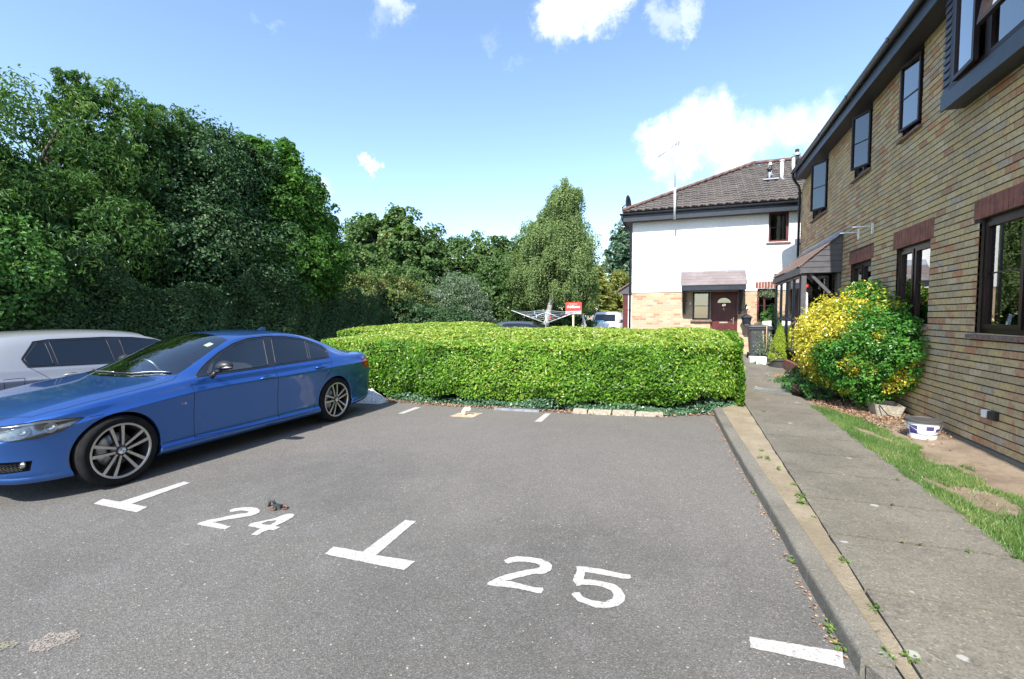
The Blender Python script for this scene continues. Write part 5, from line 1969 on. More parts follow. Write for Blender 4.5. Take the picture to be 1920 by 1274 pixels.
# fence behind the van
fe = empty('wooden_fence', (-5, 35, 0), 'weathered pale board fence behind the white van', 'fence')
mb = MB()
for i in range(52):
    x = -9.5 + i * .15
    mb.box(x, x + .13, 35, 35.02 + rs.uniform(0, .01), 0, 1.62 + rs.uniform(-.02, .02), 'fence_wood')
part(mb, 'board_panel', fe)
for i in range(5):
    mb = MB()
    mb.box(-9.5 + i * 1.9, -9.4 + i * 1.9, 35.03, 35.13, 0, 1.7, 'fence_wood')
    part(mb, 'post', fe)

# rotary clothes dryer
rd = empty('rotary_dryer', (-5.15, 17.5, 0), 'open rotary clothes dryer with slack lines beyond the hedge', 'clothes dryer')
mb = MB()
hub = Vector((-5.15, 17.5, 1.27))
mb.tube([(-5.15, 17.5, 0), (-5.15, 17.5, 1.72)], .022, 'galvanised', 8)
mb.tube([(-5.15, 17.5, 1.16), (-5.15, 17.5, 1.36)], .04, 'galvanised', 8)
part(mb, 'pole', rd)
ends = []
for k_, th in enumerate((R(12), R(102), R(192), R(282))):
    e_ = hub + Vector((math.cos(th) * 1.35, math.sin(th) * 1.35, .50))
    ends.append(e_)
    mb = MB()
    mb.tube([hub, e_], .017, 'galvanised', 7)
    mid = hub.lerp(e_, .42)
    mb.tube([Vector((-5.15, 17.5, 1.70)), mid], .012, 'galvanised', 6)
    part(mb, 'arm', rd)
mb = MB()
for f_ in (.35, .48, .61, .74, .87, .985):
    for i in range(4):
        a, b = hub.lerp(ends[i], f_), hub.lerp(ends[(i + 1) % 4], f_)
        mb.tube([a, (a + b) / 2 - Vector((0, 0, .05)), b], .0045, 'galvanised', 4)
part(mb, 'washing_line', rd)
mb = MB()
for i, (f_, u_) in enumerate(((.74, .2), (.61, .5), (.87, .7), (.48, .3), (.87, .35))):
    a = hub.lerp(ends[i % 4], f_).lerp(hub.lerp(ends[(i + 1) % 4], f_), u_)
    mb.box(a.x - .012, a.x + .012, a.y - .01, a.y + .01, a.z - .09, a.z + .03, ('petal_red', 'white_plastic', 'cyan_cloth')[i % 3])
part(mb, 'clothes_peg', rd)

# estate agent's board
sg = empty('sale_board', (-5.0, 21.5, 0), "red and grey estate agent's board on a pale wooden post", 'sign')
mb = MB()
mb.box(-5.36, -4.62, 21.45, 21.47, 1.78, 2.18, 'sign_red')
mb.box(-5.36, -4.62, 21.45, 21.47, 1.64, 1.78, 'sign_grey')
mb.box(-4.62, -4.60, 21.44, 21.48, 1.64, 2.18, 'sign_red')
bd = part(mb, 'board', sg)
fc = bpy.data.curves.new('lettering', 'FONT')
fc.body = "Addisons"
fc.size = .165
fc.extrude = .003
fc.align_x = 'CENTER'
fo = bpy.data.objects.new('lettering', fc)
COL.objects.link(fo)
fo.location = (-4.98, 21.445, 1.93)
fo.rotation_euler = (R(90), 0, 0)
fo.scale = (1.0, 1, 1)
fc.offset = .006
fc.materials.append(MATS['white_plastic'])
text_mesh(fo, bd)
mb = MB()
mb.box(-5.2, -4.8, 21.442, 21.449, 2.10, 2.115, 'white_plastic')
mb.box(-4.83, -4.66, 21.442, 21.449, 1.68, 1.73, 'white_plastic')
mb.box(-5.30, -5.0, 21.442, 21.449, 1.69, 1.705, 'room_dark')
subpart(mb, 'small_print', bd)
mb = MB()
mb.box(-5.04, -4.96, 21.48, 21.54, 0, 2.15, 'sign_post')
part(mb, 'post', sg)
gp = empty('garden_post', (-4.6, 22, 0), 'grey leaning metal post just right of the red sign', 'post')
mb = MB()
mb.tube([(-4.45, 22, 0), (-4.58, 22, 1.3), (-4.66, 22, 1.62)], .04, 'galvanised', 8)
mb.tube([(-4.60, 22, 1.0), (-4.70, 22, 1.60)], .02, 'galvanised', 6)
part(mb, 'pole', gp)


# ------------------------------------------------------------------ shrubs, pots and clutter by the houses
def shrub(name, base, blobs, n, L, Wd, mats_, label, cat='bush', midf=None, droop=.15, sub=.3, shell=.75, jitter=.5, wood='shrub_wood', group=None, core=.66):
    root = empty(name, base, label, cat, group)
    C, N, T = crown_points(blobs, n, sub, None, shell, .35)
    k_ = (C[:, 2] > base[2] + .02) & (C[:, 0] < 2.985)
    C, N, T = C[k_], N[k_], T[k_]
    leaves('foliage', C, N, mats_, L, Wd, jitter, droop, T, root, midx=midf(C, N) if midf else None)
    mb = MB()
    for b in blobs:
        bm = bmesh.new()
        bmesh.ops.create_icosphere(bm, subdivisions=2, radius=1)
        for v in bm.verts:
            v.co = Vector((min(2.95, b[0] + v.co.x * b[3] * core), b[1] + v.co.y * b[4] * core, max(base[2], b[2] + v.co.z * b[5] * core)))
            v.co += Vector((rs.uniform(-1, 0), rs.uniform(-1, 1), rs.uniform(-1, 1))) * .03
        mb.addbm(bm, wood)
    for i in range(5):
        th = i * 1.3
        mb.tube([base, (base[0] + .15 * math.cos(th), base[1] + .2 * math.sin(th), base[2] + .4)], .018, 'bark', 5)
    part(mb, 'branches', root)
    return root


def gold_side(C, N):
    # the golden sport takes over the far, upper side, with a few sprays elsewhere
    s = (C[:, 1] - 9.02) * .9 + (C[:, 2] - 1.15) * .65 - (C[:, 0] - 2.35) * .55
    s += .30 * np.sin(C[:, 1] * 3.1 + C[:, 2] * 4.2) + .22 * np.sin(C[:, 2] * 7 + C[:, 0] * 5)
    g_ = s > RNG.normal(0, .14, len(C))
    for q, r_ in (((2.34, 8.40, .84), .19), ((2.50, 8.25, .78), .14), ((2.9, 8.1, 1.05), .14), ((2.2, 8.95, .38), .20), ((2.85, 8.05, .70), .15), ((2.75, 8.15, .55), .13), ((2.62, 8.2, 1.25), .12), ((2.35, 8.6, .45), .14), ((2.9, 8.0, .9), .12)):
        g_ |= (np.linalg.norm(C - np.array(q), axis=1) < r_ * RNG.uniform(.7, 1.2, len(C)))
    return g_.astype(float)


shrub('euonymus_bush', (2.55, 9.7, .1),
      [(2.64, 8.82, 1.02, 0.60, 0.72, 0.62), (2.51, 9.62, 1.12, 0.62, 0.80, 0.68), (2.55, 10.27, 1.10, 0.50, 0.70, 0.60), (2.85, 8.67, 1.20, 0.38, 0.60, 0.50), (2.31, 9.27, 0.90, 0.42, 0.65, 0.50), (2.43, 9.87, 0.78, 0.48, 0.70, 0.48),
       (2.75, 9.57, 1.42, 0.40, 0.80, 0.42), (2.75, 8.42, 0.95, 0.46, 0.50, 0.48), (2.93, 8.17, 1.08, 0.28, 0.42, 0.46), (2.59, 8.62, 0.62, 0.42, 0.50, 0.36)],
      74000, .052, .032, ['euonymus_green', 'euonymus_gold'], 'large rounded bush, half golden yellow and half green, against the brick wall', midf=gold_side, sub=.30, shell=.86, core=.60)
shrub('privet_bush', (2.8, 9.0, .1), [(2.80, 9.45, 1.75, .22, .40, .36), (2.82, 8.75, 1.55, .20, .32, .34), (2.85, 8.35, 1.40, .16, .22, .26), (2.8, 10.0, 1.85, .2, .3, .25)], 8000, .055, .032,
      ['euonymus_gold', 'euonymus_green'], 'dull olive shoots sticking up behind the golden bush under the window',
      midf=lambda C, N: (RNG.random(len(C)) < .82).astype(float), sub=.35, core=.4)
shrub('rose_bush', (2.0, 10.4, .1), [(2.02, 10.3, .30, .28, .40, .22), (1.95, 9.75, .24, .22, .30, .17), (2.25, 10.9, .30, .25, .3, .22), (2.15, 9.5, .2, .2, .25, .13)], 3600, .055, .035, ['ivy_leaf', 'euonymus_green'],
      'low leafy plant with dark green leaves at the foot of the golden bush', 'plant', midf=lambda C, N: (RNG.random(len(C)) < .55).astype(float), sub=.35)
shrub('box_bush', (2.45, 15.7, .3), [(2.5, 15.8, 1.35, .42, .42, .50), (2.35, 15.7, 1.0, .40, .38, .5), (2.7, 15.9, 1.6, .3, .3, .3)], 7000, .05, .035, ['bright_leaf'],
      'dark rounded bush behind the bin under the small window', sub=.25)


def flowers(name, pts, matn, label, cat='flowers', r=.03, leafn=260, spread=.12):
    root = empty(name, pts[0], label, cat)
    C = np.concatenate([np.array(p_) + RNG.normal(0, 1, (leafn // len(pts), 3)) * np.array([spread, spread, spread * .35]) for p_ in pts])
    C[:, 2] = np.maximum(C[:, 2], np.array([gz(0, y) for y in C[:, 1]]) + .01)
    leaves('foliage', C, np.tile([0, -.2, 1.0], (len(C), 1)), 'euonymus_green', .045, .03, .6, 0, None, root)
    mb = MB()
    for p_ in pts:
        for k in range(9):
            c_ = Vector(p_) + Vector((rs.uniform(-1, 1) * spread, rs.uniform(-1, 1) * spread, .03 + rs.uniform(0, .07)))
            for j in range(5):
                th = j * 1.257 + k
                a, b = Vector((math.cos(th), math.sin(th), .35)) * r, Vector((math.cos(th + .6), math.sin(th + .6), .35)) * r
                mb.add([c_, c_ + a, c_ + (a + b) * .62, c_ + b], [(0, 1, 2, 3)], matn)
    part(mb, 'blossom', root)
    return root


flowers('geranium', [(1.86, 11.35, .20), (2.0, 11.25, .20)], 'petal_orange', 'small orange flowering plant at the path edge before the golden bush')
flowers('geranium', [(2.2, 11.3, .25), (2.28, 11.5, .32)], 'petal_red', 'red flowering plant beside the blue pot under the golden bush')
flowers('geranium', [(1.78, 13.95, .30)], 'petal_red', 'bright red flowers in a small pot beside the white blocks', leafn=90, spread=.07)


def pot(name, x, y, z, r0, r1, h, matn, label, cat='plant pot', rim=.02, group=None):
    root = empty(name, (x, y, z), label, cat, group)
    mb = MB()
    mb.lathe([(0, 0), (r0, 0), (r1, h - .05), (r1 + rim, h - .05), (r1 + rim, h), (r1 - .015, h), (r1 - .02, h - .05), (0, h - .06)], (x, y, z), 'z', matn, 36, smooth=False)
    part(mb, 'pot', root)
    return root


pt_ = pot('potted_conifer', 2.20, 13.5, .215, .19, .235, .27, 'pot_plastic', 'small lime green conifer in a black tub by the porch', 'potted tree')
n = 8000
h = RNG.uniform(0, 1, n)
th = RNG.uniform(0, 6.28, n)
rad = .27 * np.clip(1 - h, 0, 1) ** .72 * (1 + .10 * np.sin(th * 5 + h * 14)) * RNG.uniform(.75, 1.03, n)
C = np.stack([2.20 + rad * np.cos(th), 13.5 + rad * np.sin(th), .46 + h * .86 + .05 * np.sin(th * 3)], 1)
N = np.stack([np.cos(th), np.sin(th), np.full(n, .25)], 1)
A_ = np.stack([np.cos(th) * .3, np.sin(th) * .3, np.full(n, 1.0)], 1)
leaves('foliage', C, N, 'lime_leaf', .05, .020, .5, -.6, None, pt_, Adir=A_)
mb = MB()
mb.lathe([(.20, 0), (.21, .2), (.12, .5), (.02, .75)], (2.20, 13.5, .45), 'z', 'shrub_wood', 12)
part(mb, 'trunk', pt_)
pot('flower_pot', 2.42, 12.0, .14, .10, .14, .22, 'pot_blue', 'blue grey plastic pot half hidden under the golden bush')
pot('flower_pot', 1.80, 13.97, .24, .055, .075, .10, 'terracotta', 'tiny terracotta pot holding the bright red flowers')
pot('flower_pot', 2.02, 14.35, .25, .10, .13, .20, 'pot_plastic', 'dark pot holding the bamboo canes beside the bin')
bc = empty('tomato_plant', (2.02, 14.35, .4), 'spindly plant tied to bamboo canes beside the bin', 'plant')
mb = MB()
for dx, dy, hh in ((-.10, .02, .80), (-.02, -.05, .95), (.06, .03, .75), (.11, -.02, .6)):
    mb.tube([(2.02 + dx * .5, 14.35 + dy, .35), (2.02 + dx, 14.35 + dy, .35 + hh)], .009, 'cane', 6)
part(mb, 'cane', bc)
C = np.stack([2.02 + RNG.normal(0, .14, 700), 14.35 + RNG.normal(0, .1, 700), .50 + np.abs(RNG.normal(0, .26, 700))], 1)
leaves('foliage', C, rdir(700) + np.array([0, 0, .7]), 'grey_leaf', .07, .03, .6, .4, None, bc)
# white polystyrene blocks
mb = MB()
mb.cbox(1.60, 1.86, 14.2, 14.55, .25, .44, 'white_plastic', .015)
setp(mb.build('polystyrene_block'), 'white block lying by the bin, the farther of the two', 'block', 'white blocks on the path')
mb = MB()
mb.cbox(1.72, 1.96, 13.85, 14.08, .235, .475, 'white_plastic', .015)
setp(mb.build('polystyrene_block'), 'white block standing upright on the path, nearer of the two', 'block', 'white blocks on the path')
mb = MB()
mb.prism([(2.08, .30), (2.24, .30), (2.20, 1.42), (1.98, 1.40)], 'y', 14.95, 14.98, 'white_plastic')
for i in range(6):
    mb.box(2.02, 2.17, 14.945, 14.949, .95 + i * .06, .965 + i * .06, 'sign_grey')
setp(mb.build('paper_poster'), 'white sheet propped up behind the lime conifer', 'poster')
# wheelie bin
wb = empty('wheelie_bin', (1.92, 15.1, .29), 'dark grey wheelie bin standing by the white house door', 'bin')
z0 = .29
mb = MB()
vs = []
for (x0_, x1_, y0_, y1_, z_) in ((1.70, 2.14, 14.85, 15.35, z0 + .08), (1.645, 2.195, 14.78, 15.42, z0 + .93)):
    vs += [(x0_, y0_, z_), (x1_, y0_, z_), (x1_, y1_, z_), (x0_, y1_, z_)]
bm = bmesh.new()
bv = [bm.verts.new(v_) for v_ in vs]
for f_ in ((0, 3, 2, 1), (4, 5, 6, 7), (0, 1, 5, 4), (1, 2, 6, 5), (2, 3, 7, 6), (3, 0, 4, 7)):
    bm.faces.new([bv[i] for i in f_])
bmesh.ops.bevel(bm, geom=bm.edges[:], offset=.03, segments=3, affect='EDGES')
mb.addbm(bm, 'bin_plastic')
mb.cbox(1.62, 2.22, 14.76, 14.79, z0 + .88, z0 + .94, 'bin_plastic', .01)
part(mb, 'body', wb)
mb = MB()
bm = bmesh.new()
bmesh.ops.create_grid(bm, x_segments=8, y_segments=8, size=.5)
for v_ in bm.verts:
    u_, w_ = v_.co.x, v_.co.y
    v_.co = Vector((1.92 + u_ * .62, 15.10 + w_ * .72, z0 + .96 + .06 * (1 - (2 * u_) ** 4) * (1 - (2 * w_) ** 4)))
g2 = bmesh.ops.solidify(bm, geom=bm.faces[:], thickness=.02)
mb.addbm(bm, 'bin_plastic', True)
mb.tube([(1.72, 15.46, z0 + .95), (2.12, 15.46, z0 + .95)], .016, 'bin_plastic', 8)
part(mb, 'lid', wb)
for x in (1.66, 2.13):
    mb = MB()
    mb.lathe([(0, 0), (.10, 0), (.10, .05), (0, .05)], (x, 15.40, z0 + .10), 'x', 'tyre_rubber', 20)
    part(mb, 'wheel', wb)
# lantern bracket and hanging lantern
wl_ = empty('wall_lantern', (1.76, 16.75, 1.5), 'black wrought iron lantern hanging on the brick beside the front door', 'lantern')
mb = MB()
mb.box(1.74, 1.78, 16.96, 17.0, 1.70, 1.92, 'black_timber')
mb.tube([(1.76, 16.97, 1.88), (1.76, 16.85, 1.93), (1.76, 16.76, 1.85), (1.76, 16.74, 1.74)], .012, 'black_timber', 6)
mb.lathe([(.0, .0), (.045, .02), (.03, .08), (.012, .12)], (1.76, 16.75, 1.72), 'z', 'steel', 12)
part(mb, 'bracket', wl_)
mb = MB()
mb.lathe([(.0, .36), (.03, .34), (.17, .24), (.185, .225), (.15, .21), (.105, .0), (.12, -.02), (0, -.03)], (1.76, 16.75, 1.28), 'z', 'black_timber', 6, smooth=False)
mb.tube([(1.76, 16.75, 1.62), (1.76, 16.75, 1.74)], .008, 'black_timber', 5)
part(mb, 'lamp_housing', wl_)
mb = MB()
mb.lathe([(.09, .03), (.135, .19)], (1.76, 16.745, 1.28), 'z', 'lamp_white', 6, smooth=False)
part(mb, 'lamp_glass', wl_)
# manhole cover in the path
mb = MB()
mb.prism([(1.22, 10.15), (1.82, 9.85), (1.87, 10.25), (1.28, 10.52)], 'z', .105, .128, 'steel')
setp(mb.build('manhole_cover'), 'pale metal manhole cover set in the footpath', 'manhole cover')
# bucket and concrete block by the wall
bk = empty('paint_bucket', (2.66, 6.95, .09), 'white plastic paint tub with a dark lid and blue print by the wall', 'bucket')
mb = MB()
mb.lathe([(0, 0), (.135, 0), (.165, .20), (.172, .20), (.172, .212), (.165, .212)], (2.66, 6.95, .095), 'z', 'white_plastic', 48, smooth=False)
part(mb, 'tub', bk)
mb = MB()
mb.lathe([(.176, .195), (.180, .20), (.180, .222), (.170, .226), (.160, .216), (0, .214)], (2.66, 6.95, .095), 'z', 'pot_plastic', 48, smooth=False)
part(mb, 'lid', bk)
for a0, a1, z_0, z_1 in ((R(200), R(232), .06, .16), (R(262), R(290), .11, .16), (R(300), R(335), .09, .13), (R(170), R(196), .03, .10)):
    mb = MB()
    vs, fs = [], []
    for i in range(8):
        th = a0 + (a1 - a0) * i / 7
        for zz in (z_0, z_1):
            r_ = .1365 + .030 * zz / .2
            vs.append((2.66 + math.cos(th) * r_, 6.95 + math.sin(th) * r_, .095 + zz))
    fs = [(i * 2, i * 2 + 2, i * 2 + 3, i * 2 + 1) for i in range(7)]
    mb.add(vs, fs, 'blue_print')
    part(mb, 'printed_label', bk)
mb = MB()
mb.tube([(2.66 + .175 * math.cos(th), 6.95 + .175 * math.sin(th), .28 - .10 * math.sin((th - R(190)) / R(160) * math.pi)) for th in np.linspace(R(190), R(350), 12)], .004, 'steel', 5)
part(mb, 'handle', bk)
cb = empty('broken_planter', (2.72, 8.4, .1), 'broken grey concrete planter at the foot of the brick wall', 'planter')
mb = MB()
bm = bmesh.new()
o_ = [bm.verts.new(v_) for v_ in ((2.58, 8.12, .08), (2.84, 8.12, .08), (2.84, 8.42, .08), (2.58, 8.42, .08), (2.53, 8.07, .30), (2.90, 8.08, .27), (2.90, 8.47, .29), (2.53, 8.47, .31))]
for f_ in ((0, 3, 2, 1), (4, 5, 6, 7), (0, 1, 5, 4), (1, 2, 6, 5), (2, 3, 7, 6), (3, 0, 4, 7)):
    bm.faces.new([o_[i] for i in f_])
bmesh.ops.recalc_face_normals(bm, faces=bm.faces[:])
bmesh.ops.inset_individual(bm, faces=[f_ for f_ in bm.faces if f_.calc_center_median().z > .27], thickness=.035)
tp = [f_ for f_ in bm.faces if f_.calc_center_median().z > .27 and f_.calc_area() > .05]
for f_ in tp:
    for v_ in f_.verts:
        v_.co.z -= .07
bmesh.ops.bevel(bm, geom=bm.edges[:], offset=.008, segments=2, affect='EDGES')
mb.addbm(bm, 'old_block')
part(mb, 'planter_box', cb)
mb = MB()
mb.tube([(2.58, 8.06, .28), (2.66, 8.0, .16), (2.80, 8.03, .10), (2.88, 8.2, .12)], .008, 'black_plastic', 6)
part(mb, 'strap', cb)
# hanging basket and wind ornaments in the porch
hb = empty('hanging_basket', (2.25, 16.2, 2.2), 'hanging flower basket below the small brick arch', 'hanging basket')
mb = MB()
mb.lathe([(0, -.14), (.10, -.11), (.16, 0), (.155, .0), (.09, -.10)], (2.30, 16.4, 2.18), 'z', 'shrub_wood', 16)
mb.tube([(2.30, 16.4, 2.18), (2.30, 16.4, 2.42), (2.30, 16.97, 2.44)], .008, 'black_plastic', 5)
part(mb, 'basket', hb)
C = np.array([2.30, 16.4, 2.22]) + RNG.normal(0, 1, (500, 3)) * np.array([.12, .1, .06])
leaves('foliage', C, rdir(500) + np.array([0, 0, .5]), 'grey_leaf', .05, .03, .6, .3, None, hb)
wc = empty('porch_ornament', (2.50, 11.6, 2.0), 'red and white ornament hanging at the corner of the brick porch', 'ornament')
mb = MB()
mb.tube([(2.40, 11.9, 2.44), (2.40, 11.9, 2.25)], .004, 'black_plastic', 4)
mb.lathe([(0, .10), (.05, .07), (.055, .02), (.02, -.02), (0, -.03)], (2.40, 11.9, 2.16), 'z', 'petal_red', 10)
mb.prism([(2.36, 1.45), (2.46, 1.45), (2.44, 2.05), (2.36, 2.12)], 'y', 11.89, 11.91, 'white_plastic')
part(mb, 'pendant', wc)
dt = empty('detergent_bottle', (3.2, 10.3, 1.5), 'blue and white bottle standing on the sill behind the golden bush', 'bottle')
mb = MB()
mb.lathe([(0, 0), (.04, 0), (.04, .16), (.03, .19), (.012, .21), (.012, .24), (0, .24)], (3.03, 10.30, 1.43), 'z', 'white_plastic', 12)
part(mb, 'bottle', dt)
mb = MB()
mb.lathe([(.041, .10), (.041, .17), (.018, .215), (.018, .25), (0, .25)], (3.03, 10.30, 1.43), 'z', 'cyan_cloth', 12)
part(mb, 'cap', dt)

# ------------------------------------------------------------------ cars
def car_surface(tab, creases):
    """tab rows: y, w, zlow, zbelt, xbelt, xr, zr, xm, zm, zt -> smooth closed bmesh"""
    rings = []
    for (y, w_, zl, zb, xb, xr, zr, xm, zm, zt) in tab:
        zc = zb - max(.02, min(.105, (zb - zl) * .2))
        zmid = zl + (zc - zl) * .52
        hh = max(.1, min(1, (zc - zl) / .6))
        fl_ = .004 if w_ > .87 else -.03
        rings.append([(0, zl), (w_ * .62, zl), (w_ - .05, zl + .0), (w_ + fl_, zl + .045 * hh), (w_ + fl_ - .006, zl + .085 * hh), (w_ - .030, zl + .12 * hh), (w_ - .030, zmid + .03 * hh), (w_ + (.006 if w_ > .87 else 0), zc - .02 * hh), (w_ - .020, zc + .018 * hh),
                      (xb + .016, zb - .020), (xb, zb), (xr, zr), (xm, zm), (0, zt)])
    n = 14
    verts, faces = [], []
    m_ = 2 * n - 2
    for (row, rg) in zip(tab, rings):
        full = rg + [(-x, z) for x, z in rg[-2:0:-1]]
        for x, z in full:
            verts.append((x, row[0], z))
    for i in range(len(tab) - 1):
        for j in range(m_):
            faces.append((i * m_ + j, i * m_ + (j + 1) % m_, (i + 1) * m_ + (j + 1) % m_, (i + 1) * m_ + j))
    faces.append(tuple(range(m_ - 1, -1, -1)))
    faces.append(tuple(range((len(tab) - 1) * m_, len(tab) * m_)))
    me = bpy.data.meshes.new('tmp')
    me.from_pydata(verts, [], faces)
    bm = bmesh.new()
    bm.from_mesh(me)
    cl = bm.edges.layers.float.new('crease_edge')
    bm.verts.ensure_lookup_table()
    bm.verts.index_update()
    for e in bm.edges:
        a, b = e.verts[0].index, e.verts[1].index
        if a % m_ == b % m_:
            j = a % m_
            j = min(j, m_ - j)
            e[cl] = creases.get(j, 0.0)
    bmesh.ops.recalc_face_normals(bm, faces=bm.faces[:])
    bm.to_mesh(me)
    bm.free()
    o = bpy.data.objects.new('tmp', me)
    COL.objects.link(o)
    md = o.modifiers.new('s', 'SUBSURF')
    md.levels = md.render_levels = 3
    dg = bpy.context.evaluated_depsgraph_get()
    em = o.evaluated_get(dg).to_mesh()
    bm = bmesh.new()
    bm.from_mesh(em)
    o.evaluated_get(dg).to_mesh_clear()
    bpy.data.objects.remove(o)
    bpy.data.meshes.remove(me)
    for l_ in list(bm.edges.layers.float):
        bm.edges.layers.float.remove(l_)
    return bm


def ccw(poly):
    a = sum(poly[i][0] * poly[(i + 1) % len(poly)][1] - poly[(i + 1) % len(poly)][0] * poly[i][1] for i in range(len(poly)))
    return poly if a > 0 else poly[::-1]


def region(bm, poly, U, V_, cond):
    """cut the surface along a convex polygon given in the (U, V_) plane; return the faces inside"""
    poly = ccw(poly)
    U, V_ = Vector(U), Vector(V_)
    D = U.cross(V_)
    lo = Vector((min(p_[0] for p_ in poly) - .06, min(p_[1] for p_ in poly) - .06))
    hi = Vector((max(p_[0] for p_ in poly) + .06, max(p_[1] for p_ in poly) + .06))

    def near():
        out_ = []
        for f_ in bm.faces:
            c_ = f_.calc_center_median()
            u_, v_ = c_.dot(U), c_.dot(V_)
            if lo.x < u_ < hi.x and lo.y < v_ < hi.y and cond(c_, f_.normal):
                out_.append(f_)
        return out_
    for a, b in zip(poly, poly[1:] + poly[:1]):
        fs = near()
        geom = list({e for f_ in fs for e in f_.edges}) + list({v for f_ in fs for v in f_.verts}) + fs
        d_ = U * (b[0] - a[0]) + V_ * (b[1] - a[1])
        no = d_.cross(D).normalized()
        bmesh.ops.bisect_plane(bm, geom=geom, plane_co=U * a[0] + V_ * a[1], plane_no=no, dist=1e-5)
    ins = []
    for f_ in near():
        c_ = f_.calc_center_median()
        u_, v_ = c_.dot(U), c_.dot(V_)
        if all((b[0] - a[0]) * (v_ - a[1]) - (b[1] - a[1]) * (u_ - a[0]) > -1e-6 for a, b in zip(poly, poly[1:] + poly[:1])):
            ins.append(f_)
    return ins


def take(bm, faces, name, matn, parent, off=0.0, flat=False):
    """move faces out of bm into an object of their own"""
    me = bpy.data.meshes.new(name)
    b2 = bmesh.new()
    mp = {}
    for f_ in faces:
        vs = []
        for v in f_.verts:
            if v not in mp:
                mp[v] = b2.verts.new(v.co + v.normal * off)
            vs.append(mp[v])
        nf = b2.faces.new(vs)
        nf.smooth = not flat
    bmesh.ops.recalc_face_normals(b2, faces=b2.faces[:])
    b2.to_mesh(me)
    b2.free()
    me.materials.append(MATS[matn])
    o = bpy.data.objects.new(name, me)
    COL.objects.link(o)
    o.parent = parent
    return o


XA, YA, ZA = (1, 0, 0), (0, 1, 0), (0, 0, 1)


def make_wheel(mb_parent, x, y, r, wd, sgn, style):
    w_ = empty('wheel', (x, y, r))
    w_.parent = mb_parent
    rr = r * .765
    mb = MB()
    s = sgn
    o0 = (0, 0, 0)
    mb.lathe([(rr - .005, s * wd * .46), (rr + .006, s * wd * .5), (rr + .03, s * wd * .52), (r - .03, s * wd * .53), (r - .008, s * wd * .46), (r, s * wd * .36), (r, -s * wd * .36), (r - .012, -s * wd * .46),
              (r - .04, -s * wd * .5), (rr, -s * wd * .48)], o0, 'x', 'tyre_rubber', 64)
    for q in (-.22, -.07, .08, .23):
        mb.lathe([(r + .0006, s * wd * q), (r + .0006, s * wd * q + .008)], o0, 'x', 'under_black', 64)
    t_ = mb.build('tyre')
    t_.parent = w_
    mb = MB()
    mb.lathe([(rr + .004, s * wd * .50), (rr - .006, s * wd * .515), (rr - .014, s * wd * .50), (rr - .016, s * wd * .44)], o0, 'x', 'alloy', 64)
    mb.lathe([(rr - .016, s * wd * .44), (rr - .03, s * wd * .30), (rr - .045, -s * wd * .3), (rr - .02, -s * wd * .45)], o0, 'x', 'alloy_dark', 48)
    mb.lathe([(0, s * wd * .05), (rr * .62, s * wd * .05), (rr * .64, s * wd * .0), (rr * .64, -s * wd * .1)], o0, 'x', 'steel', 40)
    mb.lathe([(0, s * wd * .49), (.028, s * wd * .49), (.036, s * wd * .47), (.075, s * wd * .40), (.08, s * wd * .2)], o0, 'x', 'alloy_dark', 24)
    mb.lathe([(0, s * wd * .508), (.024, s * wd * .506), (.032, s * wd * .492)], o0, 'x', 'chrome' if style != 'b' else 'gloss_black', 24)

    def spoke(th, a0, a1, w0, w1, matf, depth, xo, xi, r0, r1):
        """tapering bar from hub to rim; a0/a1 sideways offsets"""
        ca, sa = math.cos(th), math.sin(th)
        rings = []
        for (rad, off, hw, xf) in ((r0, a0, w0, xi), ((r0 + r1) / 2, (a0 + a1) / 2, (w0 + w1) / 2, (xi + xo) / 2 + .004), (r1, a1, w1, xo)):
            pts = []
            for (o_, xx) in ((off - hw, xf), (off + hw, xf), (off + hw * 1.3, xf - depth), (off - hw * 1.3, xf - depth)):
                yy_ = rad * ca - o_ * sa
                zz_ = rad * sa + o_ * ca
                pts.append((s * xx, yy_, zz_))
            rings.append(pts)
        vs = [q for rg in rings for q in rg]
        fs = []
        side = []
        for i in range(2):
            for j in range(4):
                q = (i * 4 + j, i * 4 + (j + 1) % 4, (i + 1) * 4 + (j + 1) % 4, (i + 1) * 4 + j)
                (fs if j == 0 else side).append(q if s > 0 else q[::-1])
        mb.add(vs, fs, matf)
        mb.add(vs, side, 'alloy_dark')
    if style == 'double':
        for k in range(5):
            th = R(90 + 72 * k + 8)
            for sd in (-1, 1):
                spoke(th, sd * .020, sd * .050, .0095, .015, 'alloy', .03, wd * .475, wd * .45, .045, rr - .008)
    else:
        for k in range(5):
            th = R(90 + 72 * k)
            spoke(th, 0, 0, .030, .045, 'alloy', .035, wd * .46, wd * .44, .04, rr - .008)
    o = mb.build('rim')
    o.parent = w_
    if style == 'double':                      # roundel of blue and white quarters
        mb = MB()
        x0 = s * (wd * .512)
        for q in range(4):
            vs = [(x0, 0, 0)] + [(x0, math.cos(R(90 * q + 15 * i)) * .019, math.sin(R(90 * q + 15 * i)) * .019) for i in range(7)]
            mb.add(vs, [(0, i, i + 1) if s > 0 else (0, i + 1, i) for i in range(1, 7)], 'bmw_blue' if q % 2 else 'white_plastic')
        o = mb.build('wheel_badge')
        o.parent = w_
    return w_


def surf_pts(bvh, pts, mode, sgn=1, off=.0):
    out_ = []
    for p_ in pts:
        if mode == 'side':
            h = bvh.ray_cast(Vector((2.0 * sgn, p_[0], p_[1])), Vector((-sgn, 0, 0)))
        else:
            h = bvh.ray_cast(Vector((p_[0] * sgn, p_[1], 3.0)), Vector((0, 0, -1)))
        if h[0] is not None:
            out_.append(h[0] + h[1] * off)
    return out_


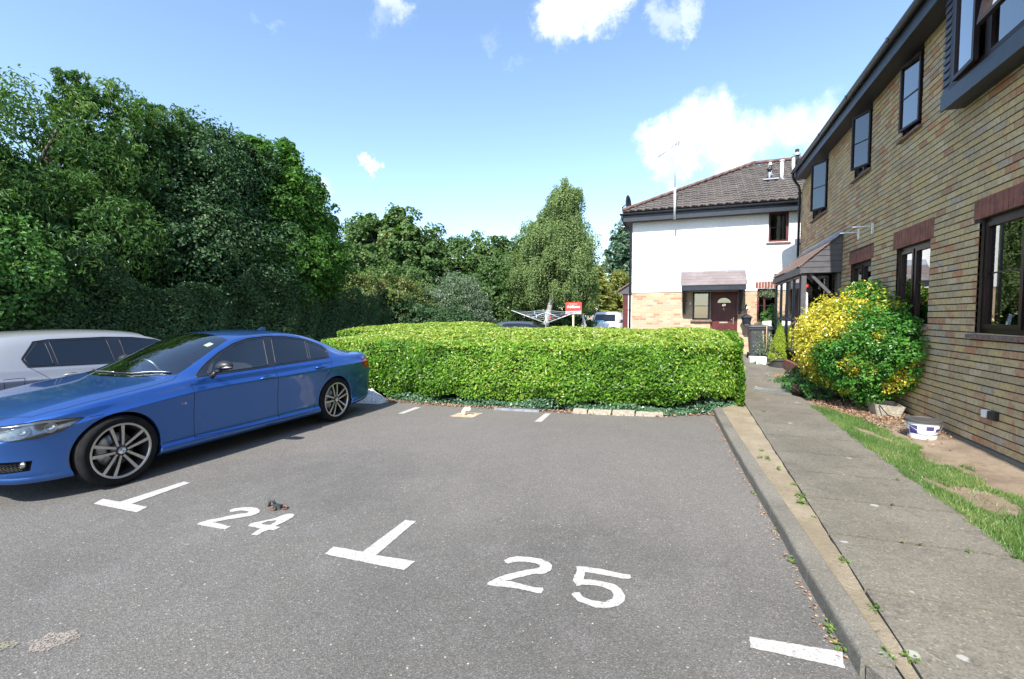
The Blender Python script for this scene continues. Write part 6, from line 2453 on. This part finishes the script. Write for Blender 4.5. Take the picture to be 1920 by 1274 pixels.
def densify(pts, step=.04):
    out_ = []
    for a, b in zip(pts[:-1], pts[1:]):
        n_ = max(1, int((Vector(b) - Vector(a)).length / step))
        for i in range(n_):
            out_.append(tuple(Vector(a).lerp(Vector(b), i / n_)))
    out_.append(pts[-1])
    return out_


def build_car(name, loc, rz, tab, spec, label, creases):
    root = empty(name, loc, label, 'car', None, rz)
    paint_ = spec['paint']
    bm = car_surface(tab, creases)
    bvh = BVHTree.FromBMesh(bm)
    side = lambda c_, n_: abs(c_.x) > .42 and c_.z > .6 and abs(n_.x) > .25
    # wheel arches
    for yc in spec['axles']:
        poly = [(yc + spec['arch'] * math.cos(t_), spec['wr'] + spec['arch'] * math.sin(t_)) for t_ in np.linspace(0, 2 * math.pi, 41)[:-1]]
        poly = [(a, max(b, .05)) for a, b in poly]
        fs = region(bm, poly, YA, ZA, lambda c_, n_: abs(c_.x) > .5)
        bmesh.ops.delete(bm, geom=fs, context='FACES')
    bd = [e for e in bm.edges if e.is_boundary]
    ex = bmesh.ops.extrude_edge_only(bm, edges=bd)
    for v in [g_ for g_ in ex['geom'] if isinstance(g_, bmesh.types.BMVert)]:
        v.co.x -= math.copysign(.05, v.co.x)
    for f_ in bm.faces:
        f_.smooth = True
    gone = set()
    # glasshouse
    band = region(bm, spec['dlo'], YA, ZA, side)
    for f_ in band:
        f_.material_index = 1
    for poly, nm, gm in spec['panes']:
        fs = region(bm, poly, YA, ZA, side)
        for sg_ in (1, -1):
            sub_ = [f_ for f_ in fs if f_.calc_center_median().x * sg_ > 0]
            if sub_:
                take(bm, sub_, nm, gm, root)
        bmesh.ops.delete(bm, geom=fs, context='FACES')
    for poly, nm, gm, cond in spec['screens']:
        fs = region(bm, poly, XA, YA, cond)
        take(bm, fs, nm, gm, root)
        bmesh.ops.delete(bm, geom=fs, context='FACES')
    q2 = math.sqrt(.5)
    lamps = []
    for (poly, nm, dirn, cond) in spec['oblique']:
        for sg_ in (1, -1):
            # direction of sight: (sg, dirn) in plan;   u runs across it
            U = (sg_ * q2, q2 * (-dirn), 0) if dirn < 0 else (-sg_ * q2, q2, 0)
            fs = region(bm, poly, U, ZA, lambda c_, n_: c_.x * sg_ > .15 and cond(c_, n_))
            lamps.append((nm, sg_, fs and [f_ for f_ in fs]))
            if nm == 'headlight':
                o = take(bm, fs, 'headlight', 'lamp_bowl', root, -.045)
                o2 = take(bm, fs, 'lamp_cover', 'lamp_cover', o, 0)
                D_ = Vector((sg_ * q2, dirn * q2, 0))

                def proj(u_, z_, off):
                    o_ = Vector(U) * u_ + Vector((0, 0, z_)) + D_ * 4
                    h = bvh.ray_cast(o_, -D_)
                    return (h[0] if h[0] is not None else o_ - D_ * 3) - D_ * off
                mb = MB()
                for (u_, zz, rr) in spec['beams']:
                    for r2_, th_ in ((rr, .0045), (rr * .78, .002)):
                        mb.tube([proj(u_ + math.cos(t_) * r2_, zz + math.sin(t_) * r2_, .014) for t_ in np.linspace(0, 2 * math.pi, 25)], th_, 'lamp_white', 6, caps=False)
                    vs = [proj(u_, zz, .030)] + [proj(u_ + math.cos(t_) * rr * .7, zz + math.sin(t_) * rr * .7, .016) for t_ in np.linspace(0, 2 * math.pi, 17)[:-1]]
                    mb.add(vs, [(0, 1 + i, 1 + (i + 1) % 16) for i in range(16)], 'lens_chrome', smooth=True)
                # bright brow along the upper edge
                tp = spec['brow']
                up = densify(tp, .02)
                n_ = len(up)
                vs = [proj(u_, z_ - .004, .006) for u_, z_ in up] + [proj(u_, z_ - .024 * min(1, .25 + k_ / n_ * 1.6, .15 + (n_ - k_) / n_ * 2.5), .010) for k_, (u_, z_) in enumerate(up)]
                mb.add(vs, [(k_, k_ + 1, n_ + k_ + 1, n_ + k_) for k_ in range(n_ - 1)], 'lamp_white')
                ol = MB()
                ol.tube([proj(u_, z_, -.001) for u_, z_ in densify(list(poly) + [poly[0]], .02)], .0035, 'under_black', 5)
                o4 = ol.build('lamp_seal')
                o4.parent = o
                o3 = mb.build('reflector')
                o3.parent = o
                bmesh.ops.delete(bm, geom=fs, context='FACES')
                lamps.pop()
            elif nm == 'tail_light':
                take(bm, fs, 'tail_light', 'tail_red', root, .003)
            elif nm == 'fog_grille':
                o = take(bm, fs, 'fog_grille', 'under_black', root, -.03)
                cs = [f_.calc_center_median() for f_ in fs]
                mb = MB()
                # honeycomb bars
                us = sorted(c_.dot(Vector(U)) for c_ in cs)
                zs = sorted(c_.z for c_ in cs)
                for k in range(5):
                    zz = zs[0] + (zs[-1] - zs[0]) * (k + .5) / 5
                    row = sorted([c_ for c_ in cs if abs(c_.z - zz) < .016], key=lambda c_: c_.dot(Vector(U)))
                    if len(row) > 2:
                        pts = [p_ - Vector((sg_ * .012, -.012, (.004 if i % 2 else -.004))) for i, p_ in enumerate(row)]
                        mb.tube(pts, .0022, 'black_plastic', 4)
                best = min(cs, key=lambda c_: (c_.dot(Vector(U)) - us[-1] * (1) - (-.06)) ** 2 + (c_.z - (zs[0] + zs[-1]) / 2) ** 2)
                ax = Vector((sg_ * .4, -1, 0)).normalized()
                a_ = ax.cross(Vector((0, 0, 1))).normalized()
                b_ = a_.cross(ax)
                p_ = best - ax * .012
                mb.add([p_ + ax * .016] + [p_ + (a_ * math.cos(t_) + b_ * math.sin(t_)) * .025 for t_ in np.linspace(0, 2 * math.pi, 17)[:-1]],
                       [(0, 1 + i, 1 + (i + 1) % 16) for i in range(16)], 'lens_chrome', smooth=True)
                mb.tube([p_ + (a_ * math.cos(t_) + b_ * math.sin(t_)) * .027 for t_ in np.linspace(0, 2 * math.pi, 17)], .006, 'black_plastic', 6, caps=False)
                o3 = mb.build('fog_lamp')
                o3.parent = o
                bmesh.ops.delete(bm, geom=fs, context='FACES')
    for poly, nm, gm in spec['front']:
        for sg_ in (1, -1):
            fs = region(bm, [(x * sg_, z) for x, z in poly], XA, ZA, lambda c_, n_: c_.y < -1.5 and n_.y < -.3)
            take(bm, fs, nm, gm, root, -.008)
            bmesh.ops.delete(bm, geom=fs, context='FACES')
    # the painted shell
    me = bpy.data.meshes.new('body')
    bm.to_mesh(me)
    bm.free()
    me.materials.append(MATS[paint_])
    me.materials.append(MATS['gloss_black'])
    o = bpy.data.objects.new('body', me)
    COL.objects.link(o)
    o.parent = root
    body = o
    # seals round the glass and shut lines, running on the surface
    for sg_ in (1, -1):
        mb = MB()
        for poly, nm, gm in spec['panes']:
            pts = surf_pts(bvh, densify(list(poly) + [poly[0]], .03), 'side', sg_, .001)
            if len(pts) > 3:
                mb.tube(pts, .0045, 'black_plastic', 5)
        d_ = surf_pts(bvh, densify(list(spec['dlo']) + [spec['dlo'][0]], .03), 'side', sg_, .001)
        mb.tube(d_, .0055, 'black_plastic', 5)
        o = mb.build('window_seal')
        o.parent = root
        mb = MB()
        for ln in spec['shut']:
            pts = surf_pts(bvh, densify(ln, .03), 'side', sg_, -.0005)
            if len(pts) > 1:
                mb.tube(pts, .0032, 'under_black', 4)
        for ln in spec['topshut']:
            pts = surf_pts(bvh, densify(ln, .03), 'top', sg_, -.0005)
            if len(pts) > 1:
                mb.tube(pts, .0032, 'under_black', 4)
        o = mb.build('panel_gap')
        o.parent = body
        # handles
        for (y0, y1, z0_, z1_) in spec['handles']:
            mb = MB()
            a, b = surf_pts(bvh, [(y0, z0_), (y1, z1_)], 'side', sg_)
            md = (a + b) / 2
            ou = Vector((sg_ * .022, 0, .004))
            mb.tube([a + Vector((sg_ * .002, 0, 0)), a + ou + Vector((0, .025, 0)), md + ou * 1.15, b + ou - Vector((0, .025, 0)), b + Vector((sg_ * .002, 0, 0))], [.008, .012, .0125, .012, .008], paint_, 8)
            o = mb.build('door_handle')
            o.parent = root
            mb = MB()
            rec = []
            for t_ in np.linspace(0, 2 * math.pi, 18)[:-1]:
                rec.append((md.y + .055 * math.cos(t_), md.z + .022 * math.sin(t_)))
            rp = surf_pts(bvh, rec, 'side', sg_, .0015)
            mb.add(rp, [tuple(range(len(rp)))], 'under_black')  # flat dark patch stands in for the shade in the handle cup
            o2 = mb.build('handle_cup_shade')
            o2.parent = o
        # mirrors
        mx, my, mz = spec['mirror']
        if spec.get('folded') == sg_:
            mx, my = mx - .10, my + .16
        mi = MB()
        bm_ = bmesh.new()
        bmesh.ops.create_uvsphere(bm_, u_segments=20, v_segments=12, radius=1)
        for v in bm_.verts:
            x, y, z = v.co
            z2 = z * .062 * (1 if z > 0 else .75)
            yy_ = y * .075 if y < 0 else y * .030
            v.co = Vector((mx * sg_ + x * .115, my + yy_ + abs(x) * .012, mz + z2 + (x * sg_) * .006))
        mi.addbm(bm_, spec['mirror_mat'], True)
        mr = mi.build('wing_mirror')
        mr.parent = root
        mb = MB()
        mb.tube([((mx - .13) * sg_, my - .010, mz - .065), ((mx - .03) * sg_, my - .02, mz - .045)], [.020, .024], 'black_plastic', 8)
        base = surf_pts(bvh, [(my - .03, mz - .12)], 'side', sg_)
        if base:
            mb.tube([base[0] - Vector((sg_ * .01, 0, 0)), Vector(((mx - .11) * sg_, my - .01, mz - .062))], [.030, .020], 'black_plastic', 8)
        o = mb.build('mirror_arm')
        o.parent = mr
        mb = MB()
        pts = [(mx * sg_ + sg_ * .11 * math.cos(t_), my - .062 * math.sin(t_) + .004, mz - .012 + .006 * math.cos(t_)) for t_ in np.linspace(.1, 1.9, 10)]
        mb.tube(pts, .0085, 'steel', 6)
        o = mb.build('indicator_strip')
        o.parent = mr
        mb = MB()
        mb.add([((mx + dx) * sg_, my + .028, mz + dz) for dx, dz in ((-.09, -.035), (.09, -.03), (.09, .04), (-.09, .045))], [(0, 1, 2, 3), (3, 2, 1, 0)], 'chrome')
        o = mb.build('mirror_glass')
        o.parent = mr
        for yc in spec['axles']:
            make_wheel(root, sg_ * (spec['track'] - spec['tw'] / 2), yc, spec['wr'], spec['tw'], sg_, spec['style'])
            mb = MB()
            vs, fs = [], []
            for i, t_ in enumerate(np.linspace(R(-8), R(188), 24)):
                for xx in (.48, spec['track'] - .075):
                    vs.append((xx * sg_, yc + (spec['arch'] + .012) * math.cos(t_), spec['wr'] + (spec['arch'] + .012) * math.sin(t_)))
            fs = [(i * 2, i * 2 + 1, i * 2 + 3, i * 2 + 2) for i in range(23)]
            vs += [(.48 * sg_, yc - .4, .2), (.48 * sg_, yc + .4, .2), (.48 * sg_, yc + .4, .72), (.48 * sg_, yc - .4, .72)]
            fs += [(48, 49, 50, 51)]
            mb.add(vs, fs, 'under_black')
            o = mb.build('wheel_arch_liner')
            o.parent = root
    # cabin
    c0, c1 = spec['cabin']
    mb = MB()
    mb.box(-.74, .74, c0, c1, .24, .30, 'seat_cloth')
    mb.box(-.76, -.72, c0, c1, .30, .86, 'seat_cloth')
    mb.box(.72, .76, c0, c1, .30, .86, 'seat_cloth')
    mb.prism([(c0 - .15, .60), (c0 + .32, .60), (c0 + .34, .80), (c0 + .12, .87), (c0 - .15, .84)], 'x', -.72, .72, 'black_plastic')
    mb.box(-.74, .74, c1 - .05, c1, .3, .9, 'seat_cloth')
    o = mb.build('cabin')
    o.parent = root
    for x in (-.36, .36):
        for yb, hh in ((c0 + 1.05, 1.10), (c0 + 1.95, 1.02)):
            mb = MB()
            mb.cbox(x - .24, x + .24, yb - .45, yb + .05, .38, .52, 'seat_cloth', .03)
            mb.prism([(yb - .05, .45), (yb + .08, .45), (yb + .22, hh - .15), (yb + .10, hh - .15)], 'x', x - .23, x + .23, 'seat_cloth')
            mb.cbox(x - .12, x + .12, yb + .14, yb + .24, hh - .13, hh + .05, 'seat_cloth', .03)
            o = mb.build('seat')
            o.parent = root
    mb = MB()
    cx_ = spec['drv']
    cc = Vector((cx_, c0 + .52, .86))
    mb.tube([cc + Vector((.185 * math.cos(t_), -.07 * math.sin(t_), .17 * math.sin(t_))) for t_ in np.linspace(0, 2 * math.pi, 25)], .014, 'steel' if spec['style'] == 'double' else 'black_plastic', 8, caps=False)
    mb.tube([cc, cc + Vector((0, -.25, -.06))], .05, 'black_plastic', 10)
    mb.tube([cc - Vector((.17, 0, 0)), cc + Vector((.17, 0, 0))], .016, 'black_plastic', 6)
    o = mb.build('steering_wheel')
    o.parent = root
    # wipers
    for pts in spec['wipers']:
        mb = MB()
        sp_ = surf_pts(bvh, densify(pts, .06), 'top', 1, .009)
        if len(sp_) > 1:
            mb.tube(sp_, .005, 'black_plastic', 6)
            mb.tube([q + Vector((0, -.008, .003)) for q in sp_[len(sp_) // 3:]], .0035, 'steel', 5)
            o = mb.build('wiper')
            o.parent = root
    return root, bvh, body


def Yl(pts, c):
    return [(round(a - c, 4), b) for a, b in pts]


BC = 4.1
tabB = [(1.90, .26, .34, .50, .22, .17, .515, .1, .52, .522),
        (1.925, .46, .26, .56, .42, .33, .585, .2, .595, .60),
        (1.99, .62, .20, .635, .575, .45, .655, .25, .67, .675),
        (2.13, .745, .175, .685, .70, .55, .715, .3, .735, .74),
        (2.33, .835, .17, .733, .785, .61, .775, .32, .795, .795),
        (2.56, .880, .17, .778, .822, .635, .822, .34, .842, .84),
        (2.85, .898, .17, .818, .835, .65, .864, .36, .882, .882),
        (3.08, .903, .17, .846, .842, .66, .892, .37, .910, .915),
        (3.22, .905, .17, .862, .845, .665, .905, .38, .950, .985),
        (3.42, .905, .17, .884, .848, .668, .942, .38, 1.05, 1.092),
        (3.72, .905, .17, .900, .852, .655, 1.088, .38, 1.182, 1.222),
        (4.02, .905, .17, .906, .854, .630, 1.222, .37, 1.300, 1.334),
        (4.20, .905, .17, .908, .854, .612, 1.285, .36, 1.345, 1.358),
        (4.65, .905, .17, .914, .852, .600, 1.318, .35, 1.362, 1.374),
        (5.05, .905, .17, .922, .850, .596, 1.298, .35, 1.345, 1.356),
        (5.38, .907, .17, .932, .850, .600, 1.225, .36, 1.275, 1.285),
        (5.65, .907, .17, .942, .850, .625, 1.120, .38, 1.150, 1.158),
        (5.90, .900, .17, .946, .838, .655, 1.005, .42, 1.020, 1.025),
        (6.08, .882, .18, .948, .820, .670, .980, .42, .986, .989),
        (6.30, .852, .20, .955, .792, .655, .988, .41, .996, .999),
        (6.345, .838, .22, .915, .770, .630, .950, .40, .958, .960),
        (6.40, .815, .24, .800, .750, .600, .820, .38, .828, .830),
        (6.47, .765, .28, .730, .700, .540, .742, .34, .748, .748),
        (6.52, .640, .34, .640, .580, .430, .650, .25, .652, .652)]
tabB = [(r_[0] - BC,) + r_[1:] for r_ in tabB]
dloB = Yl([(3.475, .899), (3.662, 1.017), (3.865, 1.131), (4.072, 1.221), (4.282, 1.273), (4.543, 1.288), (4.886, 1.272), (5.212, 1.220), (5.460, 1.118), (5.515, 1.046), (5.442, .945)], BC)
panesB = [(Yl([(3.62, .925), (3.70, 1.005), (3.880, 1.113), (4.075, 1.200), (4.284, 1.252), (4.50, 1.266), (4.385, .936)], BC), 'front_window', 'car_glass'),
          (Yl([(4.500, .940), (4.625, 1.266), (4.886, 1.251), (5.175, 1.205), (5.055, .953)], BC), 'rear_window', 'privacy_glass'),
          (Yl([(5.095, .955), (5.212, 1.190), (5.430, 1.10), (5.480, 1.044), (5.415, .960)], BC), 'quarter_window', 'privacy_glass')]
top_f = lambda c_, n_: c_.z > .86 and n_.z > .15
specB = dict(paint='blue_paint', axles=(2.72 - BC, 5.53 - BC), arch=.352, wr=.322, track=.893, tw=.225, style='double', dlo=dloB, panes=panesB,
             screens=[([(0, 3.07 - BC), (.30, 3.10 - BC), (.52, 3.19 - BC), (.68, 3.37 - BC), (.665, 3.45 - BC), (.548, 4.08 - BC), (0, 4.12 - BC), (-.548, 4.08 - BC), (-.665, 3.45 - BC), (-.68, 3.37 - BC), (-.52, 3.19 - BC), (-.30, 3.10 - BC)], 'windscreen', 'car_glass', top_f),
                      ([(0, 5.30 - BC), (.50, 5.34 - BC), (.58, 5.88 - BC), (0, 5.95 - BC), (-.58, 5.88 - BC), (-.50, 5.34 - BC)], 'rear_screen', 'privacy_glass', top_f)],
             oblique=[([(-1.27, .590), (-1.0, .550), (-.806, .553), (-.67, .590), (-.555, .676), (-.785, .692), (-1.06, .662), (-1.27, .625)], 'headlight', -1, lambda c_, n_: c_.y < -1.3),
                      ([(-1.14, .285), (-.87, .290), (-.855, .37), (-1.12, .385)], 'fog_grille', -1, lambda c_, n_: c_.y < -1.3 and n_.z > -.7),
                      ([(.84, .80), (.88, .73), (1.20, .70), (1.34, .72), (1.34, .83), (.90, .875), (.84, .87)], 'tail_light', 1, lambda c_, n_: c_.y > 1.6)],
             beams=((-.90, .606, .036), (-.745, .622, .036)), brow=[(-1.05, .660), (-.92, .676), (-.785, .690), (-.68, .684), (-.575, .675)],
             front=[([(.04, .40), (.27, .42), (.27, .50), (.04, .52)], 'kidney_grille', 'gloss_black'), ([(.01, .22), (.36, .22), (.36, .34), (.01, .34)], 'air_intake', 'under_black')],
             shut=[Yl([(3.385, .875), (3.398, .72), (3.404, .272)], BC), Yl([(4.442, .93), (4.476, .70), (4.482, .24)], BC), Yl([(3.404, .272), (4.48, .240), (5.06, .232)], BC),
                   Yl([(5.46, .945), (5.42, .80), (5.30, .66)], BC), Yl([(5.155, .42), (5.08, .24)], BC), Yl([(2.50, .672), (2.60, .676)], BC)],
             topshut=[[(.655, 2.20 - BC), (.735, 2.40 - BC), (.770, 2.70 - BC), (.775, 3.05 - BC), (.755, 3.28 - BC), (.70, 3.36 - BC)], [(.0, 2.03 - BC), (.35, 2.06 - BC), (.655, 2.20 - BC)]],
             handles=Yl([(4.21, 0), (4.42, 0)], BC) and [(4.21 - BC, 4.42 - BC, .795, .800), (5.12 - BC, 5.31 - BC, .832, .838)],
             folded=-1, mirror=(1.01, 3.66 - BC, 1.005), mirror_mat='black_plastic', cabin=(3.25 - BC, 5.5 - BC), drv=-.36,
             wipers=[[(-.05, 3.14 - BC), (.30, 3.18 - BC), (.62, 3.36 - BC)], [(-.60, 3.30 - BC), (-.25, 3.17 - BC), (.05, 3.16 - BC)]])
blue, bvhB, bodyB = build_car('saloon_car', (-5.72, BC, 0), 0, tabB, specB, 'glossy blue four-door saloon with twin-spoke alloy wheels, nearest parked car', {2: .4, 4: .5, 5: .4, 7: .9, 10: .65, 11: .45})
mb = MB()
q = surf_pts(bvhB, [(3.29 - BC, .655)], 'side', 1, .001)[0]
for i, m_ in enumerate(('cyan_cloth', 'blue_print', 'petal_red')):
    mb.box(q.x, q.x + .003, q.y - .022 + i * .007, q.y - .016 + i * .007, q.z - .010, q.z + .010, m_)
for y0 in (.004, .012, .020):
    mb.box(q.x, q.x + .004, q.y + y0, q.y + y0 + .005, q.z - .010, q.z + .010, 'chrome')
o = mb.build('fender_badge')
o.parent = blue
mb = MB()
q = surf_pts(bvhB, [(.0, 5.02 - BC)], 'top', 1)[0]
mb.prism([(q.y - .09, q.z - .01), (q.y + .07, q.z - .01), (q.y + .07, q.z + .045), (q.y + .03, q.z + .045)], 'x', -.02, .02, 'blue_paint')
o = mb.build('shark_fin_aerial')
o.parent = blue
mb = MB()
for (x, y, m_) in ((.455, 3.88, 'white_plastic'),):
    pts = surf_pts(bvhB, [(x - .035, y - BC), (x + .035, y - BC), (x + .035, y + .06 - BC), (x - .035, y + .06 - BC)], 'top', 1, -.006)
    mb.add(pts, [(0, 1, 2, 3), (3, 2, 1, 0)], m_)
    pts = surf_pts(bvhB, [(x - .035, y - .02 - BC), (x + .035, y - .02 - BC), (x + .035, y - BC), (x - .035, y - BC)], 'top', 1, -.006)
    mb.add(pts, [(0, 1, 2, 3), (3, 2, 1, 0)], 'yellow_paper')
o = mb.build('permit_sticker')
o.parent = blue
mb = MB()
mb.cbox(-.13, .13, 3.98 - BC, 4.0 - BC, 1.20, 1.27, 'black_plastic', .008)
o = mb.build('rear_view_mirror')
o.parent = blue

tabG = [(-2.10, .34, .32, .50, .30, .22, .515, .1, .52, .522),
        (-2.06, .55, .24, .59, .50, .40, .61, .2, .62, .62),
        (-1.95, .70, .19, .67, .64, .50, .70, .28, .715, .72),
        (-1.70, .815, .17, .745, .755, .60, .785, .32, .80, .805),
        (-1.35, .875, .17, .805, .815, .645, .85, .35, .865, .87),
        (-1.05, .892, .17, .840, .832, .665, .885, .37, .91, .92),
        (-.85, .895, .17, .858, .838, .67, .92, .38, 1.00, 1.02),
        (-.55, .895, .17, .872, .842, .66, 1.075, .38, 1.16, 1.18),
        (-.25, .895, .17, .882, .842, .64, 1.215, .38, 1.28, 1.30),
        (.05, .895, .17, .890, .842, .62, 1.285, .37, 1.34, 1.352),
        (.55, .895, .17, .900, .840, .612, 1.312, .36, 1.362, 1.374),
        (1.05, .895, .17, .912, .840, .610, 1.305, .36, 1.355, 1.366),
        (1.45, .893, .17, .925, .838, .610, 1.278, .36, 1.330, 1.342),
        (1.68, .885, .17, .932, .828, .62, 1.20, .37, 1.26, 1.275),
        (1.88, .865, .18, .930, .808, .65, 1.06, .40, 1.09, 1.10),
        (2.00, .835, .22, .90, .785, .65, .95, .42, .96, .965),
        (2.07, .79, .27, .80, .74, .60, .83, .4, .835, .84),
        (2.11, .66, .36, .62, .61, .48, .63, .3, .63, .63)]
dloG = [(-.98, .868), (-.55, 1.075), (-.20, 1.200), (.1, 1.245), (.45, 1.262), (1.05, 1.256), (1.20, 1.236), (1.375, 1.04), (1.34, .945)]
panesG = [([(-.86, .90), (-.50, 1.075), (-.18, 1.180), (.1, 1.224), (.28, 1.234), (.30, .915)], 'front_window', 'privacy_glass'),
          ([(.44, .918), (.44, 1.240), (1.05, 1.236), (1.05, .945)], 'rear_window', 'privacy_glass'),
          ([(1.095, .955), (1.095, 1.232), (1.17, 1.222), (1.345, 1.04), (1.315, .962)], 'quarter_window', 'privacy_glass')]
specG = dict(paint='silver_paint', axles=(-1.33, 1.28), arch=.345, wr=.315, track=.885, tw=.215, style='five', dlo=dloG, panes=panesG,
             screens=[([(0, -1.0), (.35, -.97), (.60, -.86), (.665, -.78), (.548, -.10), (0, -.06), (-.548, -.10), (-.665, -.78), (-.60, -.86), (-.35, -.97)], 'windscreen', 'privacy_glass', top_f),
                      ([(0, 1.52), (.48, 1.52), (.54, 1.86), (-.54, 1.86), (-.48, 1.52)], 'rear_screen', 'privacy_glass', top_f)],
             oblique=[([(-1.27, .60), (-1.0, .56), (-.80, .60), (-.72, .68), (-1.06, .66), (-1.27, .635)], 'headlight', -1, lambda c_, n_: c_.y < -1.3),
                      ([(.85, .70), (.95, .68), (1.40, .70), (1.40, .80), (.92, .82)], 'tail_light', 1, lambda c_, n_: c_.y > 1.6)],
             beams=((-.95, .61, .030),), brow=[(-1.05, .655), (-.90, .668), (-.76, .675)],
             front=[([(.01, .22), (.5, .22), (.5, .36), (.01, .36)], 'air_intake', 'under_black')],
             shut=[[(-.90, .85), (-.93, .5), (-.90, .22)], [(.36, .90), (.38, .5), (.36, .22)], [(-.90, .22), (.9, .22)], [(1.33, .94), (1.22, .84), (1.02, .62)],
                   [(1.40, .83), (1.58, .83), (1.58, .68), (1.42, .68), (1.40, .83)]],
             topshut=[[(.60, -1.85), (.74, -1.6), (.78, -1.3), (.76, -1.0)]],
             handles=[(.15, .33, .80, .80), (.84, 1.03, .82, .82)],
             mirror=(1.0, -.62, .96), mirror_mat='silver_paint', cabin=(-.8, 1.45), drv=.36, wipers=[])
silv, bvhG, bodyG = build_car('hatchback_car', (-8.10, 4.5, 0), math.pi, tabG, specG, 'silver grey hatchback with dark windows parked behind the blue car', {2: .3, 4: .4, 7: .7, 10: .6, 11: .2})

# small dark car and white van seen over the hedge
tabD = [(r_[0], r_[1] * .95, r_[2], r_[3], r_[4] * .95, r_[5] * .95, r_[6], r_[7], r_[8], r_[9]) for r_ in tabG]
specD = dict(specG)
specD.update(paint='dark_paint', mirror_mat='dark_paint')
dk, _, _ = build_car('parked_car', (-6.3, 19.6, -.03), R(90), tabD, specD, 'dark car whose roof just shows under the clothes dryer', {2: .3, 7: .4, 10: .5})
dk['category'] = 'car'

van = empty('delivery_van', (-5.15, 31.5, 0), 'white van facing the camera beyond the hedge', 'van')
bm = bmesh.new()
prof = [(-1.0, .25), (-1.0, .70), (-.90, .98), (-.30, 1.12), (.20, 1.68), (.45, 1.80), (3.4, 1.82), (3.5, 1.7), (3.5, .25)]
sec = [(.0, .88), (.25, .88), (1.0, .90), (1.35, .86), (1.80, .74)]
vs = []
for (y, z) in prof:
    pass
mb = MB()
cols = []
for (y, z) in prof:
    hw = float(np.interp(z, [0, .9, 1.3, 1.82], [.90, .91, .87, .76]))
    hw *= float(np.interp(y, [-1.0, -.7, 0], [.86, .96, 1.0]))
    cols.append([(-hw, y, z), (-hw * .82, y - (.03 if y < 0 else 0), z + (.0 if z < 1.0 else .03)), (hw * .82, y - (.03 if y < 0 else 0), z + (.0 if z < 1.0 else .03)), (hw, y, z)])
bm = bmesh.new()
gv = [[bm.verts.new((p_[0] - 5.15, p_[1] + 31.5, p_[2])) for p_ in c_] for c_ in cols]
for i in range(len(gv) - 1):
    for j in range(3):
        bm.faces.new((gv[i][j], gv[i][j + 1], gv[i + 1][j + 1], gv[i + 1][j]))
for j in (0, 3):
    bm.faces.new([c_[j] for c_ in gv][::(1 if j else -1)])
bm.faces.new([gv[0][j] for j in range(4)] + [gv[-1][j] for j in (3, 2, 1, 0)])
bmesh.ops.recalc_face_normals(bm, faces=bm.faces[:])
bmesh.ops.bevel(bm, geom=[e for e in bm.edges if e.calc_face_angle(0) > .4], offset=.06, segments=4, affect='EDGES')
mb.addbm(bm, 'van_white', True)
part(mb, 'body', van)
mb = MB()


def vp(x, f_):
    y, z = -.30 + .5 * f_, 1.12 + .56 * f_
    hw = .87 - .10 * f_
    return (-5.15 + x * hw, 31.5 + y - .055, z + .03)


mb.add([vp(-.80, .10), vp(.80, .10), vp(.82, .92), vp(-.82, .92)], [(0, 1, 2, 3)], 'gloss_black')
part(mb, 'windscreen', van)
for sg_ in (-1, 1):
    mb = MB()
    mb.add([(-5.15 + sg_ * .895, 31.55, 1.08), (-5.15 + sg_ * .895, 32.2, 1.08), (-5.15 + sg_ * .83, 32.2, 1.58), (-5.15 + sg_ * .84, 31.85, 1.58)], [(0, 1, 2, 3), (3, 2, 1, 0)], 'gloss_black')
    part(mb, 'side_window', van)
    mb = MB()
    mb.cbox(-5.15 + sg_ * 1.06 - .08, -5.15 + sg_ * 1.06 + .08, 31.5, 31.6, 1.1, 1.32, 'black_plastic', .02)
    mb.tube([(-5.15 + sg_ * .88, 31.6, 1.12), (-5.15 + sg_ * 1.02, 31.55, 1.15)], .02, 'black_plastic', 6)
    part(mb, 'wing_mirror', van)
    mb = MB()
    mb.cbox(-5.15 + sg_ * .66 - .13, -5.15 + sg_ * .66 + .13, 30.50, 30.62, .68, .88, 'lens_chrome', .02)
    part(mb, 'headlight', van)
    for yy_ in (31.25, 34.0):
        mb = MB()
        mb.lathe([(0, -.08), (.19, -.09), (.31, -.08), (.32, 0), (.31, .08), (.19, .09), (0, .08)], (-5.15 + sg_ * .80, yy_, .32), 'x', 'tyre_rubber', 24)
        part(mb, 'wheel', van)
mb = MB()
mb.box(-5.45, -4.85, 30.44, 30.47, .55, .72, 'under_black')
part(mb, 'grille', van)
mb = MB()
mb.add([vp(-.7, .12 - .02), vp(-.1, .10 - .02), vp(-.1, .20), vp(-.7, .22)], [(0, 1, 2, 3)], 'cyan_cloth')
o = part(mb, 'dashboard_cover', van)
o.location.y -= .012
